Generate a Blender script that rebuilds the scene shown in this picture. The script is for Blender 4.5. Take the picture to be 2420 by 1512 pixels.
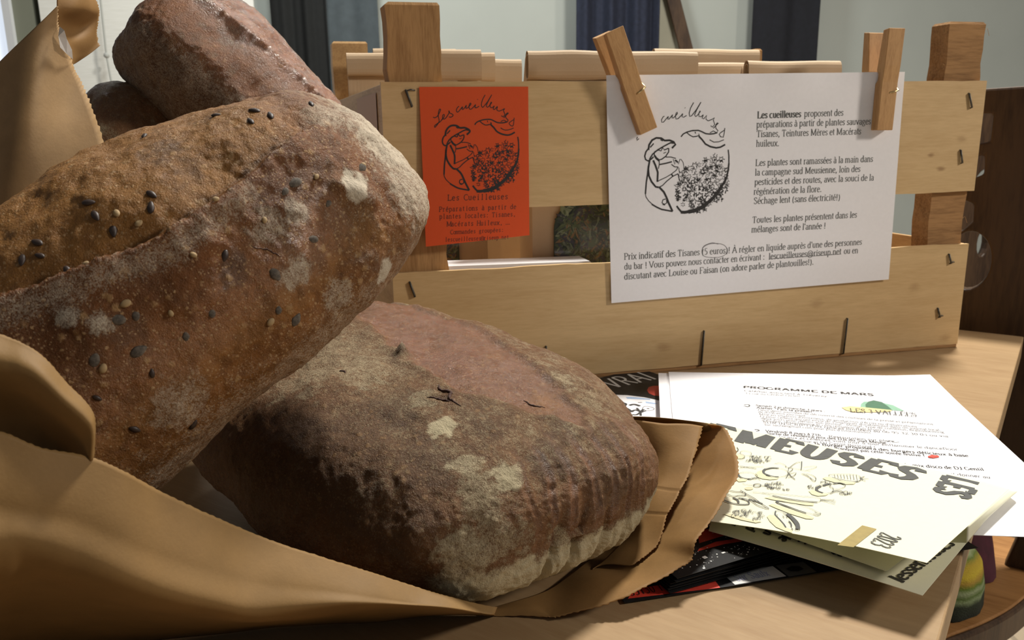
import bpy, bmesh, math, random
import numpy as np
from mathutils import Vector, Matrix, noise

for o in list(bpy.data.objects):
    bpy.data.objects.remove(o)
scene = bpy.context.scene
COL = scene.collection
R = math.radians

# ---------------------------------------------------------------- camera
cd = bpy.data.cameras.new('camera')
cam = bpy.data.objects.new('camera', cd)
COL.objects.link(cam)
cd.sensor_width = 36.0
cd.lens = 28.0
cd.clip_start = 0.01
cam.matrix_world = (Matrix.Translation((0, 0, 0.23446)) @ Matrix.Rotation(math.pi / 2 - 0.23004, 4, 'X')
                    @ Matrix.Rotation(-0.0153, 4, 'Z'))
cd.dof.use_dof = True
cd.dof.focus_distance = 0.43
cd.dof.aperture_fstop = 26.0
scene.camera = cam

# ---------------------------------------------------------------- world, lamps, exposure
world = bpy.data.worlds.new('world')
scene.world = world
world.use_nodes = True
world.node_tree.nodes['Background'].inputs[0].default_value = (0.95, 0.96, 0.95, 1)
world.node_tree.nodes['Background'].inputs[1].default_value = 0.13


def area_light(name, loc, target, size, power, color):
    ld = bpy.data.lights.new(name, 'AREA')
    ld.shape = 'DISK'
    ld.size = size
    ld.energy = power
    ld.color = color
    o = bpy.data.objects.new(name, ld)
    COL.objects.link(o)
    o.location = loc
    o.rotation_euler = (Vector(target) - Vector(loc)).to_track_quat('-Z', 'Y').to_euler()
    return o


area_light('ceiling_or_fill_lamp', (0.85, 1.42, 2.3), (0.15, 0.6, 0.0), 0.30, 105.0, (1.0, 0.95, 0.86))
area_light('ceiling_or_fill_lamp', (2.3, 0.05, 1.25), (0.25, 0.7, 0.1), 0.32, 33.0, (1.0, 0.9, 0.78))
area_light('ceiling_or_fill_lamp', (-0.6, 2.2, 2.0), (-0.4, 3.3, 0.0), 0.5, 27.0, (0.97, 1.0, 0.98))  # added fill brightening the back wall and blind, no real lamp of the room

vs = scene.view_settings
vs.view_transform = 'Standard'
vs.look = 'None'
vs.gamma = 1.0
vs.use_curve_mapping = False
vs.exposure = 0.0


# ---------------------------------------------------------------- object helpers
def tag(o, label=None, cat=None, group=None, kind=None):
    if label: o['label'] = label
    if cat: o['category'] = cat
    if group: o['group'] = group
    if kind: o['kind'] = kind
    return o


def thing(name, loc, label, cat, rotz=0.0, group=None):
    o = bpy.data.objects.new(name, None)
    o.empty_display_size = 0.02
    COL.objects.link(o)
    o.location = loc
    o.rotation_euler = (0, 0, rotz)
    return tag(o, label, cat, group)


class MB:
    """collects geometry for one mesh"""
    def __init__(self):
        self.v = []
        self.f = []

    def add(self, vs, fs):
        b = len(self.v)
        self.v += [tuple(p) for p in vs]
        self.f += [tuple(i + b for i in q) for q in fs]

    def box(self, lo, hi, M=None):
        x0, y0, z0 = lo; x1, y1, z1 = hi
        vs = [Vector(p) for p in ((x0,y0,z0),(x1,y0,z0),(x1,y1,z0),(x0,y1,z0),(x0,y0,z1),(x1,y0,z1),(x1,y1,z1),(x0,y1,z1))]
        if M: vs = [M @ p for p in vs]
        self.add(vs, [(0,3,2,1),(4,5,6,7),(0,1,5,4),(1,2,6,5),(2,3,7,6),(3,0,4,7)])

    def hexa(self, p):
        """eight corners: bottom ring of four, top ring of four"""
        self.add(p, [(0,3,2,1),(4,5,6,7),(0,1,5,4),(1,2,6,5),(2,3,7,6),(3,0,4,7)])

    def prism(self, poly, a, b):
        """poly: list of points; swept from offset vector a to offset vector b"""
        n = len(poly)
        a = Vector(a); b = Vector(b)
        vs = [Vector(p) + a for p in poly] + [Vector(p) + b for p in poly]
        fs = [tuple(range(n))[::-1], tuple(range(n, 2 * n))]
        fs += [(i, (i + 1) % n, n + (i + 1) % n, n + i) for i in range(n)]
        self.add(vs, fs)

    def tube(self, pts, r, n=8, cap=True):
        pts = [Vector(p) for p in pts]
        rs = r if isinstance(r, (list, tuple)) else [r] * len(pts)
        rings = []
        t0 = (pts[1] - pts[0]).normalized()
        u = t0.orthogonal().normalized()
        for i, p in enumerate(pts):
            t = (pts[min(i + 1, len(pts) - 1)] - pts[max(i - 1, 0)])
            if t.length < 1e-9: t = t0
            t.normalize()
            u = (u - t * u.dot(t))
            if u.length < 1e-6: u = t.orthogonal()
            u.normalize()
            w = t.cross(u)
            rings.append([p + (u * math.cos(2*math.pi*k/n) + w * math.sin(2*math.pi*k/n)) * rs[i] for k in range(n)])
        vs = [q for r_ in rings for q in r_]
        fs = []
        for i in range(len(pts) - 1):
            for k in range(n):
                fs.append((i*n+k, i*n+(k+1) % n, (i+1)*n+(k+1) % n, (i+1)*n+k))
        if cap:
            fs.append(tuple(range(n))[::-1]); fs.append(tuple(range((len(pts)-1)*n, len(pts)*n)))
        self.add(vs, fs)

    def build(self, name, mat, parent=None, smooth=False, bevel=0.0, solid=0.0, off=0.0, subsurf=0):
        me = bpy.data.meshes.new(name)
        me.from_pydata(self.v, [], self.f)
        me.update()
        o = bpy.data.objects.new(name, me)
        COL.objects.link(o)
        mats = mat if isinstance(mat, (list, tuple)) else [mat]
        for m in mats: me.materials.append(m)
        if smooth:
            for p in me.polygons: p.use_smooth = True
        if parent is not None: o.parent = parent
        if subsurf:
            md = o.modifiers.new('subdivision', 'SUBSURF'); md.levels = subsurf; md.render_levels = subsurf
        if solid:
            md = o.modifiers.new('thickness', 'SOLIDIFY'); md.thickness = solid; md.offset = off
        if bevel:
            md = o.modifiers.new('bevel', 'BEVEL'); md.width = bevel; md.segments = 2; md.limit_method = 'ANGLE'
            md.angle_limit = R(40)
        return o


def struct(o):
    o['kind'] = 'structure'
    return o


def crom(P, n):
    """Catmull-Rom resampling of a point list to n points"""
    P = [np.array(p, float) for p in P]
    Q = [2 * P[0] - P[1]] + P + [2 * P[-1] - P[-2]]
    out = []
    m = len(P) - 1
    for k in range(n):
        t = k / (n - 1) * m
        i = min(int(t), m - 1); t -= i
        a, b, c, d = Q[i], Q[i+1], Q[i+2], Q[i+3]
        out.append(0.5 * (2*b + (c-a)*t + (2*a-5*b+4*c-d)*t*t + (3*b-a-3*c+d)*t**3))
    return out


def loft(curves, nu, nv, wob=0.0, seed=0.0, scale=30.0):
    """sheet through a list of curves; returns grid [nv][nu] of points"""
    C = [crom(c, nu) for c in curves]
    grid = [[None]*nu for _ in range(nv)]
    for i in range(nu):
        col = crom([c[i] for c in C], nv) if len(C) > 1 else C
        for j in range(nv):
            p = Vector(col[j])
            if wob:
                q = p * scale + Vector((seed, seed * 1.7, 0))
                p = p + Vector((noise.noise(q), noise.noise(q + Vector((31, 7, 3))), noise.noise(q + Vector((3, 57, 11))))) * wob
            grid[j][i] = p
    return grid


def grid_mb(grid):
    mb = MB()
    nv, nu = len(grid), len(grid[0])
    mb.add([p for row in grid for p in row],
           [(j*nu+i, j*nu+i+1, (j+1)*nu+i+1, (j+1)*nu+i) for j in range(nv-1) for i in range(nu-1)])
    return mb


# ---------------------------------------------------------------- materials
def node_mat(name):
    m = bpy.data.materials.new(name)
    m.use_nodes = True
    nt = m.node_tree
    b = nt.nodes['Principled BSDF']
    return m, nt, b


def mapping(nt, coord='Object', scale=(1, 1, 1), rot=(0, 0, 0)):
    tc = nt.nodes.new('ShaderNodeTexCoord')
    mp = nt.nodes.new('ShaderNodeMapping')
    mp.inputs['Scale'].default_value = scale
    mp.inputs['Rotation'].default_value = rot
    nt.links.new(tc.outputs[coord], mp.inputs['Vector'])
    return mp.outputs['Vector']


def nz(nt, vec, scale, detail=4, rough=0.55, dist=0.0):
    n = nt.nodes.new('ShaderNodeTexNoise')
    n.inputs['Scale'].default_value = scale
    n.inputs['Detail'].default_value = detail
    n.inputs['Roughness'].default_value = rough
    n.inputs['Distortion'].default_value = dist
    nt.links.new(vec, n.inputs['Vector'])
    return n.outputs['Fac']


def ramp(nt, fac, stops):
    r = nt.nodes.new('ShaderNodeValToRGB')
    e = r.color_ramp.elements
    while len(e) < len(stops): e.new(0.5)
    for i, (p, c) in enumerate(stops):
        e[i].position = p
        e[i].color = (c[0], c[1], c[2], 1) if not isinstance(c, (int, float)) else (c, c, c, 1)
    nt.links.new(fac, r.inputs['Fac'])
    return r.outputs['Color']


def mixc(nt, fac, a, b, mode='MIX'):
    x = nt.nodes.new('ShaderNodeMix')
    x.data_type = 'RGBA'
    x.blend_type = mode
    for sock, val in ((x.inputs[0], fac), (x.inputs[6], a), (x.inputs[7], b)):
        if isinstance(val, (int, float)): sock.default_value = val
        elif isinstance(val, tuple): sock.default_value = (val[0], val[1], val[2], 1)
        else: nt.links.new(val, sock)
    return x.outputs[2]


def math_n(nt, op, a, b=0.0, c=None, clamp=False):
    x = nt.nodes.new('ShaderNodeMath')
    x.operation = op
    x.use_clamp = clamp
    for i, val in enumerate((a, b, c)):
        if val is None: continue
        if isinstance(val, (int, float)): x.inputs[i].default_value = val
        else: nt.links.new(val, x.inputs[i])
    return x.outputs[0]


def bump(nt, bsdf, h, strength=0.3, dist=0.001, prev=None):
    b = nt.nodes.new('ShaderNodeBump')
    b.inputs['Strength'].default_value = strength
    b.inputs['Distance'].default_value = dist
    nt.links.new(h, b.inputs['Height'])
    if prev is not None: nt.links.new(prev, b.inputs['Normal'])
    nt.links.new(b.outputs['Normal'], bsdf.inputs['Normal'])
    return b.outputs['Normal']


def plain(name, col, rough=0.6, metal=0.0, noise_amt=0.0, nscale=20.0, spec=0.5, emit=None):
    m, nt, b = node_mat(name)
    b.inputs['Roughness'].default_value = rough
    b.inputs['Metallic'].default_value = metal
    b.inputs['Specular IOR Level'].default_value = spec
    v = mapping(nt)
    f = nz(nt, v, nscale)
    k = noise_amt
    c = ramp(nt, f, [(0.3, tuple(x * (1 - k) for x in col)), (0.7, tuple(min(1, x * (1 + k)) for x in col))])
    nt.links.new(c, b.inputs['Base Color'])
    if emit:
        b.inputs['Emission Color'].default_value = (*emit[:3], 1)
        b.inputs['Emission Strength'].default_value = emit[3]
    return m


def wood(name, c1, c2, axis='X', fine=90.0, rough=0.6, knots=False, bumpd=0.0003, knot_c=(0.22, 0.11, 0.04), streak=8.0):
    m, nt, b = node_mat(name)
    b.inputs['Roughness'].default_value = rough
    b.inputs['Specular IOR Level'].default_value = 0.3
    s = {'X': (1, streak, streak), 'Y': (streak, 1, streak), 'Z': (streak, streak, 1)}[axis]
    v = mapping(nt, scale=s)
    n1 = nz(nt, v, fine * 0.12, 5, 0.6, 0.6)
    n2 = nz(nt, v, fine, 3, 0.6)
    f = math_n(nt, 'MULTIPLY_ADD', n2, 0.45, math_n(nt, 'MULTIPLY', n1, 0.62))
    c = ramp(nt, f, [(0.38, c2), (0.58, c1), (0.75, tuple(min(1, x * 1.1) for x in c1))])
    if knots:
        vk = mapping(nt, scale=(0.55, 1, 1))
        vo = nt.nodes.new('ShaderNodeTexVoronoi')
        vo.inputs['Scale'].default_value = 13.0
        nt.links.new(vk, vo.inputs['Vector'])
        kf = ramp(nt, vo.outputs['Distance'], [(0.03, 1.0), (0.085, 0.0)])
        kn = ramp(nt, nz(nt, mapping(nt), 9.0, 1), [(0.44, 0.0), (0.52, 0.85)])
        c = mixc(nt, math_n(nt, 'MULTIPLY', kf, kn), c, knot_c)
        st = ramp(nt, nz(nt, mapping(nt, scale=(1, 3, 3)), 6.0, 3), [(0.56, 0.0), (0.75, 0.35)])
        c = mixc(nt, st, c, c2)
        tc = nt.nodes.new('ShaderNodeTexCoord')
        for (u, z, r) in ((0.5485, 0.2065, 0.0045), (0.5625, 0.1925, 0.0055), (0.583, 0.222, 0.007), (0.243, 0.107, 0.004), (0.262, 0.026, 0.010), (0.430, 0.060, 0.009), (0.545, 0.070, 0.008), (0.590, 0.012, 0.008)):
            d = nt.nodes.new('ShaderNodeVectorMath'); d.operation = 'MULTIPLY_ADD'
            nt.links.new(tc.outputs['Object'], d.inputs[0]); d.inputs[1].default_value = (0.55, 0, 1); d.inputs[2].default_value = (-0.55 * u, 0, -z)
            ln = nt.nodes.new('ShaderNodeVectorMath'); ln.operation = 'LENGTH'; nt.links.new(d.outputs[0], ln.inputs[0])
            q = math_n(nt, 'ADD', math_n(nt, 'DIVIDE', ln.outputs['Value'], r), math_n(nt, 'MULTIPLY_ADD', n2, 0.6, -0.3))
            c = mixc(nt, ramp(nt, q, [(0.15, 0.62 if r < 0.006 else 0.30), (0.62, 0.0)]), c, knot_c)
    nt.links.new(c, b.inputs['Base Color'])
    bump(nt, b, n2, 0.35, bumpd)
    return m


def kraft(name, c=(0.255, 0.150, 0.054), trans=0.20, mott=0.16, nscale=26.0):
    m, nt, b = node_mat(name)
    v = mapping(nt)
    f = nz(nt, v, nscale, 6, 0.62)
    g = nz(nt, v, 900.0, 2, 0.5)
    col = ramp(nt, f, [(0.3, tuple(x * (1 - mott) for x in c)), (0.7, tuple(x * (1 + mott) for x in c))])
    col = mixc(nt, math_n(nt, 'MULTIPLY', g, 0.22), col, tuple(x * 0.62 for x in c))
    nt.links.new(col, b.inputs['Base Color'])
    b.inputs['Roughness'].default_value = 0.62
    b.inputs['Specular IOR Level'].default_value = 0.3
    h = math_n(nt, 'MULTIPLY_ADD', g, 0.12, f)
    bump(nt, b, h, 0.3, 0.0012)
    tr = nt.nodes.new('ShaderNodeBsdfTranslucent')
    nt.links.new(mixc(nt, 1.0, col, (1.0, 0.85, 0.62), 'MULTIPLY'), tr.inputs['Color'])
    mx = nt.nodes.new('ShaderNodeMixShader')
    mx.inputs[0].default_value = trans
    nt.links.new(b.outputs[0], mx.inputs[1]); nt.links.new(tr.outputs[0], mx.inputs[2])
    nt.links.new(mx.outputs[0], nt.nodes['Material Output'].inputs['Surface'])
    return m


def sheet_mat(name, c, trans=0.2, rough=0.7):
    m, nt, b = node_mat(name)
    v = mapping(nt)
    f = nz(nt, v, 300.0, 3)
    col = ramp(nt, f, [(0.3, tuple(x * 0.97 for x in c)), (0.7, c)])
    nt.links.new(col, b.inputs['Base Color'])
    b.inputs['Roughness'].default_value = rough
    b.inputs['Specular IOR Level'].default_value = 0.25
    tr = nt.nodes.new('ShaderNodeBsdfTranslucent')
    tr.inputs['Color'].default_value = (*c, 1)
    mx = nt.nodes.new('ShaderNodeMixShader')
    mx.inputs[0].default_value = trans
    nt.links.new(b.outputs[0], mx.inputs[1]); nt.links.new(tr.outputs[0], mx.inputs[2])
    nt.links.new(mx.outputs[0], nt.nodes['Material Output'].inputs['Surface'])
    return m


def bread_mat(name, brown=(0.22, 0.085, 0.026), dark=(0.045, 0.024, 0.014), gold=(0.25, 0.118, 0.030),
              red=(0.22, 0.085, 0.030), flour=(0.52, 0.455, 0.36), speck=0.5, bumps=0.8):
    m, nt, b = node_mat(name)
    v = mapping(nt)

    def at(n):
        a = nt.nodes.new('ShaderNodeAttribute'); a.attribute_name = n
        return a.outputs['Fac']

    def stretch(x, k, c=0.5):
        return math_n(nt, 'MULTIPLY_ADD', x, k, 0.5 - c * k, clamp=True)

    def spots(scale, r0, r1, pick_scale, p0, p1, jitter):
        w = nt.nodes.new('ShaderNodeVectorMath'); w.operation = 'ADD'
        off = nt.nodes.new('ShaderNodeTexNoise'); off.inputs['Scale'].default_value = scale * 1.5
        nt.links.new(v, off.inputs['Vector'])
        sc = nt.nodes.new('ShaderNodeVectorMath'); sc.operation = 'SCALE'; sc.inputs['Scale'].default_value = jitter / scale
        nt.links.new(off.outputs['Color'], sc.inputs[0]); nt.links.new(v, w.inputs[0]); nt.links.new(sc.outputs[0], w.inputs[1])
        vo = nt.nodes.new('ShaderNodeTexVoronoi'); vo.inputs['Scale'].default_value = scale
        nt.links.new(w.outputs[0], vo.inputs['Vector'])
        d = ramp(nt, vo.outputs['Distance'], [(r0, 1.0), (r1, 0.0)])
        s = nt.nodes.new('ShaderNodeSeparateXYZ'); nt.links.new(vo.outputs['Color'], s.inputs[0])
        pk = math_n(nt, 'ADD', math_n(nt, 'MULTIPLY', s.outputs[0], 0.6), math_n(nt, 'MULTIPLY', nz(nt, v, pick_scale, 2), 0.5))
        return math_n(nt, 'MULTIPLY', d, ramp(nt, pk, [(p0, 0.0), (p1, 1.0)]))

    fl, dk, gd, rd = at('flour'), at('dark'), at('gold'), at('red')
    big = nz(nt, v, 40.0, 5, 0.65, 0.4)
    mid = nz(nt, v, 160.0, 5, 0.7)
    fine = nz(nt, v, 620.0, 4, 0.75)
    grain = nz(nt, v, 1500.0, 3, 0.8)
    fineS, grainS, midS = stretch(fine, 2.4), stretch(grain, 2.6), stretch(mid, 2.2)
    mot = math_n(nt, 'ADD', math_n(nt, 'MULTIPLY', stretch(big, 2.0), 0.4), math_n(nt, 'ADD', math_n(nt, 'MULTIPLY', midS, 0.35), math_n(nt, 'MULTIPLY', fineS, 0.25)))
    c = mixc(nt, mot, tuple(x * 0.5 for x in brown), tuple(x * 1.55 for x in brown))
    g2 = mixc(nt, mot, tuple(x * 0.55 for x in gold), tuple(x * 1.35 for x in gold))
    c = mixc(nt, math_n(nt, 'MULTIPLY', gd, ramp(nt, midS, [(0.0, 0.6), (0.6, 1.0)]), clamp=True), c, g2)
    r2 = mixc(nt, math_n(nt, 'MULTIPLY_ADD', midS, 0.4, math_n(nt, 'MULTIPLY', fineS, 0.6)), tuple(x * 0.6 for x in red), tuple(x * 1.5 for x in red))
    c = mixc(nt, rd, c, r2)
    dmask = math_n(nt, 'MULTIPLY', dk, math_n(nt, 'MULTIPLY_ADD', fineS, 0.5, math_n(nt, 'MULTIPLY_ADD', grainS, 0.35, 0.25)), clamp=True)
    c = mixc(nt, dmask, c, dark)
    # pale fermentation blisters and crumbs in the crust
    s1 = spots(190.0, 0.16, 0.34, 90.0, 0.62, 0.74, 0.5)
    s2 = spots(430.0, 0.14, 0.32, 60.0, 0.52, 0.66, 0.5)
    s3 = spots(800.0, 0.16, 0.36, 45.0, 0.50, 0.62, 0.4)
    c = mixc(nt, math_n(nt, 'MULTIPLY', s1, speck), c, (0.34, 0.20, 0.085))
    c = mixc(nt, math_n(nt, 'MULTIPLY', s2, speck), c, (0.38, 0.24, 0.115))
    c = mixc(nt, math_n(nt, 'MULTIPLY', s3, speck * 0.8), c, (0.42, 0.28, 0.15))
    # flour dusting: grains settle where the dusting amount is high
    fn = math_n(nt, 'ADD', math_n(nt, 'MULTIPLY', grainS, 0.45), math_n(nt, 'ADD', math_n(nt, 'MULTIPLY', fineS, 0.33), math_n(nt, 'MULTIPLY', midS, 0.22)))
    fm = math_n(nt, 'MULTIPLY', math_n(nt, 'SUBTRACT', math_n(nt, 'ADD', fn, fl), 0.80), 2.6, clamp=True)
    fm = math_n(nt, 'MULTIPLY', fm, math_n(nt, 'MULTIPLY_ADD', fl, 0.6, 0.45), clamp=True)
    c = mixc(nt, fm, c, flour)
    nt.links.new(c, b.inputs['Base Color'])
    rg = math_n(nt, 'MULTIPLY_ADD', fm, 0.5, math_n(nt, 'MULTIPLY_ADD', midS, 0.25, 0.30))
    rg = math_n(nt, 'SUBTRACT', rg, math_n(nt, 'MULTIPLY', rd, 0.26), clamp=True)
    nt.links.new(rg, b.inputs['Roughness'])
    nt.links.new(math_n(nt, 'MULTIPLY_ADD', rd, 0.5, math_n(nt, 'MULTIPLY_ADD', fm, -0.2, 0.24), clamp=True), b.inputs['Specular IOR Level'])
    h = math_n(nt, 'ADD', math_n(nt, 'MULTIPLY', fine, 0.7), math_n(nt, 'MULTIPLY', mid, 0.8))
    h = math_n(nt, 'ADD', h, math_n(nt, 'MULTIPLY', grain, 0.35))
    h = math_n(nt, 'ADD', h, math_n(nt, 'MULTIPLY', fm, 0.15))
    h = math_n(nt, 'ADD', h, math_n(nt, 'MULTIPLY', math_n(nt, 'ADD', s1, math_n(nt, 'MULTIPLY', s2, 0.5)), 0.22))
    bump(nt, b, h, bumps, 0.0013)
    return m


M = {}
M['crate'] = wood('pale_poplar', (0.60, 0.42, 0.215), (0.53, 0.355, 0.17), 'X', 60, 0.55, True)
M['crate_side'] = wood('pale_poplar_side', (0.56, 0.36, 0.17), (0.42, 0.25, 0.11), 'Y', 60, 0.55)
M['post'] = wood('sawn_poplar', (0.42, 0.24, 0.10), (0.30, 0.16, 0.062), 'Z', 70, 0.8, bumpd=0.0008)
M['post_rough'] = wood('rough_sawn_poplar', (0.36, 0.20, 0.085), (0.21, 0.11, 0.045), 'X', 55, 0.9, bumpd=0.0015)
M['table'] = wood('light_oak', (0.33, 0.222, 0.118), (0.285, 0.182, 0.092), 'X', 45, 0.5, streak=6)
M['pin'] = wood('beech', (0.50, 0.29, 0.125), (0.36, 0.19, 0.075), 'Z', 130, 0.55)
M['chair'] = wood('dark_oak', (0.075, 0.042, 0.022), (0.035, 0.019, 0.011), 'Z', 30, 0.45)
M['chair_seat'] = wood('orange_oak', (0.34, 0.17, 0.06), (0.24, 0.11, 0.035), 'X', 30, 0.5)
M['kraft'] = kraft('kraft_paper')
M['kraft_dull'] = kraft('creased_kraft_paper', (0.36, 0.235, 0.115), 0.16, 0.22, 34)
M['kraft_thin'] = kraft('thin_kraft_paper', (0.40, 0.23, 0.085), 0.42)
M['bag'] = kraft('tea_bag_paper', (0.58, 0.435, 0.285), 0.12, 0.06, 12)
M['steel'] = plain('dark_steel', (0.10, 0.095, 0.085), 0.45, 0.8, 0.3, 300)
M['brass'] = plain('brassy_wire', (0.55, 0.43, 0.22), 0.3, 0.9, 0.15, 300)
M['white'] = sheet_mat('white_paper', (0.92, 0.91, 0.94), 0.10)
M['label'] = sheet_mat('label_paper', (0.82, 0.81, 0.79), 0.1)
M['orange'] = sheet_mat('orange_paper', (0.84, 0.125, 0.036), 0.27)
M['cream'] = sheet_mat('cream_paper', (0.86, 0.85, 0.68), 0.22)
M['black_card'] = plain('black_print', (0.012, 0.012, 0.013), 0.5, 0, 0.3, 200, 0.22)
M['ink'] = plain('black_ink', (0.018, 0.016, 0.016), 0.6, 0, 0.2, 400)
M['ink_brown'] = plain('faded_ink', (0.10, 0.022, 0.012), 0.6, 0, 0.2, 400)
M['ink_grey'] = plain('grey_ink', (0.075, 0.078, 0.075), 0.6, 0, 0.12, 500)
M['ink_red'] = plain('red_print', (0.62, 0.055, 0.035), 0.5, 0, 0.1, 200)
M['ink_olive'] = plain('olive_print', (0.30, 0.23, 0.07), 0.6, 0, 0.08, 300)
M['ink_pale_olive'] = plain('pale_olive_print', (0.56, 0.54, 0.36), 0.6, 0, 0.05, 300)
M['ink_green'] = plain('green_print', (0.05, 0.15, 0.085), 0.6, 0, 0.1, 300)
M['ink_pale_green'] = plain('pale_green_print', (0.22, 0.42, 0.30), 0.6, 0, 0.1, 300)
M['ink_lilac'] = plain('lilac_print', (0.60, 0.58, 0.66), 0.6, 0, 0.05, 300)
M['ink_yellow'] = plain('yellow_print', (0.75, 0.62, 0.28), 0.6, 0, 0.05, 300)
M['ink_blue'] = plain('blue_print', (0.35, 0.48, 0.70), 0.6, 0, 0.2, 120)
M['pencil'] = plain('pencil_line', (0.16, 0.15, 0.16), 0.7, 0, 0.3, 600)
M['wall'] = plain('wall_paint', (0.40, 0.43, 0.40), 0.85, 0, 0.04, 3)
M['wall_olive'] = plain('olive_grey_paint', (0.20, 0.21, 0.16), 0.85, 0, 0.04, 3)
M['navy'] = plain('navy_cloth', (0.016, 0.021, 0.042), 0.9, 0, 0.2, 60)
M['navy_dark'] = plain('dark_navy_cloth', (0.007, 0.008, 0.013), 0.9, 0, 0.2, 60)
M['black_cloth'] = plain('black_cloth', (0.005, 0.006, 0.006), 0.9, 0, 0.2, 60)
M['slate'] = plain('slate_cloth', (0.060, 0.076, 0.085), 0.9, 0, 0.12, 30)
M['pale_post'] = plain('pale_post_paint', (0.36, 0.35, 0.27), 0.7, 0, 0.06, 8)
M['cord'] = plain('grey_cord', (0.42, 0.43, 0.40), 0.7)
M['window_glow'] = plain('daylight_pane', (0.7, 0.75, 0.82), 0.3, emit=(0.80, 0.88, 1.0, 0.75))


def blind_mat():
    m, nt, b = node_mat('white_blind_cloth')
    v = mapping(nt, scale=(1, 1, 14))
    f = nz(nt, v, 14.0, 4)
    c = ramp(nt, f, [(0.3, (0.80, 0.80, 0.74)), (0.7, (0.88, 0.88, 0.83))])
    nt.links.new(c, b.inputs['Base Color'])
    b.inputs['Roughness'].default_value = 0.8
    return m


def tile_mat():
    m, nt, b = node_mat('beige_floor_tiles')
    v = mapping(nt)
    br = nt.nodes.new('ShaderNodeTexBrick')
    br.offset = 0.0
    br.inputs['Scale'].default_value = 1.0
    br.inputs['Brick Width'].default_value = 0.33
    br.inputs['Row Height'].default_value = 0.33
    br.inputs['Mortar Size'].default_value = 0.006
    br.inputs['Color1'].default_value = (0.42, 0.34, 0.24, 1)
    br.inputs['Color2'].default_value = (0.33, 0.26, 0.18, 1)
    br.inputs['Mortar'].default_value = (0.2, 0.16, 0.11, 1)
    nt.links.new(v, br.inputs['Vector'])
    n = nz(nt, v, 9.0, 5, 0.6, 1.2)
    c = mixc(nt, math_n(nt, 'MULTIPLY', n, 0.5), br.outputs['Color'], (0.52, 0.44, 0.33))
    nt.links.new(c, b.inputs['Base Color'])
    b.inputs['Roughness'].default_value = 0.35
    return m


M['blind'] = blind_mat()
M['tiles'] = tile_mat()

# ================================================================ the room
mb = MB(); mb.box((-3.2, 3.4, -0.76), (3.6, 3.5, 1.9))
wall = struct(mb.build('wall_back', M['wall']))
mb = MB(); mb.box((-3.2, -2.2, -0.80), (3.6, 3.5, -0.76))
struct(mb.build('floor', M['tiles']))
mb = MB(); mb.box((-3.2, 3.385, -0.76), (3.6, 3.4, -0.66))
struct(mb.build('baseboard_back', M['pale_post']))

# window with daylight, far left, and the olive strip of wall beside it
xw0, xw1 = (-2.6018,3.38,0.6298)[0], (-1.9603,3.38,0.6205)[0]
xo1 = (-1.8788,3.38,0.6193)[0]
mb = MB()
for a, b_ in (((xw0, 3.34, 0.15), (xw0 + 0.05, 3.4, 1.7)), ((xw1 - 0.03, 3.34, 0.15), (xw1, 3.4, 1.7)),
              ((xw0, 3.34, 0.10), (xw1, 3.4, 0.15)), ((xw0, 3.34, 1.65), (xw1, 3.4, 1.7))):
    mb.box(a, b_)
win = struct(mb.build('window_1', plain('white_window_paint', (0.72, 0.74, 0.76), 0.4)))
mb = MB(); mb.box((xw0 + 0.05, 3.375, 0.15), (xw1 - 0.03, 3.38, 1.65))
mb.build('window_pane', M['window_glow'], win)
mb = MB(); mb.box((xw1, 3.36, -0.66), (xo1, 3.4, 1.7))
struct(mb.build('trim_1', M['wall_olive']))


def curtain(name, x0, x1, y, z0, z1, folds, amp, mat, label, cat, seed=1):
    t = thing(name, ((x0 + x1) / 2, y, z0), label, cat)
    mb = MB()
    n = 90
    rnd = random.Random(seed)
    ph = [rnd.uniform(0, 6.28) for _ in range(4)]
    rows = 14
    pts = []
    for j in range(rows + 1):
        for i in range(n + 1):
            u = i / n
            w = amp * (math.sin(u * folds * 6.283 + ph[0] + 0.25 * math.sin(j * 0.5 + ph[1])) + 0.35 * math.sin(u * folds * 2.3 * 6.283 + ph[2]))
            pts.append((x0 + (x1 - x0) * u - (x0 + x1) / 2, w, (z1 - z0) * j / rows))
    mb.add(pts, [(j*(n+1)+i, j*(n+1)+i+1, (j+1)*(n+1)+i+1, (j+1)*(n+1)+i) for j in range(rows) for i in range(n)])
    mb.build('cloth', mat, t, smooth=True, solid=0.004)
    mb = MB(); mb.tube([(-(x1-x0)/2 - 0.04, 0, z1 - z0 + 0.01), ((x1-x0)/2 + 0.04, 0, z1 - z0 + 0.01)], 0.012, 10)
    mb.build('curtain_rod', M['steel'], t, smooth=True)
    return t


# white blind with its cord
bx0, bx1 = (-1.8409,3.3,0.6103)[0], (-0.9977,3.3,0.598)[0]
t = thing('roller_blind', ((bx0 + bx1) / 2, 3.34, -0.45), 'white roller blind hanging behind the loaves at upper left', 'blind')
w = (bx1 - bx0) / 2
mb = MB(); mb.box((-w, -0.004, 0), (w, 0.004, 2.1)); mb.build('blind_cloth', M['blind'], t)
mb = MB(); mb.box((-w, -0.012, -0.03), (w, 0.012, 0.0)); mb.build('bottom_bar', M['pale_post'], t)
mb = MB(); mb.tube([(-w, 0.0, 2.12), (w, 0, 2.12)], 0.03, 14); mb.build('roller', M['pale_post'], t, smooth=True)
c0 = (-1.5685,3.28,0.7593); c1 = (-1.5688,3.28,0.4294); cb = (-1.5723,3.28,0.5555)
ox = (bx0 + bx1) / 2
mb = MB()
mb.tube([(c0[0] - ox - 0.02, -0.06, 2.1), (c0[0] - ox, -0.06, c0[2] + 0.45), (cb[0] - ox, -0.06, cb[2] + 0.45), (c1[0] - ox + 0.02, -0.06, c1[2] + 0.2)], 0.0042, 6)
cd_ = mb.build('pull_cord', M['cord'], t)
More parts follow.
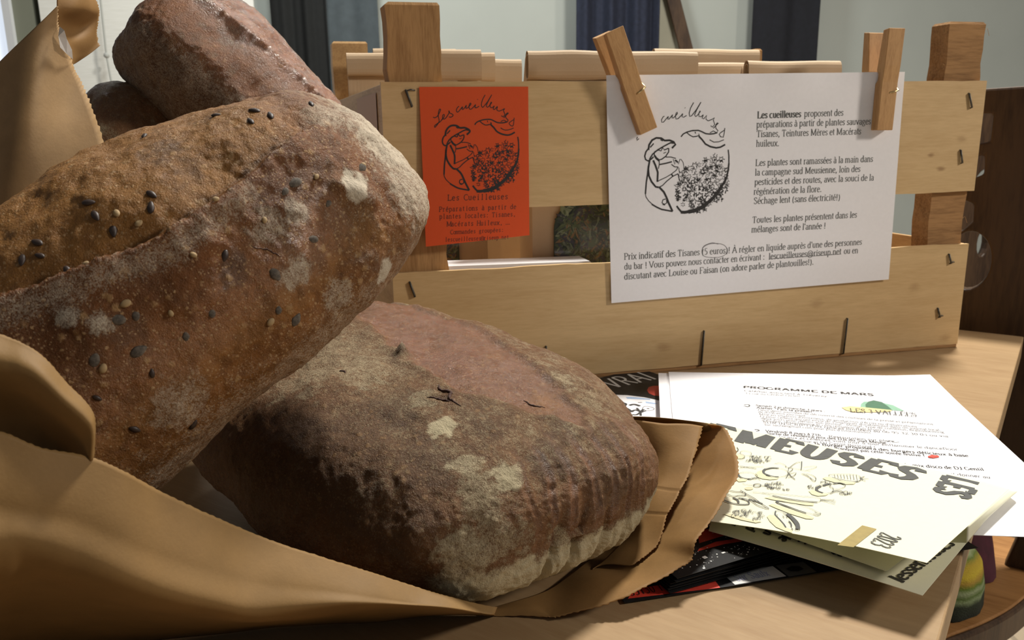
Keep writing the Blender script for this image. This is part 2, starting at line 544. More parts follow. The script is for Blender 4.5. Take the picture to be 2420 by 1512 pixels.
bm_ = bmesh.new(); bmesh.ops.create_uvsphere(bm_, u_segments=12, v_segments=8, radius=0.011)
me = bpy.data.meshes.new('cord_bead'); bm_.to_mesh(me); bm_.free()
o = bpy.data.objects.new('cord_bead', me); COL.objects.link(o); me.materials.append(M['cord'])
o.parent = cd_; o.location = (cb[0] - ox, -0.06, cb[2] + 0.45)

curtain('curtain', (-0.9256,3.28,0.5949)[0], (-0.7076,3.28,0.5917)[0], 3.30, -0.7, 1.6, 2.2, 0.012, M['black_cloth'],
        'black curtain behind the topmost loaf, left of the slate grey curtain', 'curtain', 3)
curtain('curtain', (-0.7219,3.3,0.594)[0], (-0.5107,3.3,0.591)[0], 3.345, -0.7, 1.6, 1.2, 0.006, M['slate'],
        'slate grey curtain hanging behind the left crate post', 'curtain', 5)
curtain('curtain', (0.268,3.28,0.6401)[0], (0.5911,3.28,0.6355)[0], 3.285, -0.7, 1.6, 3.0, 0.022, M['navy'],
        'navy blue pleated curtain behind the tilted clothespin', 'curtain', 11)
curtain('curtain', (0.9623,3.28,0.6301)[0], (1.2182,3.28,0.6264)[0], 3.300, -0.7, 1.6, 1.5, 0.008, M['navy_dark'],
        'nearly black navy curtain behind the bags, left of the upright clothespin', 'curtain', 8)

# pale post and the dark leaning board beside the navy curtain
a = (0.6427,3.36,0.6447)
t = thing('wooden_post', (a[0], 3.375, -0.66), 'pale post against the wall, right beside the navy curtain', 'post')
mb = MB(); mb.box((-0.045, -0.014, 0), (0.045, 0.025, 2.3)); mb.build('shaft', M['pale_post'], t, bevel=0.004)
mb = MB(); mb.tube([(-0.03, -0.02, 1.13), (-0.03, -0.05, 1.13), (-0.055, -0.055, 1.12)], 0.009, 8); mb.build('hook', M['steel'], t, smooth=True)
p0, p1 = (0.6564,3.3,0.7304), (0.7143,3.3,0.5415)
d = (Vector(p1) - Vector(p0)).normalized()
top = Vector(p0) - d * 0.75
bot = Vector(p0) + d * ((p0[2] + 0.755) / -d.z)
t = thing('leaning_board', (bot.x, 3.338, -0.755), 'dark brown board leaning between the pale post and the bare wall', 'board')
s = Vector((-d.z, 0, d.x)).normalized() * 0.026
l0, l1 = Vector((0, 0, 0.0)), top - bot
mb = MB(); mb.prism([l0 - s, l0 + s, l1 + s, l1 - s], (0, -0.008, 0), (0, 0.008, 0)); mb.build('plank', M['chair'], t, bevel=0.003)

# ================================================================ table
tc_ = Vector((0.584, 0.879, 0)); e1 = Vector((-0.5743, -0.8187, 0)); e2 = Vector((-0.8187, 0.5743, 0))
TW, TL = 1.25, 1.75
ang = math.atan2(-e2.y, -e2.x)
cen = tc_ + e1 * TL / 2 + e2 * TW / 2
t = thing('table', (cen.x, cen.y, -0.76), 'light oak table carrying the bread, the crate and the papers', 'table', ang)
mb = MB(); mb.box((-TW/2, -TL/2, 0.735), (TW/2, TL/2, 0.76)); mb.build('table_top', M['table'], t, bevel=0.0012)
for sx in (-1, 1):
    for sy in (-1, 1):
        mb = MB()
        x, y = sx * (TW/2 - 0.12), sy * (TL/2 - 0.50)
        mb.hexa([(x-.022, y-.022, 0), (x+.022, y-.022, 0), (x+.022, y+.022, 0), (x-.022, y+.022, 0),
                 (x-.034, y-.034, .735), (x+.034, y-.034, .735), (x+.034, y+.034, .735), (x-.034, y+.034, .735)])
        mb.build('leg', M['table'], t, bevel=0.003)
mb = MB(); mb.box((-TW/2 + 0.1, -TL/2 + 0.12, 0.66), (TW/2 - 0.1, -TL/2 + 0.145, 0.735)); mb.box((-TW/2 + 0.1, TL/2 - 0.145, 0.66), (TW/2 - 0.1, TL/2 - 0.12, 0.735))
mb.box((-TW/2 + 0.1, -TL/2 + 0.145, 0.66), (-TW/2 + 0.125, TL/2 - 0.145, 0.735)); mb.box((TW/2 - 0.125, -TL/2 + 0.145, 0.66), (TW/2 - 0.1, TL/2 - 0.145, 0.735))
mb.build('apron', M['table'], t)

# ================================================================ chairs
def cut_panel(outline, holes, thick, M4):
    """flat board with holes: filled 2-D outline, extruded"""
    bm = bmesh.new()
    es = []
    for loop in [outline] + holes:
        vs_ = [bm.verts.new((p[0], 0, p[1])) for p in loop]
        es += [bm.edges.new((vs_[i], vs_[(i + 1) % len(vs_)])) for i in range(len(vs_))]
    r = bmesh.ops.triangle_fill(bm, use_beauty=True, use_dissolve=False, edges=es)
    fs = [f for f in bm.faces]
    ex = bmesh.ops.extrude_face_region(bm, geom=fs)
    bmesh.ops.translate(bm, verts=[v for v in ex['geom'] if isinstance(v, bmesh.types.BMVert)], vec=(0, thick, 0))
    bmesh.ops.recalc_face_normals(bm, faces=bm.faces)
    bm.transform(M4)
    me = bpy.data.meshes.new('panel'); bm.to_mesh(me); bm.free()
    return me


def circ(cx, cz, rx, rz=None, n=24, a0=0, a1=360):
    rz = rz or rx
    return [(cx + rx * math.cos(R(a0 + (a1-a0)*k/n)), cz + rz * math.sin(R(a0 + (a1-a0)*k/n))) for k in range(n)]


# ================================================================ crate
CO = Vector((-0.10674, 0.70665, 0.0)); CY = 0.21983
CEX = Vector((math.cos(CY), math.sin(CY), 0)); CEY = Vector((-math.sin(CY), math.cos(CY), 0))


def cw(u, d, v):
    """crate coordinates (along the front, backwards, up) to the room; the crate is slightly racked"""
    return CO + CEX * u + CEY * d + Vector((0, 0, v))


SH = -0.095
def shear(mb):
    mb.v = [(x + SH * max(y, 0), y, z) for x, y, z in mb.v]
    return mb


crate = thing('fruit_crate', CO, 'pale poplar fruit crate with stapled planks, filled with paper bags', 'crate', CY)
CWD, CDP = 0.607, 0.405
def plank(lo, hi, mat, nm='plank', seed=0, sheared=True, par=crate, bev=0.0008):
    """plank with faintly uneven sawn edges"""
    mb = MB(); mb.box(lo, hi)
    if sheared: shear(mb)
    return mb.build(nm, mat, par, bevel=bev)


def long_plank(u0, u1, v0, v1, d0, d1, seed, nm='front_plank'):
    n = 60
    rnd = random.Random(seed)
    mb = MB()
    ring = []
    for i in range(n + 1):
        u = u0 + (u1 - u0) * i / n
        w0 = 0.0007 * noise.noise(Vector((u * 14, seed, 0))) + rnd.uniform(-1, 1) * 0.00018
        w1 = 0.0009 * noise.noise(Vector((u * 17, seed, 5))) + rnd.uniform(-1, 1) * 0.00025
        b = 0.0012 * math.sin(3.1 * i / n)
        ring.append([(u, d0 - b, v0 + w0), (u, d1 - b, v0 + w0), (u, d1 - b, v1 + w1), (u, d0 - b, v1 + w1)])
    vs_ = [p for r_ in ring for p in r_]
    fs = []
    for i in range(n):
        for k in range(4):
            fs.append((i*4+k, i*4+(k+1) % 4, (i+1)*4+(k+1) % 4, (i+1)*4+k))
    fs += [(0, 1, 2, 3), (n*4+3, n*4+2, n*4+1, n*4)]
    mb.add(vs_, fs)
    bm = bmesh.new()
    o = shear(mb).build(nm, M['crate'], crate)
    bm.from_mesh(o.data); bmesh.ops.recalc_face_normals(bm, faces=bm.faces); bm.to_mesh(o.data); bm.free()
    return o


long_plank(0.0, 0.607, 0.004, 0.1135, 0.0, 0.004, 2)
long_plank(-0.002, 0.606, 0.1685, 0.279, 0.0, 0.004, 7)
long_plank(0.0, 0.607, 0.004, 0.1135, CDP - 0.004, CDP, 12, 'rear_plank')
long_plank(0.0, 0.607, 0.1685, 0.279, CDP - 0.004, CDP, 17, 'rear_plank')
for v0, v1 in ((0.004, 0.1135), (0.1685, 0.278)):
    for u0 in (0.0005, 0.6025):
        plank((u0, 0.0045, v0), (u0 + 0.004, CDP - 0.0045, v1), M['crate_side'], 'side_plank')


def corner_post(u0, u1, d0, d1, ztop, seed, mat):
    mb = MB()
    rnd = random.Random(seed)
    n = 26
    rings = []
    for j in range(n + 1):
        z = 0.006 + (ztop - 0.006) * min(j / (n - 1), 1) if j < n - 1 else ztop - (0.0025 if j == n - 1 else 0)
        e = 0.0011
        c = 0.0022 if j == n else 0.0
        a, b = rnd.uniform(-e, e), rnd.uniform(-e, e)
        rings.append([(u0 + a + c, d0 + c * .5, z), (u1 + b - c, d0 + c * .5, z), (u1 + b - c, d1 - c * .5, z), (u0 + a + c, d1 - c * .5, z)])
    vs_ = [p for r_ in rings for p in r_]
    fs = [(i*4+k, i*4+(k+1) % 4, (i+1)*4+(k+1) % 4, (i+1)*4+k) for i in range(n) for k in range(4)]
    fs += [(3, 2, 1, 0), (n*4, n*4+1, n*4+2, n*4+3)]
    mb.add(vs_, fs)
    return shear(mb).build('corner_post', mat, crate)


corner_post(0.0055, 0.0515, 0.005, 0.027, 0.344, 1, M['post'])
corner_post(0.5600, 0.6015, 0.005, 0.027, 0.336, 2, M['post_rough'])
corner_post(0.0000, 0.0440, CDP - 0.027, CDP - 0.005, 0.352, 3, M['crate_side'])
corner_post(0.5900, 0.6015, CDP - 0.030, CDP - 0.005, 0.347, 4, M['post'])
# sawn fibres on the rough right post
rnd = random.Random(5)
mb = MB()
for k in range(34):
    z = rnd.choice([rnd.uniform(0.118, 0.165), rnd.uniform(0.29, 0.333)])
    u = 0.5598 if rnd.random() < 0.75 else 0.6022
    sgn = -1 if u < 0.58 else 1
    p = Vector((u, 0.012 + rnd.uniform(-0.006, 0.01), z))
    mb.tube([p, p + Vector((sgn * rnd.uniform(0.001, 0.004), -0.001, rnd.uniform(-0.003, 0.003))), p + Vector((sgn * rnd.uniform(0.002, 0.006), -0.002, rnd.uniform(-0.006, 0.006)))], 0.00016, 4)
tag(mb.build('wood_fibres', M['post'], crate), kind='stuff')
# bottom slats
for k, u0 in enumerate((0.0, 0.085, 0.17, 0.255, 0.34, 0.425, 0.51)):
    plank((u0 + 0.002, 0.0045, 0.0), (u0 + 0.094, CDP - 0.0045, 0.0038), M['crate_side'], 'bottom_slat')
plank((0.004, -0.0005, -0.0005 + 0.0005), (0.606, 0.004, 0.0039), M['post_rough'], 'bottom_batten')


def staple(pts, r=0.00085):
    mb = MB(); mb.tube(pts, r, 6); return mb.build('staple', M['steel'], crate, smooth=True)


for (u, v, du, dv, leg) in ((0.019, 0.272, 0.0045, -0.0135, 0.008), (0.5855, 0.267, 0.0045, -0.014, 0.0), (0.583, 0.211, 0.003, -0.013, 0.0),
                            (0.015, 0.105, 0.0040, -0.0135, 0.0), (0.583, 0.1035, 0.003, -0.010, 0.005), (0.5765, 0.0455, 0.003, -0.010, 0.005)):
    y = -0.0013
    staple([(u, 0.001, v), (u, y, v - 0.0003), (u + du, y - 0.0006, v + dv), (u + du, 0.001, v + dv - 0.0004)], 0.00105)
    if leg:
        yy = v + dv * (0.06 if leg > 0.006 else 0.95)
        uu = u if leg > 0.006 else u + du
        staple([(uu, y, yy), (uu + leg * 0.5, y, yy + 0.0012), (uu + leg, -0.0004, yy + 0.0005)], 0.0006)
for (u, v0, v1) in ((0.3048, 0.002, 0.040), (0.4665, 0.002, 0.042), (0.1415, 0.004, 0.036)):
    staple([(u + 0.0006, 0.002, v1), (u + 0.0005, -0.0022, v1 - 0.0005), (u - 0.0012, -0.0022, v0 + 0.002), (u - 0.0012, 0.003, v0)], 0.00095)
# printed label on the side plank
mb = MB(); mb.add([(SH*d - 0.0004, d, v) for d, v in ((0.04, 0.185), (0.17, 0.185), (0.17, 0.272), (0.04, 0.272))], [(0, 3, 2, 1)])
lab = mb.build('side_label', plain('pinkish_label', (0.50, 0.30, 0.20), 0.6), crate)

# ================================================================ herbal tea bags in the crate
LEAF = [plain('leaf_green', (0.085, 0.115, 0.04), 0.7, 0, 0.3, 120), plain('leaf_dark', (0.03, 0.045, 0.02), 0.7, 0, 0.3, 120),
        plain('leaf_grey_green', (0.20, 0.24, 0.14), 0.7, 0, 0.25, 120), plain('leaf_brown', (0.24, 0.14, 0.05), 0.7, 0, 0.3, 120),
        plain('leaf_violet', (0.05, 0.045, 0.06), 0.7, 0, 0.25, 120)]


def film_mat():
    m, nt, b = node_mat('clear_film')
    g = nt.nodes.new('ShaderNodeBsdfGlossy'); g.inputs['Roughness'].default_value = 0.12
    tr = nt.nodes.new('ShaderNodeBsdfTransparent')
    mx = nt.nodes.new('ShaderNodeMixShader'); mx.inputs[0].default_value = 0.07
    nt.links.new(tr.outputs[0], mx.inputs[1]); nt.links.new(g.outputs[0], mx.inputs[2])
    nt.links.new(mx.outputs[0], nt.nodes['Material Output'].inputs['Surface'])
    return m


M['film'] = film_mat()


def tea_bag(u0, u1, d0, ztop, label, depth=0.055, window=None, paper=None, seed=1, tilt=0.0, roll_h=0.030, tabs=False):
    """stand-up kraft bag with a rolled top; built in crate directions"""
    base = cw(u0 + SH * d0, d0, 0.0045)
    t = thing('tea_bag', base, label, 'bag', CY, 'kraft tea bags in the crate')
    w = u1 - u0
    zt = ztop - 0.0045
    rnd = random.Random(seed)
    n = 24
    # body
    prof = [(0.0, 0.0), (0.0, zt * 0.55), (0.004, zt * 0.72), (depth * 0.36, zt - 0.016), (depth * 0.36 + 0.004, zt - 0.006),
            (depth * 0.36 + 0.008, zt - 0.016), (depth - 0.004, zt * 0.72), (depth, zt * 0.55), (depth, 0.0)]
    wnd = window
    grid = []
    for i in range(n + 1):
        x = w * i / n
        row = []
        for k, (d, z) in enumerate(prof):
            q = Vector((x * 30 + seed * 9, d * 40, z * 25))
            row.append((x, d + 0.0022 * noise.noise(q) * (0.2 if z < 0.01 else 1), z))
        grid.append(row)
    mb = MB()
    np_ = len(prof)
    vs_ = [p for r_ in grid for p in r_]
    fs = [(i*np_+k, (i+1)*np_+k, (i+1)*np_+k+1, i*np_+k+1) for i in range(n) for k in range(np_ - 1)]
    fs += [(i*np_+np_-1, (i+1)*np_+np_-1, (i+1)*np_, i*np_) for i in range(n)]
    fs += [tuple(range(np_)), tuple(range(n*np_, (n+1)*np_))[::-1]]
    mb.add(vs_, fs)
    mb.build('bag_body', M['bag'], t)
    # rolled top: flattened roll with visible spiral ends
    dm = depth * 0.36 - 0.001
    rp = []
    turns = 1.55
    m = 30
    for k in range(m + 1):
        a = -0.5 + turns * 2 * math.pi * k / m
        rr = 1.0 - 0.34 * k / m
        ca, sa = math.cos(a), math.sin(a)
        rp.append((dm + 0.0065 * rr * math.copysign(abs(ca) ** 0.8, ca), zt - roll_h/2 + roll_h/2 * rr * math.copysign(abs(sa) ** 0.7, sa)))
    mb = MB()
    vs_ = []
    for i in range(n + 1):
        x = w * i / n
        for k, (d, z) in enumerate(rp):
            q = Vector((x * 22 + seed * 5, seed, k * 0.08))
            vs_.append((x - 0.0008, d - 0.006 + 0.0012 * noise.noise(q), z + 0.0012 * noise.noise(q + Vector((0, 9, 0))) + tilt * (x - w / 2)))
    fs = [(i*(m+1)+k, (i+1)*(m+1)+k, (i+1)*(m+1)+k+1, i*(m+1)+k+1) for i in range(n) for k in range(m)]
    mb.add(vs_, fs)
    mb.build('rolled_top', M['bag'], t, solid=0.0006)
    if paper:
        a, b, z0, z1 = paper
        mb = MB()
        rows = 8
        pts = []
        for i in range(rows + 1):
            x = a + (b - a) * i / rows
            for z in (z0, z1):
                dz = z / zt
                d = 0.0 if dz < 0.55 else (0.004 * (dz - 0.55) / 0.17 if dz < 0.72 else 0.004 + (depth*0.36 - 0.004) * (z - zt*0.72) / max(0.001, zt*0.28 - 0.016))
                pts.append((x, d - 0.0028, z))
        mb.add(pts, [(i*2, (i+1)*2, (i+1)*2+1, i*2+1) for i in range(rows)])
        mb.build('paper_label', M['label'], t, solid=0.0002)
    if window:
        a, b, z0, z1, rad = window
        loop = [(a, z0), (b, z0)]
        loop += [(b - rad + rad * math.cos(R(q)), z1 - rad + rad * math.sin(R(q))) for q in range(0, 91, 10)]
        loop += [(a + rad + rad * math.cos(R(q)), z1 - rad + rad * math.sin(R(q))) for q in range(90, 181, 10)]
        mb = MB(); mb.add([(x, -0.0026, z) for x, z in loop], [tuple(range(len(loop)))])
        wd = mb.build('window', LEAF[1], t)
        # dried leaves pressed against the film
        mb = MB(); fi = []
        for k in range(int(520 * (b - a) * (z1 - z0) / 0.005)):
            x = rnd.uniform(a + 0.004, b - 0.004); z = rnd.uniform(z0 + 0.004, z1 - 0.004)
            if z > z1 - rad and ((x < a + rad and math.hypot(x - a - rad, z - z1 + rad) > rad - 0.004) or (x > b - rad and math.hypot(x - b + rad, z - z1 + rad) > rad - 0.004)): continue
            L_ = min(rnd.choice([0.003, 0.005, 0.008, 0.013]) * rnd.uniform(0.7, 1.2), x - a, b - x, z - z0, z1 - z)
            an = rnd.uniform(0, 6.28); ca, sa = math.cos(an), math.sin(an)
            wd_ = L_ * rnd.uniform(0.25, 0.6)
            pts = []
            for (s_, h_) in ((-1, 0), (-0.45, 0.75), (0.2, 0.8), (1, 0), (0.3, -0.7), (-0.5, -0.8)):
                px_, pz_ = s_ * L_, h_ * wd_
                pts.append((x + px_ * ca - pz_ * sa, -0.0030 - rnd.uniform(0, 0.0012) - (0.0006 if h_ else 0), z + px_ * sa + pz_ * ca))
            b0 = len(mb.f)
            mb.add(pts, [(0, 1, 2, 3), (0, 3, 4, 5)])
            mi = rnd.choices(range(5), [5, 3, 3, 2, 2])[0]
            fi += [mi, mi]
        lf = mb.build('dried_leaves', LEAF, wd)
        for p_, mi in zip(lf.data.polygons, fi): p_.material_index = mi
        tag(lf, kind='stuff')
        mb = MB(); mb.add([(x, -0.0052, z) for x, z in loop], [tuple(range(len(loop)))])
        mb.build('film', M['film'], wd)
    return t


tea_bag(0.1475, 0.322, 0.050, 0.312, 'wide kraft tea bag with rolled top in the crate, left of the tilted clothespin', window=(0.021, 0.115, 0.05, 0.166, 0.03),
        paper=(0.012, 0.14, 0.245, 0.279), seed=3)
tea_bag(0.378, 0.484, 0.050, 0.304, 'kraft tea bag with the rightmost rolled top in the crate', seed=5, paper=(0.01, 0.09, 0.22, 0.268))
tea_bag(0.326, 0.470, 0.112, 0.3065, 'kraft tea bag wedged between the widest and the rightmost rolled tops', seed=8)
tea_bag(-0.035 + 0.075, 0.1165, 0.100, 0.318, 'kraft tea bag just right of the left front crate post, leaves in its window', window=(0.002, 0.046, 0.05, 0.150, 0.02),
        paper=(0.004, 0.052, 0.225, 0.283), seed=13, roll_h=0.034)
tea_bag(0.045, 0.150, 0.165, 0.321, 'narrow strip of kraft tea bag second to the right of the front left crate post', seed=21, roll_h=0.034)
tea_bag(0.060, 0.200, 0.225, 0.320, 'kraft tea bag third to the right of the left front crate post, in its shade', seed=34, paper=(0.02, 0.13, 0.22, 0.262), roll_h=0.034)
tea_bag(0.0070, 0.110, 0.285, 0.331, 'lowest kraft tea bag at the left end, beside the rear crate post', seed=55, depth=0.045)
tea_bag(0.0460, 0.150, 0.334, 0.341, 'kraft tea bag at the left end, its roll higher than its neighbour', seed=61, depth=0.045)
tea_bag(0.420, 0.575, 0.335, 0.343, 'kraft tea bag at the back of the crate before the rear right post', seed=71, depth=0.045)

# white paper stack standing behind the lower plank
b0 = cw(0.052, 0.010, 0.0045)
t = thing('paper_stack', b0, 'bright white paper stack standing behind the lower crate plank', 'papers', CY)
mb = MB(); mb.prism([(0, 0, 0), (0.143, 0, 0), (0.143, 0, 0.104), (0.137, 0, 0.1095), (0.0, 0, 0.1115)], (0, 0, 0), (0, 0.034, 0))
mb.build('sheets', M['white'], t)

# ================================================================ orange flyer and white notice on the crate
def surf_quad(c, bulge=None):
    """bilinear patch: c = TL, TR, BR, BL; bulge(u, v) -> offset vector; u right, v down, 0..1"""
    TL_, TR_, BR_, BL_ = [Vector(p) for p in c]
    def f(u, v):
        p = TL_ * (1-u) * (1-v) + TR_ * u * (1-v) + BR_ * u * v + BL_ * (1-u) * v
        return p + (Vector(bulge(u, v)) if bulge else Vector((0, 0, 0)))
    return f


def paper_mesh(f, nu=24, nv=24, clip=None):
    return grid_mb([[f(i / nu, j / nv) for i in range(nu + 1)] for j in range(nv + 1)])


def surf_normal(f, u, v):
    e = 0.01
    du = f(u + e, v) - f(u - e, v); dv = f(u, v + e) - f(u, v - e)
    n = dv.cross(du).normalized()
    return n


# coordinates below: crate local (u, d, v)
fl_t = thing('orange_flyer', CO, 'orange flyer with a drawing of a woman picking leaves, tacked to the crate', 'flyer', CY)
f_orange = surf_quad([(0.0305, -0.0012, 0.2745), (0.1270, -0.0012, 0.2745), (0.1265, -0.0022, 0.1430), (0.0305, -0.0045, 0.1370)],
                     lambda u, v: (0, -0.0012 * math.sin(3.14 * u) * v, 0))
paper_mesh(f_orange).build('sheet', M['orange'], fl_t, solid=0.00025)
no_t = thing('white_notice', CO, 'white printed notice clipped to the crate with two clothespins', 'notice', CY)
f_notice = surf_quad([(0.1982,-0.0045,0.2839), (0.5058,-0.0045,0.2873), (0.5105,-0.0035,0.0809), (0.2067,-0.0035,0.0744)],
                     lambda u, v: (0, -0.0012 * math.sin(3.14 * u) * math.sin(3.14 * v) - 0.0018 * math.exp(-(v / 0.08) ** 2) * (0.5 + 0.5 * math.sin(u * 23)), 0))
paper_mesh(f_notice, 60, 40).build('sheet', M['white'], no_t, solid=0.0002)


# ================================================================ clothespins
def clothespin(u, v, ang, label, rev=False):
    """u, v: lower end on the crate front; ang: tilt of the pin"""
    t = thing('clothespin', cw(u, -0.0052, v), label, 'clothespin', CY)
    t.rotation_mode = 'XYZ'
    t.matrix_world = Matrix.Translation(cw(u, -0.0055, v)) @ Matrix.Rotation(CY, 4, 'Z') @ Matrix.Rotation(ang, 4, 'Y')
    w = 0.0088; Lp = 0.094
    # profile in (y, z): jaw line y=0, outwards negative
    front = [(0.0, 0.0), (0.0, 0.022), (0.0012, 0.024), (0.0012, 0.030), (0.0, 0.032), (0.0, 0.044), (-0.0032, 0.047), (-0.0032, 0.053), (-0.0004, 0.056),
             (-0.0050, Lp - 0.001), (-0.0132, Lp), (-0.0118, 0.060), (-0.0102, 0.045), (-0.0094, 0.0)]
    front = [(y if 0.0 >= y else 0.0, z) for y, z in front]
    gap = 0.0110
    mb = MB(); mb.prism([(0, y, z) for y, z in front], (-w, 0, 0), (w, 0, 0)); mb.build('front_prong', M['pin'], t, bevel=0.0007)
    mb = MB(); mb.prism([(0, gap - y, z) for y, z in front], (-w, 0, 0), (w, 0, 0)); mb.build('rear_prong', M['pin'], t, bevel=0.0007)
    pts = []
    cy, cz, cr_ = gap / 2, 0.050, 0.0046
    turns = 5
    for k in range(turns * 14 + 1):
        a = 2 * math.pi * k / 14
        pts.append((-w - 0.0006 + (2 * w + 0.0012) * k / (turns * 14), cy + cr_ * math.cos(a), cz + cr_ * math.sin(a)))
    zf = 0.036
    fpts = [(0.0005, -0.0098, zf - 0.0008), (w * 0.6, -0.0106, zf), (w + 0.0012, -0.0104, zf + 0.0015), (w + 0.0014, -0.004, zf + 0.006)] + [(w + 0.0014, cy - 0.004, cz - 0.004)]
    bpts = [(-w - 0.0012, cy + 0.004, cz - 0.004), (-w - 0.0012, gap + 0.0104, zf + 0.0015), (-w * 0.4, gap + 0.0106, zf), (0.0, gap + 0.0100, zf)]
    mb = MB(); mb.tube(pts, 0.00075, 6); mb.tube(fpts, 0.0008, 6); mb.tube(bpts, 0.0008, 6)
    mb.build('spring', M['brass'], t, smooth=True)
    return t


clothespin(0.2365, 0.2345, -R(22.5), 'tilted wooden clothespin at the upper left corner of the white notice')
clothespin(0.4815, 0.2320, -R(-0.5), 'upright wooden clothespin at the upper right corner of the white notice')

# ================================================================ bread
def seg_d(P, a, b):
    """distance of points P (n,3) to segment ab, and parameter along it"""
    a = np.array(a); b = np.array(b)
    ab = b - a
    t = np.clip(((P - a) @ ab) / (ab @ ab), 0, 1)
    return np.linalg.norm(P - (a + t[:, None] * ab), axis=1), t


def nvec(P, s, off=0.0):
    return np.array([noise.noise(Vector((p[0]*s + off, p[1]*s + off*1.3, p[2]*s - off))) for p in P])


def fbm(P, s, off=0.0, oct_=4):
    return np.array([noise.fractal(Vector((p[0]*s + off, p[1]*s + off*1.3, p[2]*s - off)), 0.9, 2.1, oct_) for p in P])


def sstep(a, b, x):
    t = np.clip((x - a) / (b - a), 0, 1)
    return t * t * (3 - 2 * t)


def blobs(P, lst, warp, nzv):
    """soft marks: each (x, y, z, radius, strength); edges broken up by noise"""
    out = np.zeros(len(P))
    for (x, y, z, r, s) in lst:
        d = np.linalg.norm(P - np.array((x, y, z)), axis=1) / r + nzv * warp
        out = np.maximum(out, s * (1 - sstep(0.45, 1.15, d)))
    return out


def polyd(P, line):
    d = np.full(len(P), 9.0)
    for a, b in zip(line[:-1], line[1:]):
        d = np.minimum(d, seg_d(P, a, b)[0])
    return d


def loaf_shape(L, wy, zt, zb, NU, NV, seed, a=0.86, bexp=0.62, p=0.86, bend=0.0, taper=0.0, shape=None):
    th = np.linspace(0, np.pi, NU + 1)
    ph = np.linspace(0, 2 * np.pi, NV, endpoint=False)
    T, F = np.meshgrid(th, ph, indexing='ij')
    ct, st = np.cos(T), np.sin(T)
    X = L * np.sign(ct) * np.abs(ct) ** a
    S = np.maximum(st, 0) ** bexp * (1 + taper * X / L)
    cf, sf = np.cos(F), np.sin(F)
    Yv = wy * S * np.sign(cf) * np.abs(cf) ** p
    Zv = np.where(sf > 0, zt, zb) * S * np.sign(sf) * np.abs(sf) ** p
    Yv = Yv + bend * (X / L) ** 2
    P = np.stack([X, Yv, Zv], -1)
    return P, T, F


def grid_normals(P):
    du = np.gradient(P, axis=0)
    dv = (np.roll(P, -1, 1) - np.roll(P, 1, 1))
    n = np.cross(dv, du)
    n /= np.maximum(np.linalg.norm(n, axis=2, keepdims=True), 1e-9)
    c = P.reshape(-1, 3).mean(0)
    flip = np.sum(n * (P - c), axis=2, keepdims=True) < 0
    n = np.where(flip, -n, n)
    n[0] = n[0].mean(0); n[-1] = n[-1].mean(0)
    n /= np.maximum(np.linalg.norm(n, axis=2, keepdims=True), 1e-9)
    return n


def loaf(name, parent_loc, xdir, updir, label, mat, L, wy, zt, zb, NU, NV, seed, deform, marks, a=0.86, bexp=0.62, p=0.86, bend=0.0, taper=0.0, rough=1.0):
    """a loaf: its long axis is local x; xdir gives that axis in the room"""
    x = Vector(xdir).normalized()
    up = Vector(updir) if updir else Vector((0, 0, 1))
    y = up.cross(x).normalized()
    z = x.cross(y)
    M4 = Matrix((x, y, z)).transposed().to_4x4()
    M4 = Matrix.Translation(parent_loc) @ M4
    P, T, F = loaf_shape(L, wy, zt, zb, NU, NV, seed, a, bexp, p, bend, taper)
    N = grid_normals(P)
    sh = P.shape
    Pf, Nf = P.reshape(-1, 3), N.reshape(-1, 3)
    D = rough * (0.0045 * nvec(Pf, 17, seed) + 0.0022 * nvec(Pf, 42, seed + 3) + 0.0009 * fbm(Pf, 95, seed + 7, 3) + 0.0004 * fbm(Pf, 260, seed + 9, 3))
    if deform is not None: D = D + deform(Pf, T.ravel(), F.ravel())
    D = D.reshape(sh[:2]); D[0] = D[0].mean(); D[-1] = D[-1].mean()
    Q = P + N * D[..., None]
    verts = [tuple(v) for v in Q.reshape(-1, 3)]
    fs = []
    for i in range(NU):
        for j in range(NV):
            k = (j + 1) % NV
            fs.append((i*NV+j, i*NV+k, (i+1)*NV+k, (i+1)*NV+j))
    me = bpy.data.meshes.new(name)
    me.from_pydata(verts, [], fs)
    me.polygons.foreach_set('use_smooth', [True] * len(me.polygons))
    nzv = 0.65 * fbm(Pf, 55, seed + 20, 4) + 0.75 * fbm(Pf, 210, seed + 33, 3)
    for an, arr in marks(Pf, T.ravel(), F.ravel(), nzv).items():
        at = me.attributes.new(an, 'FLOAT', 'POINT')
        at.data.foreach_set('value', np.clip(arr, 0, 1).astype(np.float32))
    me.update()
    me.materials.append(mat)
    o = bpy.data.objects.new(name, me)
    COL.objects.link(o)
    o.matrix_world = M4
    tag(o, label, 'bread', 'loaves of bread')
    return o, Q, N


def none_def(P, T, F): return np.zeros(len(P))


M['bread1'] = bread_mat('seeded_crust', (0.155, 0.056, 0.014), speck=0.8)
M['bread2'] = bread_mat('dark_floury_crust', (0.125, 0.056, 0.021), (0.052, 0.031, 0.017), speck=0.30, flour=(0.40, 0.345, 0.230), red=(0.150, 0.062, 0.026), bumps=0.9)
M['bread3'] = bread_mat('glossy_crust', (0.17, 0.068, 0.026), speck=0.25, red=(0.20, 0.082, 0.036))


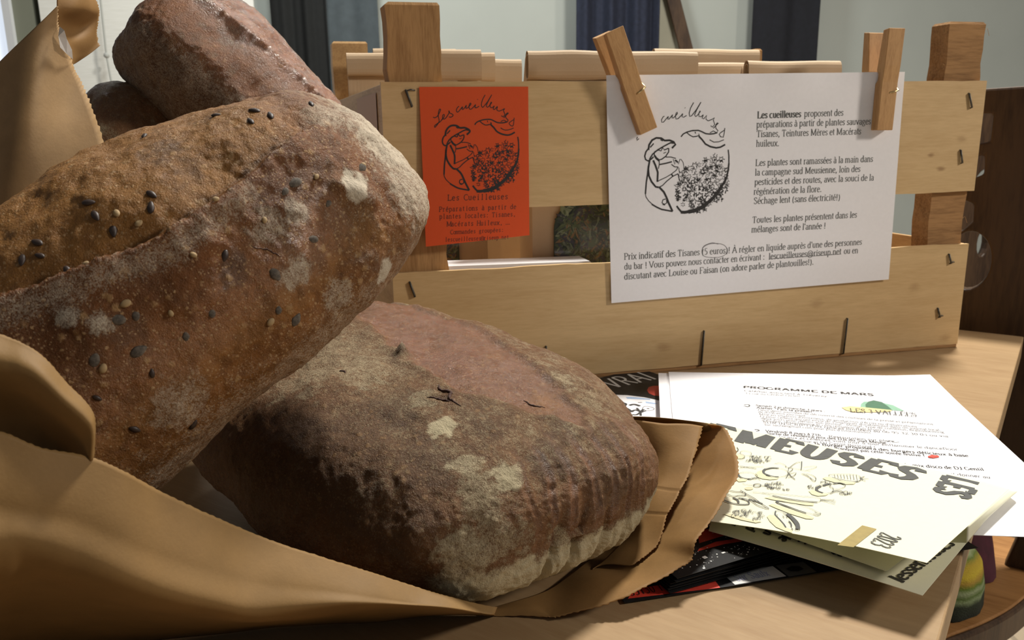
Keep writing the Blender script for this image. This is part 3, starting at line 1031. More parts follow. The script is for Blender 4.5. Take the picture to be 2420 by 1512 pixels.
# the slash along the seeded loaf: height of its lower lip along the loaf
SLX = [-0.147, -0.10, -0.06, -0.0164, -0.0049, 0.0048, 0.0165, 0.0277, 0.0388, 0.0481, 0.0583, 0.0712, 0.0841, 0.0977, 0.1123, 0.15]
SLZ = [0.090, 0.080, 0.070, 0.0595, 0.0553, 0.0528, 0.0505, 0.0469, 0.0452, 0.0450, 0.0452, 0.0457, 0.0457, 0.0455, 0.0441, 0.042]
DOUGH1 = random.Random(41)
BLIS1 = [(DOUGH1.uniform(-0.06, 0.14), -0.066 + DOUGH1.uniform(0, 0.03), DOUGH1.uniform(-0.02, 0.06), DOUGH1.uniform(0.0018, 0.0042), DOUGH1.uniform(0.5, 1.0)) for _ in range(70)]


def lip1(P):
    return P[:, 2] - np.interp(P[:, 0], SLX, SLZ) + 0.0011 * nvec(P, 130, 2.0) + 0.002 * nvec(P, 40, 6.0)


def def1(P, T, F):
    s = lip1(P)
    near = (P[:, 1] < 0.035) * (1 - sstep(0.098, 0.125, P[:, 0]))
    d = np.where(s > 0, -0.0050 * np.exp(-np.maximum(s, 0) / 0.022) * sstep(-0.0002, 0.0016, s), 0.0020 * np.exp(-(s / 0.007) ** 2)) * near
    for (x, y, z, r, h) in BLIS1:
        q = ((P[:, 0]-x)**2 + (P[:, 1]-y)**2 + (P[:, 2]-z)**2) / (r*r)
        d += 0.0008 * h * np.exp(-q)
    dd, _ = seg_d(P, (0.1050, -0.0535, 0.0200), (0.1130, -0.0530, 0.0085))
    d += 0.0026 * np.exp(-(dd / 0.0042) ** 2)
    for (x, y, z, r, h) in ((0.0822, -0.0598, 0.0242, 0.006, 0.0008), (-0.0056, -0.0605, 0.0415, 0.0055, 0.0016), (0.0004, -0.0639, 0.0354, 0.006, 0.0018), (0.0413, -0.0653, 0.035, 0.005, 0.001)):
        q = ((P[:, 0]-x)**2 + (P[:, 1]-y)**2 + (P[:, 2]-z)**2) / (r*r)
        d += h * np.exp(-q)
    return d


def mk1(P, T, F, n):
    x, y, z = P.T
    s = lip1(P)
    up = sstep(0.0, 0.003, s) * (y < 0.04) * (1 - sstep(0.09, 0.125, x))
    gold = np.maximum(0.92 * up, 0.75 * (1 - sstep(0.0, 0.03, np.abs(z - 0.004) + 0.010 * n)) * (x < 0.11))
    gold = np.maximum(gold, 0.55 * sstep(0.01, -0.03, z))
    flour = 0.06 + 0.10 * n + 0.24 * sstep(0.055, 0.135, x + 0.012 * n) + 0.34 * sstep(0.118, 0.142, x + 0.008 * n)
    flour = np.maximum(flour, 0.46 * np.exp(-((s + 0.006) / 0.008) ** 2) * (y < 0) * (x < 0.075))
    flour = np.maximum(flour, 0.42 * sstep(0.002, -0.028, z + 0.010 * n))
    flour = np.maximum(flour, blobs(P, [(0.110, -0.053, 0.015, 0.0085, 1.0), (0.137, -0.04, -0.002, 0.020, 0.62), (0.139, -0.03, 0.020, 0.022, 0.74), (0.122, -0.034, 0.044, 0.014, 0.55),
        (-0.0056, -0.0605, 0.0415, 0.0058, 0.62), (0.0004, -0.0639, 0.0354, 0.0065, 0.6), (0.0822, -0.0598, 0.0242, 0.007, 0.55), (0.0005, -0.0661, -0.0079, 0.016, 0.45),
        (0.0709, -0.0613, 0.0264, 0.009, 0.5), (0.0905, -0.0414, 0.0581, 0.008, 0.6), (0.0223, -0.0461, 0.0661, 0.008, 0.55), (0.0650, -0.0651, 0.0063, 0.009, 0.6),
        (0.0759, -0.0582, -0.0149, 0.012, 0.5), (0.1, -0.052, -0.0211, 0.007, 0.8), (0.0590, -0.0335, 0.0690, 0.010, 0.5)], 0.5, n))
    flour *= 1 - 0.85 * up
    dark = blobs(P, [(0.0572, -0.0335, 0.0698, 0.010, 0.75), (0.0611, -0.0451, 0.06, 0.008, 0.6), (0.088, -0.0560, 0.032, 0.018, 0.6), (0.0048, -0.064, 0.030, 0.010, 0.7),
        (-0.02, -0.060, 0.036, 0.030, 0.55), (0.0481, -0.0652, 0.0216, 0.007, 0.9), (0.0759, -0.0582, 0.018, 0.016, 0.4), (0.02, -0.064, 0.038, 0.014, 0.5), (0.10, -0.055, 0.012, 0.014, 0.45)], 0.7, n)
    dark = np.maximum(dark, 0.35 * sstep(0.15, 0.5, n) * (s < 0))
    red = 0.55 * (1 - sstep(0.0, 0.020, np.abs(z - 0.012) + 0.008 * n)) * (x < 0.1) * (x > -0.05)
    return dict(flour=flour, dark=dark, gold=gold, red=red)


BAND2 = [(-0.16, 0.040, 0.06), (-0.0674, 0.024, 0.061), (-0.0099, 0.018, 0.0617), (0.0365, 0.013, 0.0607), (0.0886, 0.004, 0.0605), (0.112, 0.011, 0.0517), (0.135, 0.021, 0.0443)]
CR2 = [(0.0860, -0.0290, 0.0580), (0.0893, -0.0306, 0.0574), (0.0959, -0.0288, 0.0568), (0.0990, -0.0315, 0.0560), (0.1069, -0.0303, 0.054)]
CR2b = [(0.0892, -0.0383, 0.0557), (0.0955, -0.0345, 0.0552), (0.1010, -0.0322, 0.0552)]


def band2(P, n=None):
    q = P.copy(); q[:, 2] = 0
    L_ = [(a, b, 0) for a, b, c in BAND2]
    return polyd(q, L_) - np.interp(P[:, 0], [-0.1, 0.03, 0.09, 0.115, 0.14], [0.032, 0.032, 0.028, 0.018, 0.004]) + 0.006 * nvec(P, 60, 3.0) + 0.0025 * nvec(P, 170, 5.0)


def crease2(P):
    x, y, z = P.T
    w = y + 0.004 * nvec(P, 45, 8.0) + 0.10 * (x - 0.14) + 0.05 * z
    g = np.cos(2 * np.pi * w / 0.0125)
    act = sstep(0.125, 0.148, x) * sstep(-0.040, -0.010, z) * (1 - sstep(0.036, 0.050, z)) * sstep(-0.045, -0.012, y) * (1 - sstep(0.05, 0.075, y))
    return g, act


def def2(P, T, F):
    x, y, z = P.T
    b = band2(P); top = sstep(0.02, 0.04, z)
    d = top * (-0.0016 * (1 - sstep(-0.004, 0.002, b)) + 0.0012 * np.exp(-((b - 0.002) / 0.003) ** 2))
    g, act = crease2(P)
    d += act * (-0.0011 * sstep(0.35, 1.0, g) + 0.0005 * g)
    # deep folds where the dough was pinched underneath
    for (ya, yb, h) in ((-0.0215, -0.010, 0.0030), (-0.0075, 0.004, 0.0030), (0.0144, 0.021, 0.0022), (0.0318, 0.035, 0.0018)):
        yc = ya + (yb - ya) * sstep(-0.03, 0.03, z)
        d -= h * np.exp(-((y - yc) / 0.0022) ** 2) * sstep(0.14, 0.155, x) * (1 - sstep(0.002, 0.022, z))
    d += 0.0065 * np.exp(-((x - 0.0365)**2 + (y + 0.0200)**2 + (z - 0.0607)**2) / 0.0034**2)
    for cr in (CR2, CR2b):
        q = polyd(P, cr)
        d += -0.0016 * np.exp(-(q / 0.0008) ** 2) + 0.0007 * np.exp(-((q - 0.0022) / 0.0015) ** 2)
    return d


def mk2(P, T, F, n):
    x, y, z = P.T
    b = band2(P); top = sstep(0.018, 0.036, z)
    inb = top * (1 - sstep(-0.005, 0.003, b + 0.003 * n))
    red = inb * (0.80 + 0.5 * n) * (1 - 0.5 * sstep(0.10, 0.14, x))
    g, act = crease2(P)
    red = np.maximum(red, 0.50 * act * sstep(-0.1, 0.7, g + n * 0.8) * sstep(-0.006, 0.006, z))
    red = np.maximum(red, 0.75 * (1 - sstep(-0.012, 0.018, z + 0.008 * n)) * (1 - sstep(0.12, 0.150, x)))
    flour = 0.22 + 0.16 * n
    flour += 0.14 * top * (1 - inb) * sstep(-0.11, -0.03, y)
    rim = sstep(0.004, -0.008, z + 0.004 * n) * sstep(0.135, 0.155, x)
    flour = np.maximum(flour, 1.0 * rim)
    flour = np.maximum(flour, 0.95 * sstep(-0.03, -0.045, z))
    flour = np.maximum(flour, blobs(P, [(0.0386, -0.045, 0.0588, 0.032, 0.52), (0.010, -0.055, 0.0588, 0.050, 0.48), (0.1127, -0.0444, 0.0496, 0.009, 0.92), (0.1353, -0.0484, 0.0398, 0.010, 0.62), (0.1489, -0.0345, 0.0347, 0.009, 0.85),
        (0.1506, -0.048, 0.0292, 0.016, 0.56), (0.1052, 0.0397, 0.0526, 0.012, 0.55), (0.1258, 0.0425, 0.0438, 0.012, 0.5), (0.156, -0.045, 0.012, 0.018, 0.52), (0.163, -0.012, 0.002, 0.012, 0.60), (0.150, -0.062, 0.004, 0.016, 0.62),
        (0.0904, -0.0416, 0.0546, 0.010, 0.55)], 0.6, n))
    flour *= 1 - 0.80 * inb
    flour *= 1 - 0.5 * act * (1 - rim) * sstep(0.0, 0.8, g)
    dark = blobs(P, [(0.0865, -0.0636, 0.0476, 0.030, 0.8), (0.077, -0.0906, 0.0403, 0.032, 0.6), (0.1084, -0.088, 0.0303, 0.030, 0.6), (0.121, -0.062, 0.0424, 0.020, 0.75), (0.1199, -0.0245, 0.0514, 0.018, 0.65),
        (0.1487, -0.0085, 0.0377, 0.014, 0.8), (0.163, 0.0216, 0.0186, 0.016, 0.6), (0.1333, -0.0814, 0.0182, 0.020, 0.6), (0.1409, 0.0100, 0.0424, 0.014, 0.75), (0.146, 0.03, 0.036, 0.014, 0.6)], 0.6, n)
    dark *= 1 - 0.8 * inb
    dark = np.maximum(dark, np.exp(-(polyd(P, CR2) / 0.0009) ** 2) * 0.95)
    dark = np.maximum(dark, np.exp(-(polyd(P, CR2b) / 0.0008) ** 2) * 0.9)
    dark = np.maximum(dark, 0.8 * np.exp(-((x - 0.0365)**2 + (y + 0.0200)**2 + (z - 0.0607)**2) / 0.0045**2))
    gold = blobs(P, [(0.073, 0.010, 0.0605, 0.010, 0.8), (0.118, 0.016, 0.0505, 0.010, 0.6)], 0.5, n)
    return dict(flour=flour, dark=dark, gold=gold, red=red)


def def3(P, T, F):
    x, y, z = P.T
    s = z - 0.030 - 0.12 * x
    return np.where(s > 0, 0.0030 * np.exp(-(s / 0.006) ** 2), 0.0018 * np.exp(-(s / 0.004) ** 2)) * (y > -0.06)


def mk3(P, T, F, n):
    x, y, z = P.T
    under = sstep(-0.004, -0.020, z + 0.006 * n)
    flour = np.maximum(0.12 + 0.3 * n, 0.46 * under)
    dark = 0.55 * sstep(-0.1, 0.4, n) * (1 - under) + 0.55 * under
    red = 0.95 * sstep(0.0, 0.035, z + 0.01 * n) * (1 - under)
    gold = 0.35 * sstep(0.2, 0.5, n)
    return dict(flour=flour, dark=dark, gold=gold, red=red)


def mk4(P, T, F, n):
    return dict(flour=0.30 + 0.3 * n, dark=0.1 * np.ones(len(P)), gold=0.4 + 0 * n, red=0.3 + 0 * n)


L2o, Q2, N2 = loaf('bread_loaf', (-0.0721, 0.4752, 0.0568), (0.634, -0.771, -0.0609), None, 'dark floury loaf lying lowest on the paper bag, its puckered end facing right', M['bread2'],
     0.165, 0.1125, 0.063, 0.0526, 420, 380, 4.0, def2, mk2)
L1o, Q1, N1 = loaf('bread_loaf', (-0.1643, 0.3417, 0.1411), (0.7296, 0.4273, 0.5331), None, 'big seeded loaf resting across the floury loaf, nearest the camera', M['bread1'],
     0.1471, 0.0673, 0.0809, 0.0437, 420, 380, 9.0, def1, mk1)
L3o, Q3, N3 = loaf('bread_loaf', (-0.2055,0.6,0.2547), (0.64, 0.16, -0.70), (0.55, 0.60, 0.52), 'glossy brown loaf propped highest, leaning above the seeded loaf', M['bread3'],
     0.083, 0.056, 0.066, 0.032, 220, 200, 17.0, def3, mk3, p=0.75, bexp=0.42)
L4o, Q4, N4 = loaf('bread_loaf', (-0.284, 0.60, 0.1378), (0.05, 0.02, 1), None, 'shaded loaf standing on end inside the upright paper bag', M['bread2'],
     0.137, 0.058, 0.052, 0.052, 120, 100, 23.0, none_def, mk4)


def seed_mesh(name, a, b, c, mat, tip=0.35):
    th = [math.pi * k / 8 for k in range(9)]
    mb = MB()
    pts = []
    for t_ in th:
        for k in range(10):
            f_ = 2 * math.pi * k / 10
            w_ = math.sin(t_) * (1 - tip * max(0, math.cos(t_)))
            pts.append((a * math.cos(t_), b * w_ * math.cos(f_), c * w_ * math.sin(f_)))
    mb.add(pts, [(i*10+k, i*10+(k+1) % 10, (i+1)*10+(k+1) % 10, (i+1)*10+k) for i in range(8) for k in range(10)])
    me = bpy.data.meshes.new(name)
    me.from_pydata(mb.v, [], mb.f)
    for p in me.polygons: p.use_smooth = True
    me.materials.append(mat)
    return me


def press_seeds(lo, Q, N, pts, name, mesh, rnd, lift=0.0003, smin=0.8, smax=1.25):
    Qf, Nf = Q.reshape(-1, 3), N.reshape(-1, 3)
    for p in pts:
        k = int(np.argmin(np.linalg.norm(Qf - np.array(p[:3]), axis=1)))
        n = Vector(Nf[k]); c = Vector(Qf[k])
        u = n.orthogonal().normalized()
        a = p[3] if len(p) > 3 else rnd.uniform(0, 6.28)
        u = Matrix.Rotation(a, 3, n) @ u
        v = n.cross(u)
        o = bpy.data.objects.new(name, mesh)
        COL.objects.link(o)
        o.parent = lo
        sc = rnd.uniform(smin, smax)
        o.matrix_local = Matrix.Translation(c + n * lift) @ Matrix((u, v, n)).transposed().to_4x4() @ Matrix.Scale(sc, 4)
    return


M['seed_dark'] = plain('dark_seed', (0.030, 0.016, 0.011), 0.5, 0, 0.4, 400)
M['seed_pale'] = plain('pale_grain', (0.34, 0.235, 0.115), 0.7, 0, 0.2, 500)
M['seed_grey'] = plain('grey_floured_seed', (0.085, 0.070, 0.055), 0.85, 0, 0.6, 900)
rnd = random.Random(77)
sd = seed_mesh('seed', 0.0024, 0.0013, 0.0008, M['seed_dark'])
sg = seed_mesh('seed', 0.0028, 0.0019, 0.0009, M['seed_grey'])
sp_ = seed_mesh('grain', 0.0016, 0.0012, 0.0007, M['seed_pale'], 0.1)
SEED1 = [(0.0855, -0.0228, 0.0706), (0.0995, -0.0308, 0.0631), (0.0945, -0.0359, 0.0612), (0.0591, -0.0136, 0.076), (0.0433, -0.0519, 0.0607), (0.0403, -0.055, 0.0578), (0.0246, -0.0543, 0.0571),
         (0.0025, -0.0421, 0.0683), (-0.0058, -0.044, 0.0653), (-0.0001, -0.0464, 0.0642), (0.0043, -0.0534, 0.0562), (0.0021, -0.067, 0.0092), (-0.0176, -0.0662, 0.0135), (-0.0152, -0.0648, -0.0037),
         (0.0001, -0.0609, -0.0184), (0.0235, -0.0482, 0.0645), (0.0492, -0.0646, 0.0278), (0.0247, -0.0433, 0.0689), (0.1204, -0.0295, 0.0506), (0.1029, -0.0349, 0.0579)]
SEED1G = [(0.0195, -0.0665, 0.0123), (0.0557, -0.064, -0.0095), (0.0321, -0.067, 0.014), (0.0840, -0.0575, 0.0330), (0.0900, -0.0560, 0.0330), (0.0048, -0.064, 0.0320), (0.0110, -0.0645, 0.0300), (-0.0080, -0.0640, 0.0250), (0.0810, -0.0600, 0.0120),
          (0.0964, -0.0556, 0.0179), (0.0530, -0.0645, -0.0010), (0.0042, -0.0662, 0.0185), (0.0600, -0.0655, 0.0100), (0.1180, -0.0470, 0.0200)]
GRAIN1 = [(0.0295, -0.0519, 0.0614), (0.0412, -0.0653, 0.035), (0.0594, -0.0575, 0.0463), (0.0116, -0.0641, 0.0342), (0.0472, -0.0657, -0.0032), (0.0212, -0.0662, 0.0227), (-0.008, -0.067, 0.0211), (0.1202, -0.0461, 0.0201), (0.0700, -0.0620, 0.0300),
          (0.0980, -0.0510, 0.0290), (0.0330, -0.0560, 0.0540), (0.0100, -0.0560, 0.0500)]
press_seeds(L1o, Q1, N1, SEED1, 'seed', sd, rnd, 0.0001, 0.7, 1.15)
press_seeds(L1o, Q1, N1, SEED1G, 'seed', sg, rnd, -0.0002, 0.7, 1.15)
press_seeds(L1o, Q1, N1, GRAIN1, 'grain', sp_, rnd, 0.0002)


def crust_crack(lo, Q, N, pts, w, mat):
    """irregular dark split in the crust, following the surface"""
    Qf, Nf = Q.reshape(-1, 3), N.reshape(-1, 3)
    P = crom(pts, len(pts) * 6)
    out = []; rs = []
    rr = random.Random(int(abs(pts[0][0]) * 1e5))
    for i, p in enumerate(P):
        p = np.array(p) + np.array([rr.uniform(-1, 1) * 0.0004 for _ in range(3)])
        d = np.linalg.norm(Qf - p, axis=1)
        ks = np.argsort(d)[:4]
        n = Vector(Nf[ks].mean(0)).normalized(); c = Vector(Qf[ks].mean(0))
        v = Vector(p) - c
        out.append(c + v - n * v.dot(n) + n * 0.00005)
        t_ = i / (len(P) - 1)
        rs.append(w * (0.25 + math.sin(math.pi * t_) * rr.uniform(0.6, 1.1)))
    mb = MB(); mb.tube(out, rs, 5)
    return mb.build('crust_crack', mat, lo, smooth=True)


M['crack'] = plain('scorched_crack', (0.045, 0.016, 0.008), 0.8, 0, 0.4, 900)
crust_crack(L2o, Q2, N2, CR2, 0.0009, M['crack'])
crust_crack(L2o, Q2, N2, CR2b, 0.0008, M['crack'])
crust_crack(L2o, Q2, N2, [(0.0325, -0.0575, 0.0568), (0.0345, -0.0555, 0.0570), (0.0380, -0.0560, 0.0570)], 0.0005, M['crack'])
crust_crack(L2o, Q2, N2, [(0.1123, 0.006, 0.0517), (0.1180, 0.008, 0.0505), (0.1215, 0.013, 0.049)], 0.0005, M['crack'])
crust_crack(L1o, Q1, N1, [(0.0595, -0.0640, 0.0250), (0.0640, -0.0640, 0.0190), (0.0660, -0.0645, 0.0150)], 0.0003, M['crack'])

# ================================================================ kraft paper bags around the bread
def zigzag(grid, amp, seed, side='last'):
    """saw-tooth cut edge on the last column/row of a sheet"""
    rnd = random.Random(seed)
    row = grid[-1] if side == 'last' else grid[0]
    nxt = grid[-2] if side == 'last' else grid[1]
    for i in range(len(row)):
        d = (row[i] - nxt[i])
        d = d.normalized() if d.length > 1e-9 else Vector((0, 0, 0))
        row[i] = row[i] + d * amp * ((1 if i % 2 else -0.6) * rnd.uniform(0.1, 1.2) + 0.9 * noise.noise(Vector((i * 0.13, seed, 0))))
    return grid


bag = thing('paper_bag', (-0.1162,0.3773,0), 'open brown kraft paper bag lying around the two front loaves', 'paper bag')
BO = bag.location.copy()


def bag_part(grid, name, par, mat, org, solid=0.00035):
    g = [[p - org for p in r_] for r_ in grid]
    o = grid_mb(g).build(name, mat, par, smooth=True, solid=solid)
    return o


rim = [(-0.1832,0.222,0.1561),(-0.1694,0.23,0.1523),(-0.1612,0.236,0.1463),(-0.152,0.241,0.1381),(-0.1414,0.25,0.1305),(-0.1339,0.256,0.1228),(-0.1264,0.266,0.1103),(-0.1149,0.276,0.0961),(-0.1032,0.286,0.083),(-0.0891,0.292,0.0726),(-0.0699,0.298,0.0612),(-0.0567,0.301,0.0543),(-0.0398,0.306,0.045),(-0.0279,0.309,0.0395),(-0.0084,0.32,0.0275)]
crs = [(-0.1863,0.215,0.1128),(-0.1685,0.218,0.1107),(-0.16,0.226,0.1067),(-0.156,0.23,0.1053),(-0.1483,0.236,0.0981),(-0.1358,0.244,0.0863),(-0.1235,0.253,0.0745),(-0.1091,0.262,0.0636),(-0.0999,0.268,0.0573),(-0.0887,0.275,0.0541),(-0.074,0.282,0.0519),(-0.0633,0.287,0.0496),(-0.0476,0.296,0.0439),(-0.0289,0.303,0.0386),(-0.0115,0.318,0.0269)]
bas = [(-0.2819,0.3128,0.0008),(-0.257,0.321,0.0008),(-0.2392,0.3236,0.0008),(-0.2288,0.3258,0.0008),(-0.2131,0.3291,0.0008),(-0.1893,0.333,0.0008),(-0.1669,0.337,0.0008),(-0.1435,0.342,0.0008),(-0.1245,0.3456,0.0008),(-0.1083,0.3469,0.0008),(-0.0878,0.3485,0.0008),(-0.067,0.349,0.0008),(-0.0465,0.3524,0.0008),(-0.0297,0.3537,0.0008),(-0.0107,0.3536,0.0008)]
mid = [tuple(0.5 * a + 0.5 * b - (0.004 if k == 1 else 0) for k, (a, b) in enumerate(zip(p, q))) for p, q in zip(rim, crs)]
low = [tuple(0.62 * a + 0.38 * b for a, b in zip(p, q)) for p, q in zip(crs, bas)]
gf = loft([bas, low, crs, mid, rim], 170, 60, 0.0012, 3.0, 26.0)
zigzag(gf, 0.00022, 4)
bag_part(gf, 'front_wall', bag, M['kraft'], BO)

c0 = [(-0.0214,0.3563,0.0006),(0.0133,0.3714,0.0015),(0.0378,0.3984,0.0025),(0.0549,0.4235,0.004),(0.0699,0.4603,0.01),(0.0798,0.4916,0.022),(0.0784,0.4858,0.048)]
c1 = [(-0.017,0.3528,0.0012),(0.0131,0.3506,0.0012),(0.0197,0.3496,0.002),(0.0353,0.3495,0.006),(0.0537,0.3518,0.011),(0.0694,0.3594,0.0135),(0.0831,0.3655,0.0175),(0.0906,0.3678,0.021),(0.0939,0.3736,0.028),(0.1036,0.3857,0.033),(0.1145,0.4042,0.037),(0.1261,0.4215,0.041),(0.1318,0.4371,0.044),(0.1344,0.4614,0.05),(0.1315,0.4722,0.054),(0.1244,0.4695,0.056)]
gm = loft([c0, c1], 150, 30, 0.0015, 8.0, 40.0)
gm = [[p + Vector((0, 0, 0.002 * math.sin(3.14 * j / 29) * (0.5 + 0.5 * math.sin(i * 0.21)))) for i, p in enumerate(r_)] for j, r_ in enumerate(gm)]
zigzag(gm, 0.0007, 9)
bag_part(gm, 'mouth_flap', bag, M['kraft_thin'], BO)

c2 = [(0.0411,0.3857,0.006),(0.0512,0.3938,0.01),(0.062,0.4059,0.016),(0.0698,0.4273,0.026),(0.0735,0.4528,0.036),(0.0687,0.4586,0.064)]
c3 = [(0.0465,0.393,0.0075),(0.0592,0.3822,0.0105),(0.0665,0.3837,0.0135),(0.076,0.3892,0.0185),(0.0827,0.4009,0.027),(0.0897,0.4112,0.034),(0.0988,0.4247,0.04),(0.1077,0.4425,0.048),(0.1165,0.4621,0.0575)]
gi = loft([c2, c3], 110, 24, 0.0010, 15.0, 60.0)
for i in (int(110 * 0.52), int(110 * 0.68)):
    for r_ in gi: r_[i] = r_[i] + Vector((0.0, 0.0008, -0.0005))
zigzag(gi, 0.0006, 12)
bag_part(gi, 'inner_wall', bag, M['kraft_thin'], BO)
# upper wall behind the loaf joining the two edges
c4 = [(0.0656,0.455,0.067),(0.0847,0.4616,0.064),(0.1011,0.4653,0.061),(0.1185,0.4672,0.0575),(0.1298,0.4839,0.0505)]
c5 = [(0.0769,0.4937,0.045),(0.0983,0.5033,0.038),(0.1148,0.5,0.033),(0.1293,0.4895,0.031),(0.139,0.477,0.036)]
gu = loft([c4, c5], 40, 10, 0.0006, 22.0, 40.0)
bag_part(gu, 'rear_wall', bag, M['kraft'], BO)

e1_ = [(-0.1785,0.247,0.1809),(-0.1655,0.25,0.1737),(-0.1581,0.2505,0.17),(-0.152,0.2505,0.1649),(-0.1463,0.2505,0.1568),(-0.1401,0.2505,0.149),(-0.1387,0.25,0.1429),(-0.1415,0.2505,0.1301)]
e2_ = [(-0.1743,0.238,0.1702),(-0.1619,0.242,0.165),(-0.1561,0.243,0.1629),(-0.1509,0.2435,0.1591),(-0.1451,0.2445,0.1516),(-0.1403,0.246,0.1444),(-0.1393,0.247,0.1396),(-0.1422,0.249,0.1298)]
e3_ = [(-0.1871,0.25,0.1437),(-0.1714,0.252,0.1449),(-0.1657,0.253,0.1445),(-0.161,0.254,0.1418),(-0.1576,0.2555,0.1366),(-0.1545,0.2565,0.1315),(-0.1521,0.2565,0.1283),(-0.1511,0.2565,0.1252)]
e4_ = [(-0.1873,0.246,0.1274),(-0.1719,0.248,0.1262),(-0.1669,0.25,0.1252),(-0.1618,0.251,0.1247),(-0.1575,0.252,0.1242),(-0.1531,0.252,0.1241),(-0.151,0.253,0.1228),(-0.1497,0.253,0.122)]
ge = loft([e4_, e3_, e2_, e1_], 70, 40, 0.0004, 31.0, 40.0)
zigzag(ge, 0.0002, 14)
bag_part(ge, 'folded_edge', bag, M['kraft'], BO)

# upright bag on the left
bag2 = thing('paper_bag', (-0.2846,0.47,0.0903)[:2] + (0.0,), 'upright brown kraft bag with torn top at the left', 'paper bag')
B2 = bag2.location.copy()
l0 = [(-0.3527,0.44,0.2163),(-0.3529,0.43,0.1761),(-0.354,0.42,0.1313),(-0.3688,0.42,0.0575),(-0.3827,0.43,0.0282)]
l1 = [(-0.2916,0.43,0.2507),(-0.2919,0.42,0.2099),(-0.2926,0.41,0.167),(-0.3027,0.41,0.1096),(-0.3232,0.42,0.0321)]
l2_ = [(-0.2438,0.42,0.2808),(-0.2427,0.405,0.2412),(-0.2455,0.4,0.2043),(-0.2563,0.4,0.1349),(-0.2737,0.41,0.0324)]
l3 = [(-0.2243,0.425,0.2988),(-0.2267,0.428,0.2908),(-0.2268,0.43,0.2843),(-0.2261,0.434,0.2732),(-0.2244,0.436,0.2649),(-0.2206,0.436,0.252),(-0.2163,0.436,0.2334),(-0.2099,0.43,0.208),(-0.2074,0.43,0.1831),(-0.2074,0.43,0.1264),(-0.2171,0.43,0.0268)]
g = loft([l0, l1, l2_, l3], 120, 50, 0.002, 5.0, 16.0)
zigzag(g, 0.0007, 3)
bag_part(g, 'front_wall', bag2, M['kraft_dull'], B2)
f0 = [(-0.2268,0.432,0.3099),(-0.2269,0.43,0.2995),(-0.2293,0.433,0.2914),(-0.2294,0.435,0.2848),(-0.2293,0.438,0.2768),(-0.229,0.44,0.272)]
f1 = [(-0.223,0.445,0.312),(-0.2215,0.44,0.3009),(-0.2296,0.452,0.2942),(-0.2291,0.446,0.285),(-0.2302,0.45,0.2789),(-0.2312,0.45,0.2755)]
f2 = [(-0.225,0.46,0.3146),(-0.2218,0.462,0.3054),(-0.2228,0.463,0.2999),(-0.2252,0.463,0.2922),(-0.2261,0.463,0.2876),(-0.2254,0.463,0.2854)]
g = loft([f0, f1, f2], 60, 30, 0.0025, 11.0, 45.0)
zigzag(g, 0.0008, 6)
bag_part(g, 'torn_flap', bag2, M['kraft_thin'], B2)
mbl = MB()
rv = [(-0.2266,0.427,0.2906), (-0.2229,0.424,0.2882), (-0.2233,0.426,0.2844), (-0.2235,0.43,0.2795), (-0.2253,0.433,0.2752), (-0.2254,0.428,0.2773), (-0.2262,0.424,0.2802), (-0.2263,0.424,0.2856)]
mbl.add([Vector(p) - B2 for p in rv], [tuple(range(len(rv)))])
mbl.build('torn_white_edge', M['label'], bag2, solid=0.0003)
k0 = [(-0.5346,0.66,0.1798),(-0.4721,0.69,0.2364),(-0.4144,0.7,0.26),(-0.3567,0.69,0.2451),(-0.3019,0.66,0.2038)]
k1 = [(-0.5677,0.66,0.0155),(-0.5119,0.69,0.0103),(-0.4537,0.7,0.008),(-0.3892,0.69,0.0083),(-0.3253,0.66,0.0116)]
g = loft([k0, k1], 50, 20, 0.003, 19.0, 14.0)
bag_part(g, 'back_wall', bag2, M['kraft'], B2)

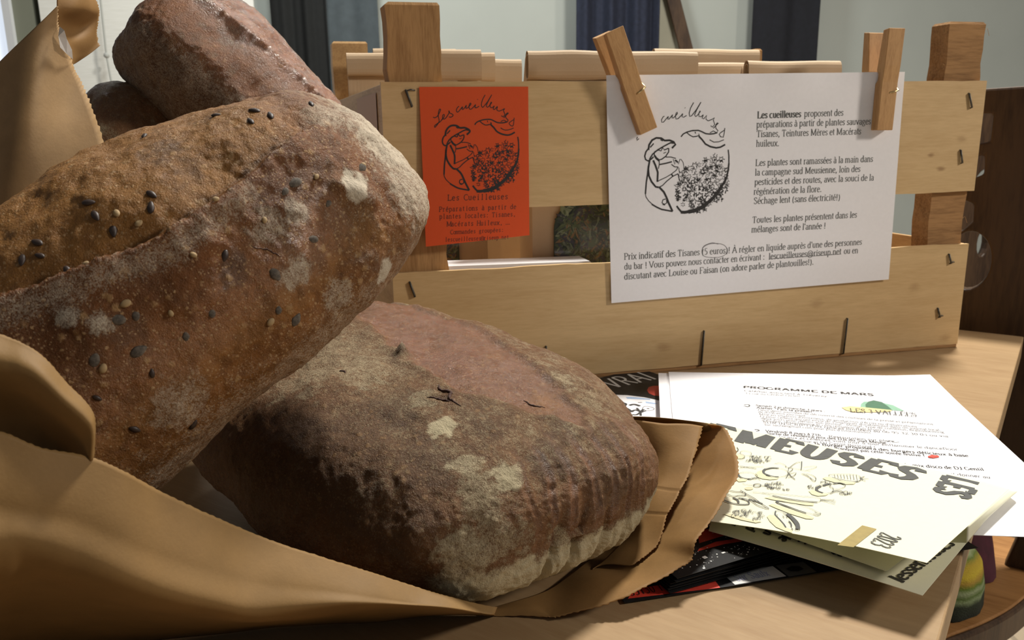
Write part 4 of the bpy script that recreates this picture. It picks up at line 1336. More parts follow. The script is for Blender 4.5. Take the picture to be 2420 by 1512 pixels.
# ================================================================ printed matter: stroke lettering
GL = {
 'a': (42, 'L9,36 14,43 21,45 29,43 33,36 33,6 37,1 42,1;C20,12,13,13,75,335'), 'b': (48, 'L11,68 11,2;C25,22,16,23,150,-150;S8,68,11'),
 'c': (42, 'C24,22,18,23,50,315'), 'd': (50, 'C22,22,16,23,30,330;L38,68 38,2 45,1;S35,68,11'), 'e': (42, 'L7,25 37,25;C22,22,16,23,8,318'),
 'f': (32, 'C25,56,11,12,30,180;L14,56 14,0;S14,0,20;S16,45,22'), 'g': (46, 'E21,31,13,14;L30,41 42,43;L16,18 10,12 14,6 32,5 40,-3 36,-14 22,-19 8,-15 6,-7 12,1'),
 'h': (50, 'L11,68 11,0;C25,30,14,15,165,0;L39,30 39,0;S11,0,17;S39,0,17;S8,68,11'), 'i': (25, 'L13,45 13,0;S13,0,18;S9,45,10;E13,61,2.5,2.5'),
 'j': (25, 'L14,45 14,-12;C5,-12,9,8,0,-120;E14,61,2.5,2.5'), 'k': (48, 'L11,68 11,0;L36,45 13,21;L20,27 40,0;S11,0,16;S40,0,14;S36,45,14;S8,68,11'),
 'l': (25, 'L13,68 13,0;S13,0,18;S9,68,11'), 'm': (76, 'L11,45 11,0;C24,31,13,14,165,0;L37,31 37,0;C50,31,13,14,165,0;L63,31 63,0;S11,0,16;S37,0,15;S63,0,16;S8,45,10'),
 'n': (50, 'L11,45 11,0;C25,30,14,15,165,0;L39,30 39,0;S11,0,17;S39,0,17;S8,45,10'), 'o': (48, 'E24,22,18,23'),
 'p': (50, 'L11,45 11,-21;C26,22,16,23,150,-150;S11,-21,17;S8,45,10'), 'q': (50, 'L38,45 38,-21;C23,22,16,23,30,330;S38,-21,17'),
 'r': (34, 'L11,45 11,0;C24,30,13,15,165,55;S11,0,18;S8,45,10'), 's': (36, 'L31,37 28,43 19,45 10,42 7,35 11,28 25,20 30,12 27,4 18,0 9,2 5,9'),
 't': (28, 'L14,60 14,7 18,1 25,2;S14,45,22'), 'u': (50, 'L11,45 11,14;C24,14,13,14,180,345;L38,45 38,1 45,1;S8,45,10;S35,45,10'),
 'v': (46, 'L6,45 23,0;L23,0 39,45;S6,45,15;S39,45,13'), 'w': (68, 'L6,45 19,0 33,42;L33,42 47,0 61,45;S6,45,14;S61,45,13'),
 'x': (46, 'L7,45 39,0;L39,45 7,0;S7,45,14;S39,45,13;S7,0,13;S39,0,14'), 'y': (46, 'L6,45 23,2;L39,45 23,2 14,-18 6,-18;S6,45,15;S39,45,13'), 'z': (42, 'L7,33 7,45 36,45 6,0 36,0 37,11'),
 'A': (66, 'L6,0 32,66;L32,66 59,0;L16,24 48,24;S6,0,16;S59,0,18'), 'B': (62, 'L14,66 14,0;C30,50,18,16,90,-90;L14,66 30,66;L14,34 32,34;C32,17,21,17,90,-90;L14,0 32,0;S10,66,10;S10,0,10'),
 'C': (62, 'C34,33,27,34,45,315'), 'D': (68, 'L14,66 14,0;C28,33,32,33,90,-90;L14,66 28,66;L14,0 28,0;S9,66,10;S9,0,10'),
 'E': (58, 'L14,66 14,0;L14,66 52,66 52,54;L14,34 40,34;L14,0 52,0 55,14;S9,66,10;S9,0,10'), 'F': (54, 'L14,66 14,0;L14,66 52,66 52,54;L14,34 40,34;S9,66,10;S14,0,20'),
 'G': (68, 'C34,33,27,34,45,330;L57,14 57,30;S55,31,16'), 'H': (70, 'L14,66 14,0;L56,66 56,0;L14,34 56,34;S14,66,20;S14,0,20;S56,66,20;S56,0,20'),
 'I': (30, 'L15,66 15,0;S15,66,22;S15,0,22'), 'J': (38, 'L26,66 26,14;C15,14,11,15,0,-150;S26,66,20'), 'K': (66, 'L14,66 14,0;L54,66 16,30;L26,38 58,0;S14,66,20;S14,0,20;S54,66,16;S58,0,18'),
 'L': (56, 'L14,66 14,0;L14,0 50,0 53,14;S14,66,20;S9,0,10'), 'M': (84, 'L14,66 14,0;L14,66 41,4;L41,4 70,66;L70,66 70,0;S10,66,14;S14,0,17;S72,66,16;S70,0,19'),
 'N': (70, 'L14,66 14,0;L14,66 56,0;L56,66 56,0;S10,66,14;S14,0,17;S56,66,17'), 'O': (70, 'E35,33,28,34'), 'P': (56, 'L14,66 14,0;C30,49,20,17,90,-90;L14,66 30,66;L14,32 30,32;S9,66,10;S14,0,20'),
 'Q': (70, 'E35,33,28,34;L38,8 60,-14'), 'R': (64, 'L14,66 14,0;C30,49,20,17,90,-90;L14,66 30,66;L14,32 30,32;L30,32 56,0;S9,66,10;S14,0,20;S57,0,14'),
 'S': (52, 'L42,52 38,62 26,67 13,62 9,51 15,41 34,30 43,20 41,8 29,-1 15,1 7,13'), 'T': (58, 'L29,66 29,0;L6,54 7,66 51,66 52,54;S29,0,20'), 'U': (70, 'L14,66 14,24;C35,24,21,24,180,360;L56,24 56,66;S14,66,20;S56,66,18'),
 'V': (66, 'L6,66 33,0;L33,0 60,66;S6,66,18;S60,66,16'), 'X': (66, 'L8,66 58,0;L58,66 8,0'), 'Y': (66, 'L6,66 33,30;L60,66 33,30 33,0;S33,0,20'),
 '0': (48, 'E24,33,17,33'), '1': (48, 'L12,54 25,66 25,0;S25,0,22'), '2': (48, 'L8,50 13,62 24,66 35,62 39,50 35,38 8,2;L8,0 40,0 42,10'), '3': (48, 'L9,58 18,66 31,64 36,54 32,42 20,35;L20,35 34,31 39,18 32,4 18,-1 7,6'),
 '4': (48, 'L34,0 34,66 5,20 44,20'), '5': (48, 'L38,66 14,66 11,38 26,40 37,32 39,18 32,4 19,-1 8,5'), '6': (48, 'C26,34,20,33,70,190;E25,20,16,20'), '7': (48, 'L7,64 41,64 20,0'), '8': (48, 'E24,50,13,16;E24,17,17,18'), '9': (48, 'C22,32,20,33,-110,10;E24,46,16,20'),
 '.': (25, 'E12,3,3,3'), ',': (25, 'E12,3,3,3;L14,2 9,-12'), ':': (26, 'E13,4,3,3;E13,40,3,3'), '!': (30, 'L15,66 15,18;E15,3,3,3'), '(': (32, 'C36,24,26,44,125,235'), ')': (32, 'C-4,24,26,44,55,-55'),
 "'": (18, 'L9,68 9,50'), '"': (34, 'L10,68 10,50;L23,68 23,50'), '@': (88, 'E43,24,35,38;E42,25,15,17;L58,40 56,16 64,8 74,14'), '/': (30, 'L4,-6 27,68'), '-': (32, 'L5,24 27,24'), '\\u2026': (75, 'E12,3,3,3;E37,3,3,3;E62,3,3,3'), '&': (70, 'E28,50,12,14;L20,40 60,0;C28,17,20,18,80,330'),
}
ACC = {'\\u00e9': ('e', 'L18,53 30,67'), '\\u00e8': ('e', 'L28,53 15,67'), '\\u00e0': ('a', 'L26,53 13,67'), '\\u00ea': ('e', 'L12,53 22,65 32,53'), '\\u00c0': ('A', 'L38,72 24,86'), '\\u00c9': ('E', 'L26,72 40,86'), '\\u00ee': ('i', 'L5,55 13,66 21,55'), '\\u00e7': ('c', 'L24,0 26,-8 20,-14')}


def glyph(ch):
    """strokes of a character: list of (polyline, is_serif)"""
    key = ch if ch in GL else None
    extra = ''
    e = ch.encode('unicode_escape').decode()
    if e.startswith('\\x'): e = '\\u00' + e[2:]
    if key is None and e in GL: key = e
    if key is None and e in ACC: key, extra = ACC[e][0], ';' + ACC[e][1]
    if key is None: return 25, []
    w, code = GL[key]
    if ch == '\u00ee': code = code.rsplit(';', 1)[0]
    out = []
    for tok in (code + extra).split(';'):
        k, body = tok[0], tok[1:]
        if k == 'L': out.append(([tuple(map(float, q.split(','))) for q in body.split()], False))
        else:
            n = list(map(float, body.split(',')))
            if k == 'E': n += [90, 450]
            if k in 'EC':
                m = 16 if abs(n[5] - n[4]) > 200 else 10
                if n[2] < 4: m = 6
                out.append(([(n[0] + n[2] * math.cos(R(n[4] + (n[5]-n[4]) * i / m)), n[1] + n[3] * math.sin(R(n[4] + (n[5]-n[4]) * i / m))) for i in range(m + 1)], False))
            if k == 'S': out.append(([(n[0] - n[2] / 2, n[1]), (n[0] + n[2] / 2, n[1])], True))
    return w, out


class Ink:
    """flat marks lying just above a paper surface f(u, v) of size (W, H)"""
    def __init__(self, f, size, lift=0.0002):
        self.f = f; self.W, self.H = size; self.lift = lift; self.mb = MB(); self.n = 0

    def at(self, x, y):
        u, v = x / self.W, y / self.H
        return self.f(u, v) + surf_normal(self.f, u, v) * (self.lift + 0.00001 * (self.n % 7))

    def ribbon(self, pts, w):
        """pts in metres on the sheet; w: width or list of widths"""
        P = [pts[0]]
        ws = [w[0] if isinstance(w, list) else w]
        for i in range(1, len(pts)):
            a, b = pts[i-1], pts[i]
            L_ = math.hypot(b[0]-a[0], b[1]-a[1])
            if L_ < 1e-7: continue
            k = max(1, int(L_ / 0.012))
            for q in range(1, k + 1):
                P.append((a[0] + (b[0]-a[0]) * q / k, a[1] + (b[1]-a[1]) * q / k))
                ws.append(w[i] if isinstance(w, list) else w)
        if len(P) < 2: return
        vs_ = []
        for i, p in enumerate(P):
            a, b = P[max(i-1, 0)], P[min(i+1, len(P)-1)]
            dx, dy = b[0]-a[0], b[1]-a[1]
            l_ = math.hypot(dx, dy) or 1e-9
            nx, ny = -dy / l_, dx / l_
            h = ws[i] / 2
            vs_ += [self.at(p[0] + nx*h, p[1] + ny*h), self.at(p[0] - nx*h, p[1] - ny*h)]
        self.mb.add(vs_, [(2*i, 2*i+1, 2*i+3, 2*i+2) for i in range(len(P) - 1)])
        self.n += 1

    def fill(self, pts):
        n = len(pts)
        c = (sum(p[0] for p in pts) / n, sum(p[1] for p in pts) / n)
        self.mb.add([self.at(*c)] + [self.at(*p) for p in pts], [(0, 1 + i, 1 + (i + 1) % n) for i in range(n)])
        self.n += 1

    def text(self, s, p0, p1, h, thick=9, thin=4.5, serif=True, mono=0, fit=True, italic=0.0, cap=66.0, track=0.0):
        """p0, p1: ends of the baseline in uv; h: cap height in metres"""
        x0, y0 = p0[0] * self.W, p0[1] * self.H
        x1, y1 = p1[0] * self.W, p1[1] * self.H
        gl = []
        x = 0.0
        for ch in s:
            w, st = glyph(ch)
            if mono:
                gl.append((x + (mono - w) / 2, st)); x += mono
            else:
                gl.append((x, st)); x += w + track
        L_ = math.hypot(x1 - x0, y1 - y0)
        ex, ey = (x1 - x0) / L_, (y1 - y0) / L_
        ux, uy = ey, -ex                                   # up on the sheet (v runs down)
        sy = h / cap
        sx = L_ / x if fit else sy
        for off, st in gl:
            for pl, isf in st:
                if isf and not serif: continue
                pts = []; ws = []
                for i, (gx, gy) in enumerate(pl):
                    a, b = pl[max(i-1, 0)], pl[min(i+1, len(pl)-1)]
                    dx, dy = abs(b[0]-a[0]) + 1e-6, abs(b[1]-a[1])
                    k = dy / math.hypot(dx, dy)
                    X = (gx + off + italic * gy) * sx; Y_ = gy * sy
                    pts.append((x0 + ex * X + ux * Y_, y0 + ey * X + uy * Y_))
                    ws.append((thin + (thick - thin) * k ** 1.5) * (sx * k + min(sx, sy) * (1 - k)))
                self.ribbon(pts, ws)

    def uvs(self, strokes, smooth=True):
        for w, pts in strokes:
            q = [(u * self.W, v * self.H) for u, v in pts]
            if smooth and len(q) > 2:
                q = [tuple(t_) for t_ in crom(q, len(q) * 3)]
            self.ribbon(q, w * 0.001)

    def build(self, name, mat, par):
        o = self.mb.build(name, mat, par)
        return o


# ---- orange flyer
def ink_on(par, f, size, name, mat, draw, lift=0.0002):
    if par['category'] == 'booklet': lift += 0.00025
    k = Ink(f, size, lift); draw(k); return k.build(name, mat, par)


SZ = (0.0964, 0.1345)
ink_on(fl_t, f_orange, SZ, 'drawing', M['ink'], lambda k: (k.uvs([(0.7,[(0.1137,0.1847),(0.1306,0.1887),(0.1552,0.1783),(0.1734,0.1576),(0.1847,0.14),(0.1759,0.1366),(0.1655,0.1528),(0.1619,0.1807),(0.1675,0.2042),(0.1633,0.2182),(0.138,0.2411),(0.1259,0.2479),(0.1244,0.2385),(0.1456,0.2272),(0.1773,0.2137),(0.1989,0.1954)]),
(0.7,[(0.1773,0.2137),(0.2023,0.1954),(0.2169,0.1792),(0.214,0.1698),(0.2034,0.1743),(0.1993,0.1883),(0.2056,0.1978),(0.223,0.1957),(0.2409,0.1819)]),
(0.7,[(0.2409,0.1819),(0.2627,0.1588),(0.2599,0.147),(0.2627,0.1588),(0.2932,0.1709),(0.2949,0.179),(0.2751,0.1881),(0.258,0.1845)]),
(0.7,[(0.3542,0.1223),(0.3438,0.1245),(0.3292,0.1408),(0.332,0.155),(0.3459,0.1542),(0.3746,0.1319),(0.3867,0.1235)]),
(0.7,[(0.3867,0.1235),(0.3812,0.1391),(0.3916,0.1392),(0.4131,0.1229),(0.4204,0.1144),(0.4162,0.1333),(0.4266,0.1335)]),
(0.7,[(0.4266,0.1335),(0.4444,0.1232),(0.4623,0.1092),(0.4605,0.1021),(0.452,0.1067),(0.4444,0.1232),(0.4507,0.1399),(0.4682,0.1377),(0.4932,0.1214),(0.5062,0.1106)]),
(0.7,[(0.5062,0.1106),(0.4999,0.1286),(0.5138,0.1311),(0.5386,0.1219)]),
(0.84,[(0.5234,0.0788),(0.5268,0.0808)]),
(0.7,[(0.5969,0.0508),(0.5714,0.0816),(0.56,0.1101),(0.5663,0.1284),(0.5805,0.1247),(0.6201,0.0916),(0.6579,0.0501)]),
(0.7,[(0.6579,0.0501),(0.6236,0.0916),(0.6052,0.1202),(0.6154,0.1299),(0.6297,0.1228)]),
(0.7,[(0.6297,0.1228),(0.6441,0.111),(0.655,0.1015),(0.6516,0.0976),(0.6405,0.1133),(0.6435,0.1302),(0.6611,0.1314),(0.679,0.121)]),
(0.7,[(0.679,0.121),(0.6693,0.1402),(0.6819,0.1442),(0.7093,0.1251),(0.7016,0.1463),(0.7205,0.1563)]),
(0.7,[(0.7205,0.1563),(0.7454,0.1508),(0.7754,0.1405),(0.7645,0.1535),(0.7767,0.178),(0.7586,0.1924),(0.7431,0.1848)]),
(0.7,[(0.7655,0.1998),(0.7908,0.1816),(0.8089,0.1711),(0.7997,0.1686),(0.7859,0.1806),(0.7869,0.2002),(0.8058,0.2142),(0.7934,0.2258),(0.7652,0.2145),(0.7364,0.2247)]),
(0.7,[(0.864,0.2005),(0.8599,0.226),(0.8515,0.253),(0.8286,0.25),(0.8161,0.235),(0.8292,0.2254),(0.858,0.2136)]),
(1.05,[(0.4922,0.2395),(0.5103,0.2244),(0.5423,0.2144),(0.5883,0.2075),(0.6377,0.2074),(0.6657,0.2151),(0.7008,0.2279),(0.7363,0.2315),(0.7719,0.2303),(0.8006,0.2249)]),
(1.54,[(0.609,0.2204),(0.6161,0.2191)]),
(0.84,[(0.5387,0.2163),(0.5663,0.2327),(0.5942,0.2429),(0.6225,0.241),(0.6474,0.2357),(0.6406,0.2268)]),
(1.4,[(0.6423,0.2405),(0.6715,0.2615),(0.6992,0.2865),(0.7416,0.3032),(0.7915,0.3119),(0.8274,0.3093),(0.8687,0.2954)]),
(0.7,[(0.734,0.2638),(0.7708,0.2783),(0.8137,0.2778),(0.857,0.2679)]),
(1.54,[(0.2209,0.3041),(0.2258,0.2759),(0.2513,0.2504),(0.2865,0.2393),(0.328,0.2425),(0.3552,0.2559),(0.3971,0.2558),(0.4316,0.2661),(0.4464,0.2808),(0.4162,0.3003)]),
(1.12,[(0.4383,0.2734),(0.4034,0.2702),(0.3468,0.2881),(0.2972,0.306),(0.2543,0.3287),(0.2286,0.3566)]),
(1.19,[(0.2249,0.2924),(0.1996,0.3131),(0.1901,0.3365),(0.1974,0.3557),(0.2178,0.3643),(0.2461,0.3532),(0.2619,0.3432)]),
(0.98,[(0.2354,0.2903),(0.2642,0.2696)]),
(0.91,[(0.3207,0.2494),(0.3377,0.2569),(0.3485,0.25)]),
(0.91,[(0.2679,0.3362),(0.2724,0.3149),(0.3041,0.3071),(0.3247,0.3124),(0.3395,0.2951),(0.3528,0.3083),(0.3882,0.2996)]),
(0.98,[(0.3896,0.2996),(0.3887,0.3202),(0.3653,0.3436),(0.3331,0.3581),(0.3119,0.3623),(0.2881,0.3496),(0.2693,0.3348)]),
(0.63,[(0.345,0.3263),(0.3677,0.3211)]),
(1.68,[(0.2713,0.3363),(0.2879,0.3534),(0.3097,0.366)]),
(0.7,[(0.3098,0.3636),(0.3108,0.3876),(0.3026,0.4114)]),
(1.54,[(0.2596,0.3622),(0.2791,0.3915),(0.2982,0.4305),(0.2943,0.4834)]),
(0.7,[(0.2922,0.4833),(0.3172,0.4745),(0.3671,0.4618),(0.4101,0.4464),(0.4533,0.426),(0.4696,0.4071)]),
(1.54,[(0.2304,0.3614),(0.219,0.4087),(0.224,0.4471),(0.2467,0.4816),(0.2804,0.5108),(0.3048,0.5152)]),
(0.84,[(0.3048,0.5152),(0.3369,0.5068),(0.3732,0.4839),(0.4237,0.459),(0.4681,0.446)]),
(0.84,[(0.4681,0.446),(0.4744,0.4657),(0.4829,0.4856)]),
(0.7,[(0.3651,0.3484),(0.4071,0.3496),(0.4503,0.359)]),
(1.12,[(0.3143,0.3877),(0.3635,0.3835),(0.4165,0.3764)]),
(0.7,[(0.4124,0.3907),(0.44,0.4061),(0.4696,0.408)]),
(1.26,[(0.4102,0.444),(0.4238,0.4566)]),
(1.26,[(0.2199,0.3896),(0.2126,0.4372),(0.2018,0.4847),(0.1943,0.5469)]),
(0.7,[(0.1943,0.5469),(0.199,0.564),(0.2203,0.5867),(0.2681,0.6181)]),
(1.26,[(0.2475,0.6074),(0.2889,0.6264),(0.3308,0.6417),(0.424,0.6587)]),
(1.68,[(0.3118,0.5155),(0.3493,0.5438),(0.3707,0.574),(0.3905,0.6092),(0.424,0.6587)]),
(0.84,[(0.3652,0.5845),(0.3417,0.5874),(0.3346,0.6042),(0.3532,0.6163),(0.375,0.606),(0.3721,0.5897)]),
(1.4,[(0.3392,0.6117),(0.3603,0.6166)]),
(1.12,[(0.8955,0.3259),(0.9021,0.361),(0.9036,0.4062)]),
(1.54,[(0.9036,0.4062),(0.8985,0.4462),(0.8855,0.486)]),
(2.1,[(0.8855,0.486),(0.8668,0.5156),(0.8408,0.5398)]),
(2.8,[(0.8431,0.5373),(0.8111,0.5713),(0.7704,0.6023),(0.7189,0.63)]),
(3.36,[(0.7262,0.6254),(0.6748,0.6505),(0.6164,0.6651),(0.5585,0.6696)]),
(2.52,[(0.5658,0.6685),(0.5297,0.6706),(0.4939,0.6678)]),
(1.54,[(0.501,0.6681),(0.4767,0.648),(0.4581,0.6297)]),
(1.4,[(0.9014,0.4061),(0.9064,0.4113)]),
(1.4,[(0.8878,0.4786),(0.8929,0.4813)])]), k.uvs([(0.55,[(0.8038,0.3505),(0.7939,0.3569),(0.8029,0.3639),(0.7919,0.3642),(0.7878,0.3698),(0.781,0.3637),(0.7686,0.3665),(0.7732,0.3579),(0.7648,0.3513),(0.7781,0.3508),(0.7826,0.341)]),
(0.715,[(0.6848,0.3643),(0.6984,0.3696),(0.7098,0.3626),(0.709,0.3739),(0.7301,0.3756),(0.7107,0.3802),(0.7178,0.3903),(0.7034,0.3843),(0.6935,0.3938),(0.6917,0.3842),(0.6739,0.3811)]),
(1.54,[(0.6989,0.3795),(0.688,0.3787),(0.7174,0.384)]),
(0.44,[(0.742,0.3976),(0.7461,0.3831),(0.7257,0.3774),(0.748,0.3737),(0.7436,0.3572),(0.7598,0.3693),(0.7788,0.3599),(0.7728,0.3751),(0.7877,0.382),(0.7736,0.3858),(0.7716,0.3998)]),
(0.715,[(0.7937,0.3686),(0.792,0.381),(0.8104,0.3885),(0.7925,0.3934),(0.7876,0.4104),(0.7744,0.3945),(0.7532,0.3962),(0.7638,0.3849),(0.7563,0.3705)]),
(1.54,[(0.7728,0.3808),(0.7868,0.3818),(0.7868,0.3817)]),
(0.715,[(0.8539,0.3988),(0.8378,0.3895),(0.8253,0.3985),(0.8275,0.3864),(0.8039,0.3833),(0.8242,0.3777),(0.8212,0.3667),(0.8355,0.3703),(0.8501,0.3649),(0.8476,0.3778),(0.8677,0.3813)]),
(1.54,[(0.8284,0.3836),(0.8254,0.3895),(0.8491,0.386)]),
(0.715,[(0.6008,0.4283),(0.6024,0.4118),(0.5805,0.4098),(0.5941,0.402),(0.5936,0.3896),(0.6093,0.3975),(0.6212,0.3851),(0.6209,0.4011),(0.6411,0.4029),(0.6229,0.4097),(0.6296,0.4218)]),
(0.44,[(0.6643,0.4133),(0.6517,0.4087),(0.6471,0.4193),(0.6427,0.4096),(0.6257,0.4104),(0.6375,0.4039),(0.628,0.3957),(0.6415,0.3971),(0.6478,0.3881),(0.652,0.3995),(0.6674,0.3976)]),
(0.44,[(0.6745,0.4103),(0.6837,0.4022),(0.6764,0.3928),(0.6908,0.3974),(0.6967,0.3839),(0.7027,0.3965),(0.7157,0.3937),(0.7045,0.4028),(0.7192,0.412),(0.7034,0.4105),(0.696,0.4182)]),
(0.44,[(0.7357,0.4022),(0.748,0.4099),(0.7624,0.399),(0.7589,0.4125),(0.7764,0.4167),(0.7619,0.4217),(0.762,0.4304),(0.7483,0.4234),(0.7362,0.4312),(0.7391,0.4195),(0.7185,0.4159)]),
(1.54,[(0.757,0.4127),(0.7605,0.4183),(0.7366,0.4177)]),
(0.715,[(0.7719,0.4129),(0.7879,0.4126),(0.7923,0.4004),(0.7973,0.4123),(0.8151,0.4127),(0.8021,0.4203),(0.8069,0.4319),(0.7931,0.4237),(0.7807,0.4317)]),
(1.54,[(0.7857,0.4148),(0.8088,0.4266),(0.799,0.4164)]),
(0.44,[(0.7996,0.4231),(0.8156,0.4149),(0.8125,0.4053),(0.8288,0.4118),(0.8452,0.4062),(0.8417,0.4159),(0.8561,0.4251),(0.8355,0.4254),(0.8279,0.4385)]),
(1.1,[(0.8179,0.4211),(0.824,0.4139),(0.8233,0.4274)]),
(0.99,[(0.5481,0.4454),(0.5351,0.4347),(0.5223,0.4457),(0.5244,0.4328),(0.5069,0.4317),(0.5231,0.4253),(0.5155,0.4171),(0.5306,0.4204),(0.5338,0.4065),(0.5404,0.4175),(0.5563,0.4146),(0.5454,0.4256),(0.5612,0.4311)]),
(1.54,[(0.5446,0.4241),(0.5172,0.4198),(0.5344,0.4282)]),
(0.44,[(0.5971,0.4206),(0.5741,0.4247),(0.5846,0.4363),(0.5674,0.4282),(0.5602,0.4409),(0.5575,0.4281),(0.5355,0.4341),(0.5511,0.4229),(0.5363,0.4154),(0.5524,0.4137),(0.5552,0.403),(0.5658,0.4124),(0.5803,0.4069)]),
(0.55,[(0.5872,0.4462),(0.5915,0.437),(0.5781,0.4337),(0.5941,0.4312),(0.5875,0.4191),(0.5988,0.4242),(0.6072,0.4174),(0.6082,0.4275),(0.6227,0.4255),(0.6162,0.4344),(0.6279,0.4433),(0.6104,0.4415),(0.6077,0.4533)]),
(0.99,[(0.6863,0.4552),(0.6752,0.4529),(0.665,0.4568),(0.6642,0.4474),(0.6484,0.4461),(0.6652,0.4412),(0.6572,0.4299),(0.6704,0.4344),(0.6799,0.4268),(0.6831,0.438),(0.6946,0.4411)]),
(0.99,[(0.7322,0.4223),(0.7177,0.4298),(0.7193,0.4412),(0.7043,0.4354),(0.688,0.4396),(0.6917,0.4291),(0.6784,0.4217),(0.696,0.4185),(0.704,0.4068)]),
(1.1,[(0.7064,0.4311),(0.7199,0.4175),(0.6989,0.4202)]),
(0.715,[(0.7662,0.4537),(0.7481,0.4496),(0.739,0.4634),(0.7361,0.4476),(0.7146,0.4491),(0.7284,0.4401),(0.7232,0.4292),(0.7382,0.4343),(0.747,0.4237),(0.7523,0.434),(0.7667,0.4361)]),
(0.55,[(0.8245,0.4544),(0.806,0.4499),(0.7944,0.4592),(0.7895,0.4495),(0.7709,0.4461),(0.7923,0.4389),(0.7773,0.4262),(0.7984,0.431),(0.8094,0.4191),(0.8112,0.4354),(0.8357,0.436)]),
(1.54,[(0.7997,0.442),(0.8131,0.4522),(0.7882,0.4399)]),
(0.55,[(0.8341,0.4165),(0.8397,0.4323),(0.8577,0.4338),(0.8453,0.4421),(0.8568,0.4546),(0.8369,0.4494),(0.8253,0.4583),(0.823,0.4474),(0.8013,0.447),(0.8124,0.4381),(0.8077,0.4269)]),
(0.99,[(0.9076,0.4415),(0.8919,0.4466),(0.8986,0.4553),(0.8841,0.4503),(0.8746,0.4577),(0.8719,0.4492),(0.8588,0.4462),(0.8719,0.4416),(0.8648,0.4312),(0.8794,0.436),(0.8902,0.4306)]),
(0.715,[(0.478,0.4323),(0.4919,0.4421),(0.5033,0.4309),(0.5024,0.444),(0.5243,0.4435),(0.5078,0.4518),(0.5233,0.4628),(0.4993,0.4581),(0.4973,0.4713),(0.488,0.4607),(0.473,0.4663),(0.4774,0.4539),(0.4624,0.4481)]),
(0.55,[(0.4965,0.4624),(0.5099,0.4595),(0.5109,0.4504),(0.5204,0.4587),(0.5328,0.4535),(0.529,0.4613),(0.5423,0.4658),(0.5259,0.4669),(0.5286,0.4752),(0.5189,0.4712),(0.5076,0.475)]),
(0.44,[(0.5387,0.4594),(0.5557,0.4602),(0.5568,0.4498),(0.5655,0.4577),(0.5789,0.4546),(0.5712,0.4635),(0.5857,0.4668),(0.5716,0.4696),(0.5811,0.4803),(0.5661,0.4736),(0.5588,0.485),(0.5557,0.4743),(0.5447,0.4757)]),
(0.55,[(0.5918,0.4559),(0.6082,0.4591),(0.6131,0.4457),(0.6192,0.4576),(0.6392,0.4552),(0.6273,0.4642),(0.6384,0.4739),(0.622,0.4715),(0.6161,0.4852),(0.6075,0.4724),(0.5931,0.4751)]),
(0.44,[(0.6491,0.4678),(0.6565,0.4583),(0.6461,0.4502),(0.6609,0.4527),(0.6678,0.4429),(0.6727,0.4529),(0.6904,0.4555),(0.6732,0.4607),(0.6757,0.4721)]),
(0.44,[(0.6766,0.4719),(0.6869,0.4616),(0.6676,0.4548),(0.6894,0.455),(0.689,0.444),(0.6992,0.4513),(0.7144,0.4474),(0.7083,0.4567),(0.7218,0.4643),(0.7061,0.4654),(0.7056,0.4782)]),
(1.54,[(0.6884,0.4617),(0.6793,0.4583),(0.7033,0.4497)]),
(0.55,[(0.7184,0.4749),(0.7376,0.4678),(0.7232,0.4581),(0.7439,0.4579),(0.75,0.4451),(0.758,0.461),(0.7742,0.4545),(0.763,0.4674),(0.7811,0.473),(0.7647,0.476),(0.7683,0.4878),(0.7542,0.4776),(0.7406,0.4869)]),
(0.715,[(0.7517,0.4712),(0.7716,0.4697),(0.7709,0.4585),(0.7832,0.466),(0.8002,0.4609),(0.7934,0.4712),(0.8087,0.477),(0.7924,0.4797),(0.7944,0.4909),(0.7801,0.4821),(0.7656,0.4893)]),
(1.54,[(0.7709,0.4692),(0.7854,0.4741),(0.7946,0.4733)]),
(0.55,[(0.8451,0.4497),(0.8436,0.4606),(0.8558,0.4637),(0.8425,0.4677),(0.8478,0.4793),(0.8356,0.4699),(0.8245,0.4761),(0.8288,0.4677),(0.8111,0.4649),(0.8271,0.4614),(0.8218,0.4525)]),
(0.715,[(0.8714,0.4932),(0.8719,0.484),(0.8548,0.4806),(0.8712,0.477),(0.8672,0.4676),(0.8787,0.472),(0.8883,0.4662),(0.89,0.4748),(0.9014,0.4778),(0.891,0.4826),(0.8925,0.4906)]),
(0.44,[(0.4977,0.4745),(0.4995,0.4873),(0.5168,0.4853),(0.5032,0.493),(0.5205,0.5009),(0.5031,0.5001),(0.4994,0.5134),(0.4905,0.5009),(0.4738,0.5092),(0.4814,0.498),(0.4596,0.4934),(0.4831,0.49),(0.4749,0.4779)]),
(1.1,[(0.4915,0.4894),(0.5002,0.4867),(0.5072,0.5045)]),
(0.99,[(0.5402,0.5016),(0.5284,0.4958),(0.5101,0.499),(0.5217,0.4864),(0.5072,0.4792),(0.5238,0.4804),(0.5249,0.4659),(0.536,0.4763),(0.5532,0.4704),(0.5428,0.4834),(0.5594,0.4906)]),
(0.99,[(0.5915,0.4878),(0.5797,0.4958),(0.5899,0.5069),(0.5732,0.5017),(0.5619,0.5108),(0.5625,0.498),(0.5455,0.493),(0.5631,0.4895),(0.5656,0.4804)]),
(0.99,[(0.6353,0.476),(0.6331,0.4873),(0.6513,0.4932),(0.635,0.4976),(0.6337,0.5074),(0.6207,0.4998),(0.606,0.5081),(0.6101,0.4942),(0.5949,0.4896),(0.6117,0.4866),(0.6088,0.4748)]),
(1.1,[(0.6252,0.4871),(0.6367,0.4975),(0.6258,0.4822)]),
(0.55,[(0.6753,0.4903),(0.6611,0.4925),(0.6649,0.4999),(0.6547,0.4968),(0.6463,0.5045),(0.6471,0.4931),(0.6324,0.4934),(0.6437,0.488),(0.6333,0.4815),(0.6478,0.4822),(0.6507,0.4757),(0.6555,0.4838),(0.6691,0.4776)]),
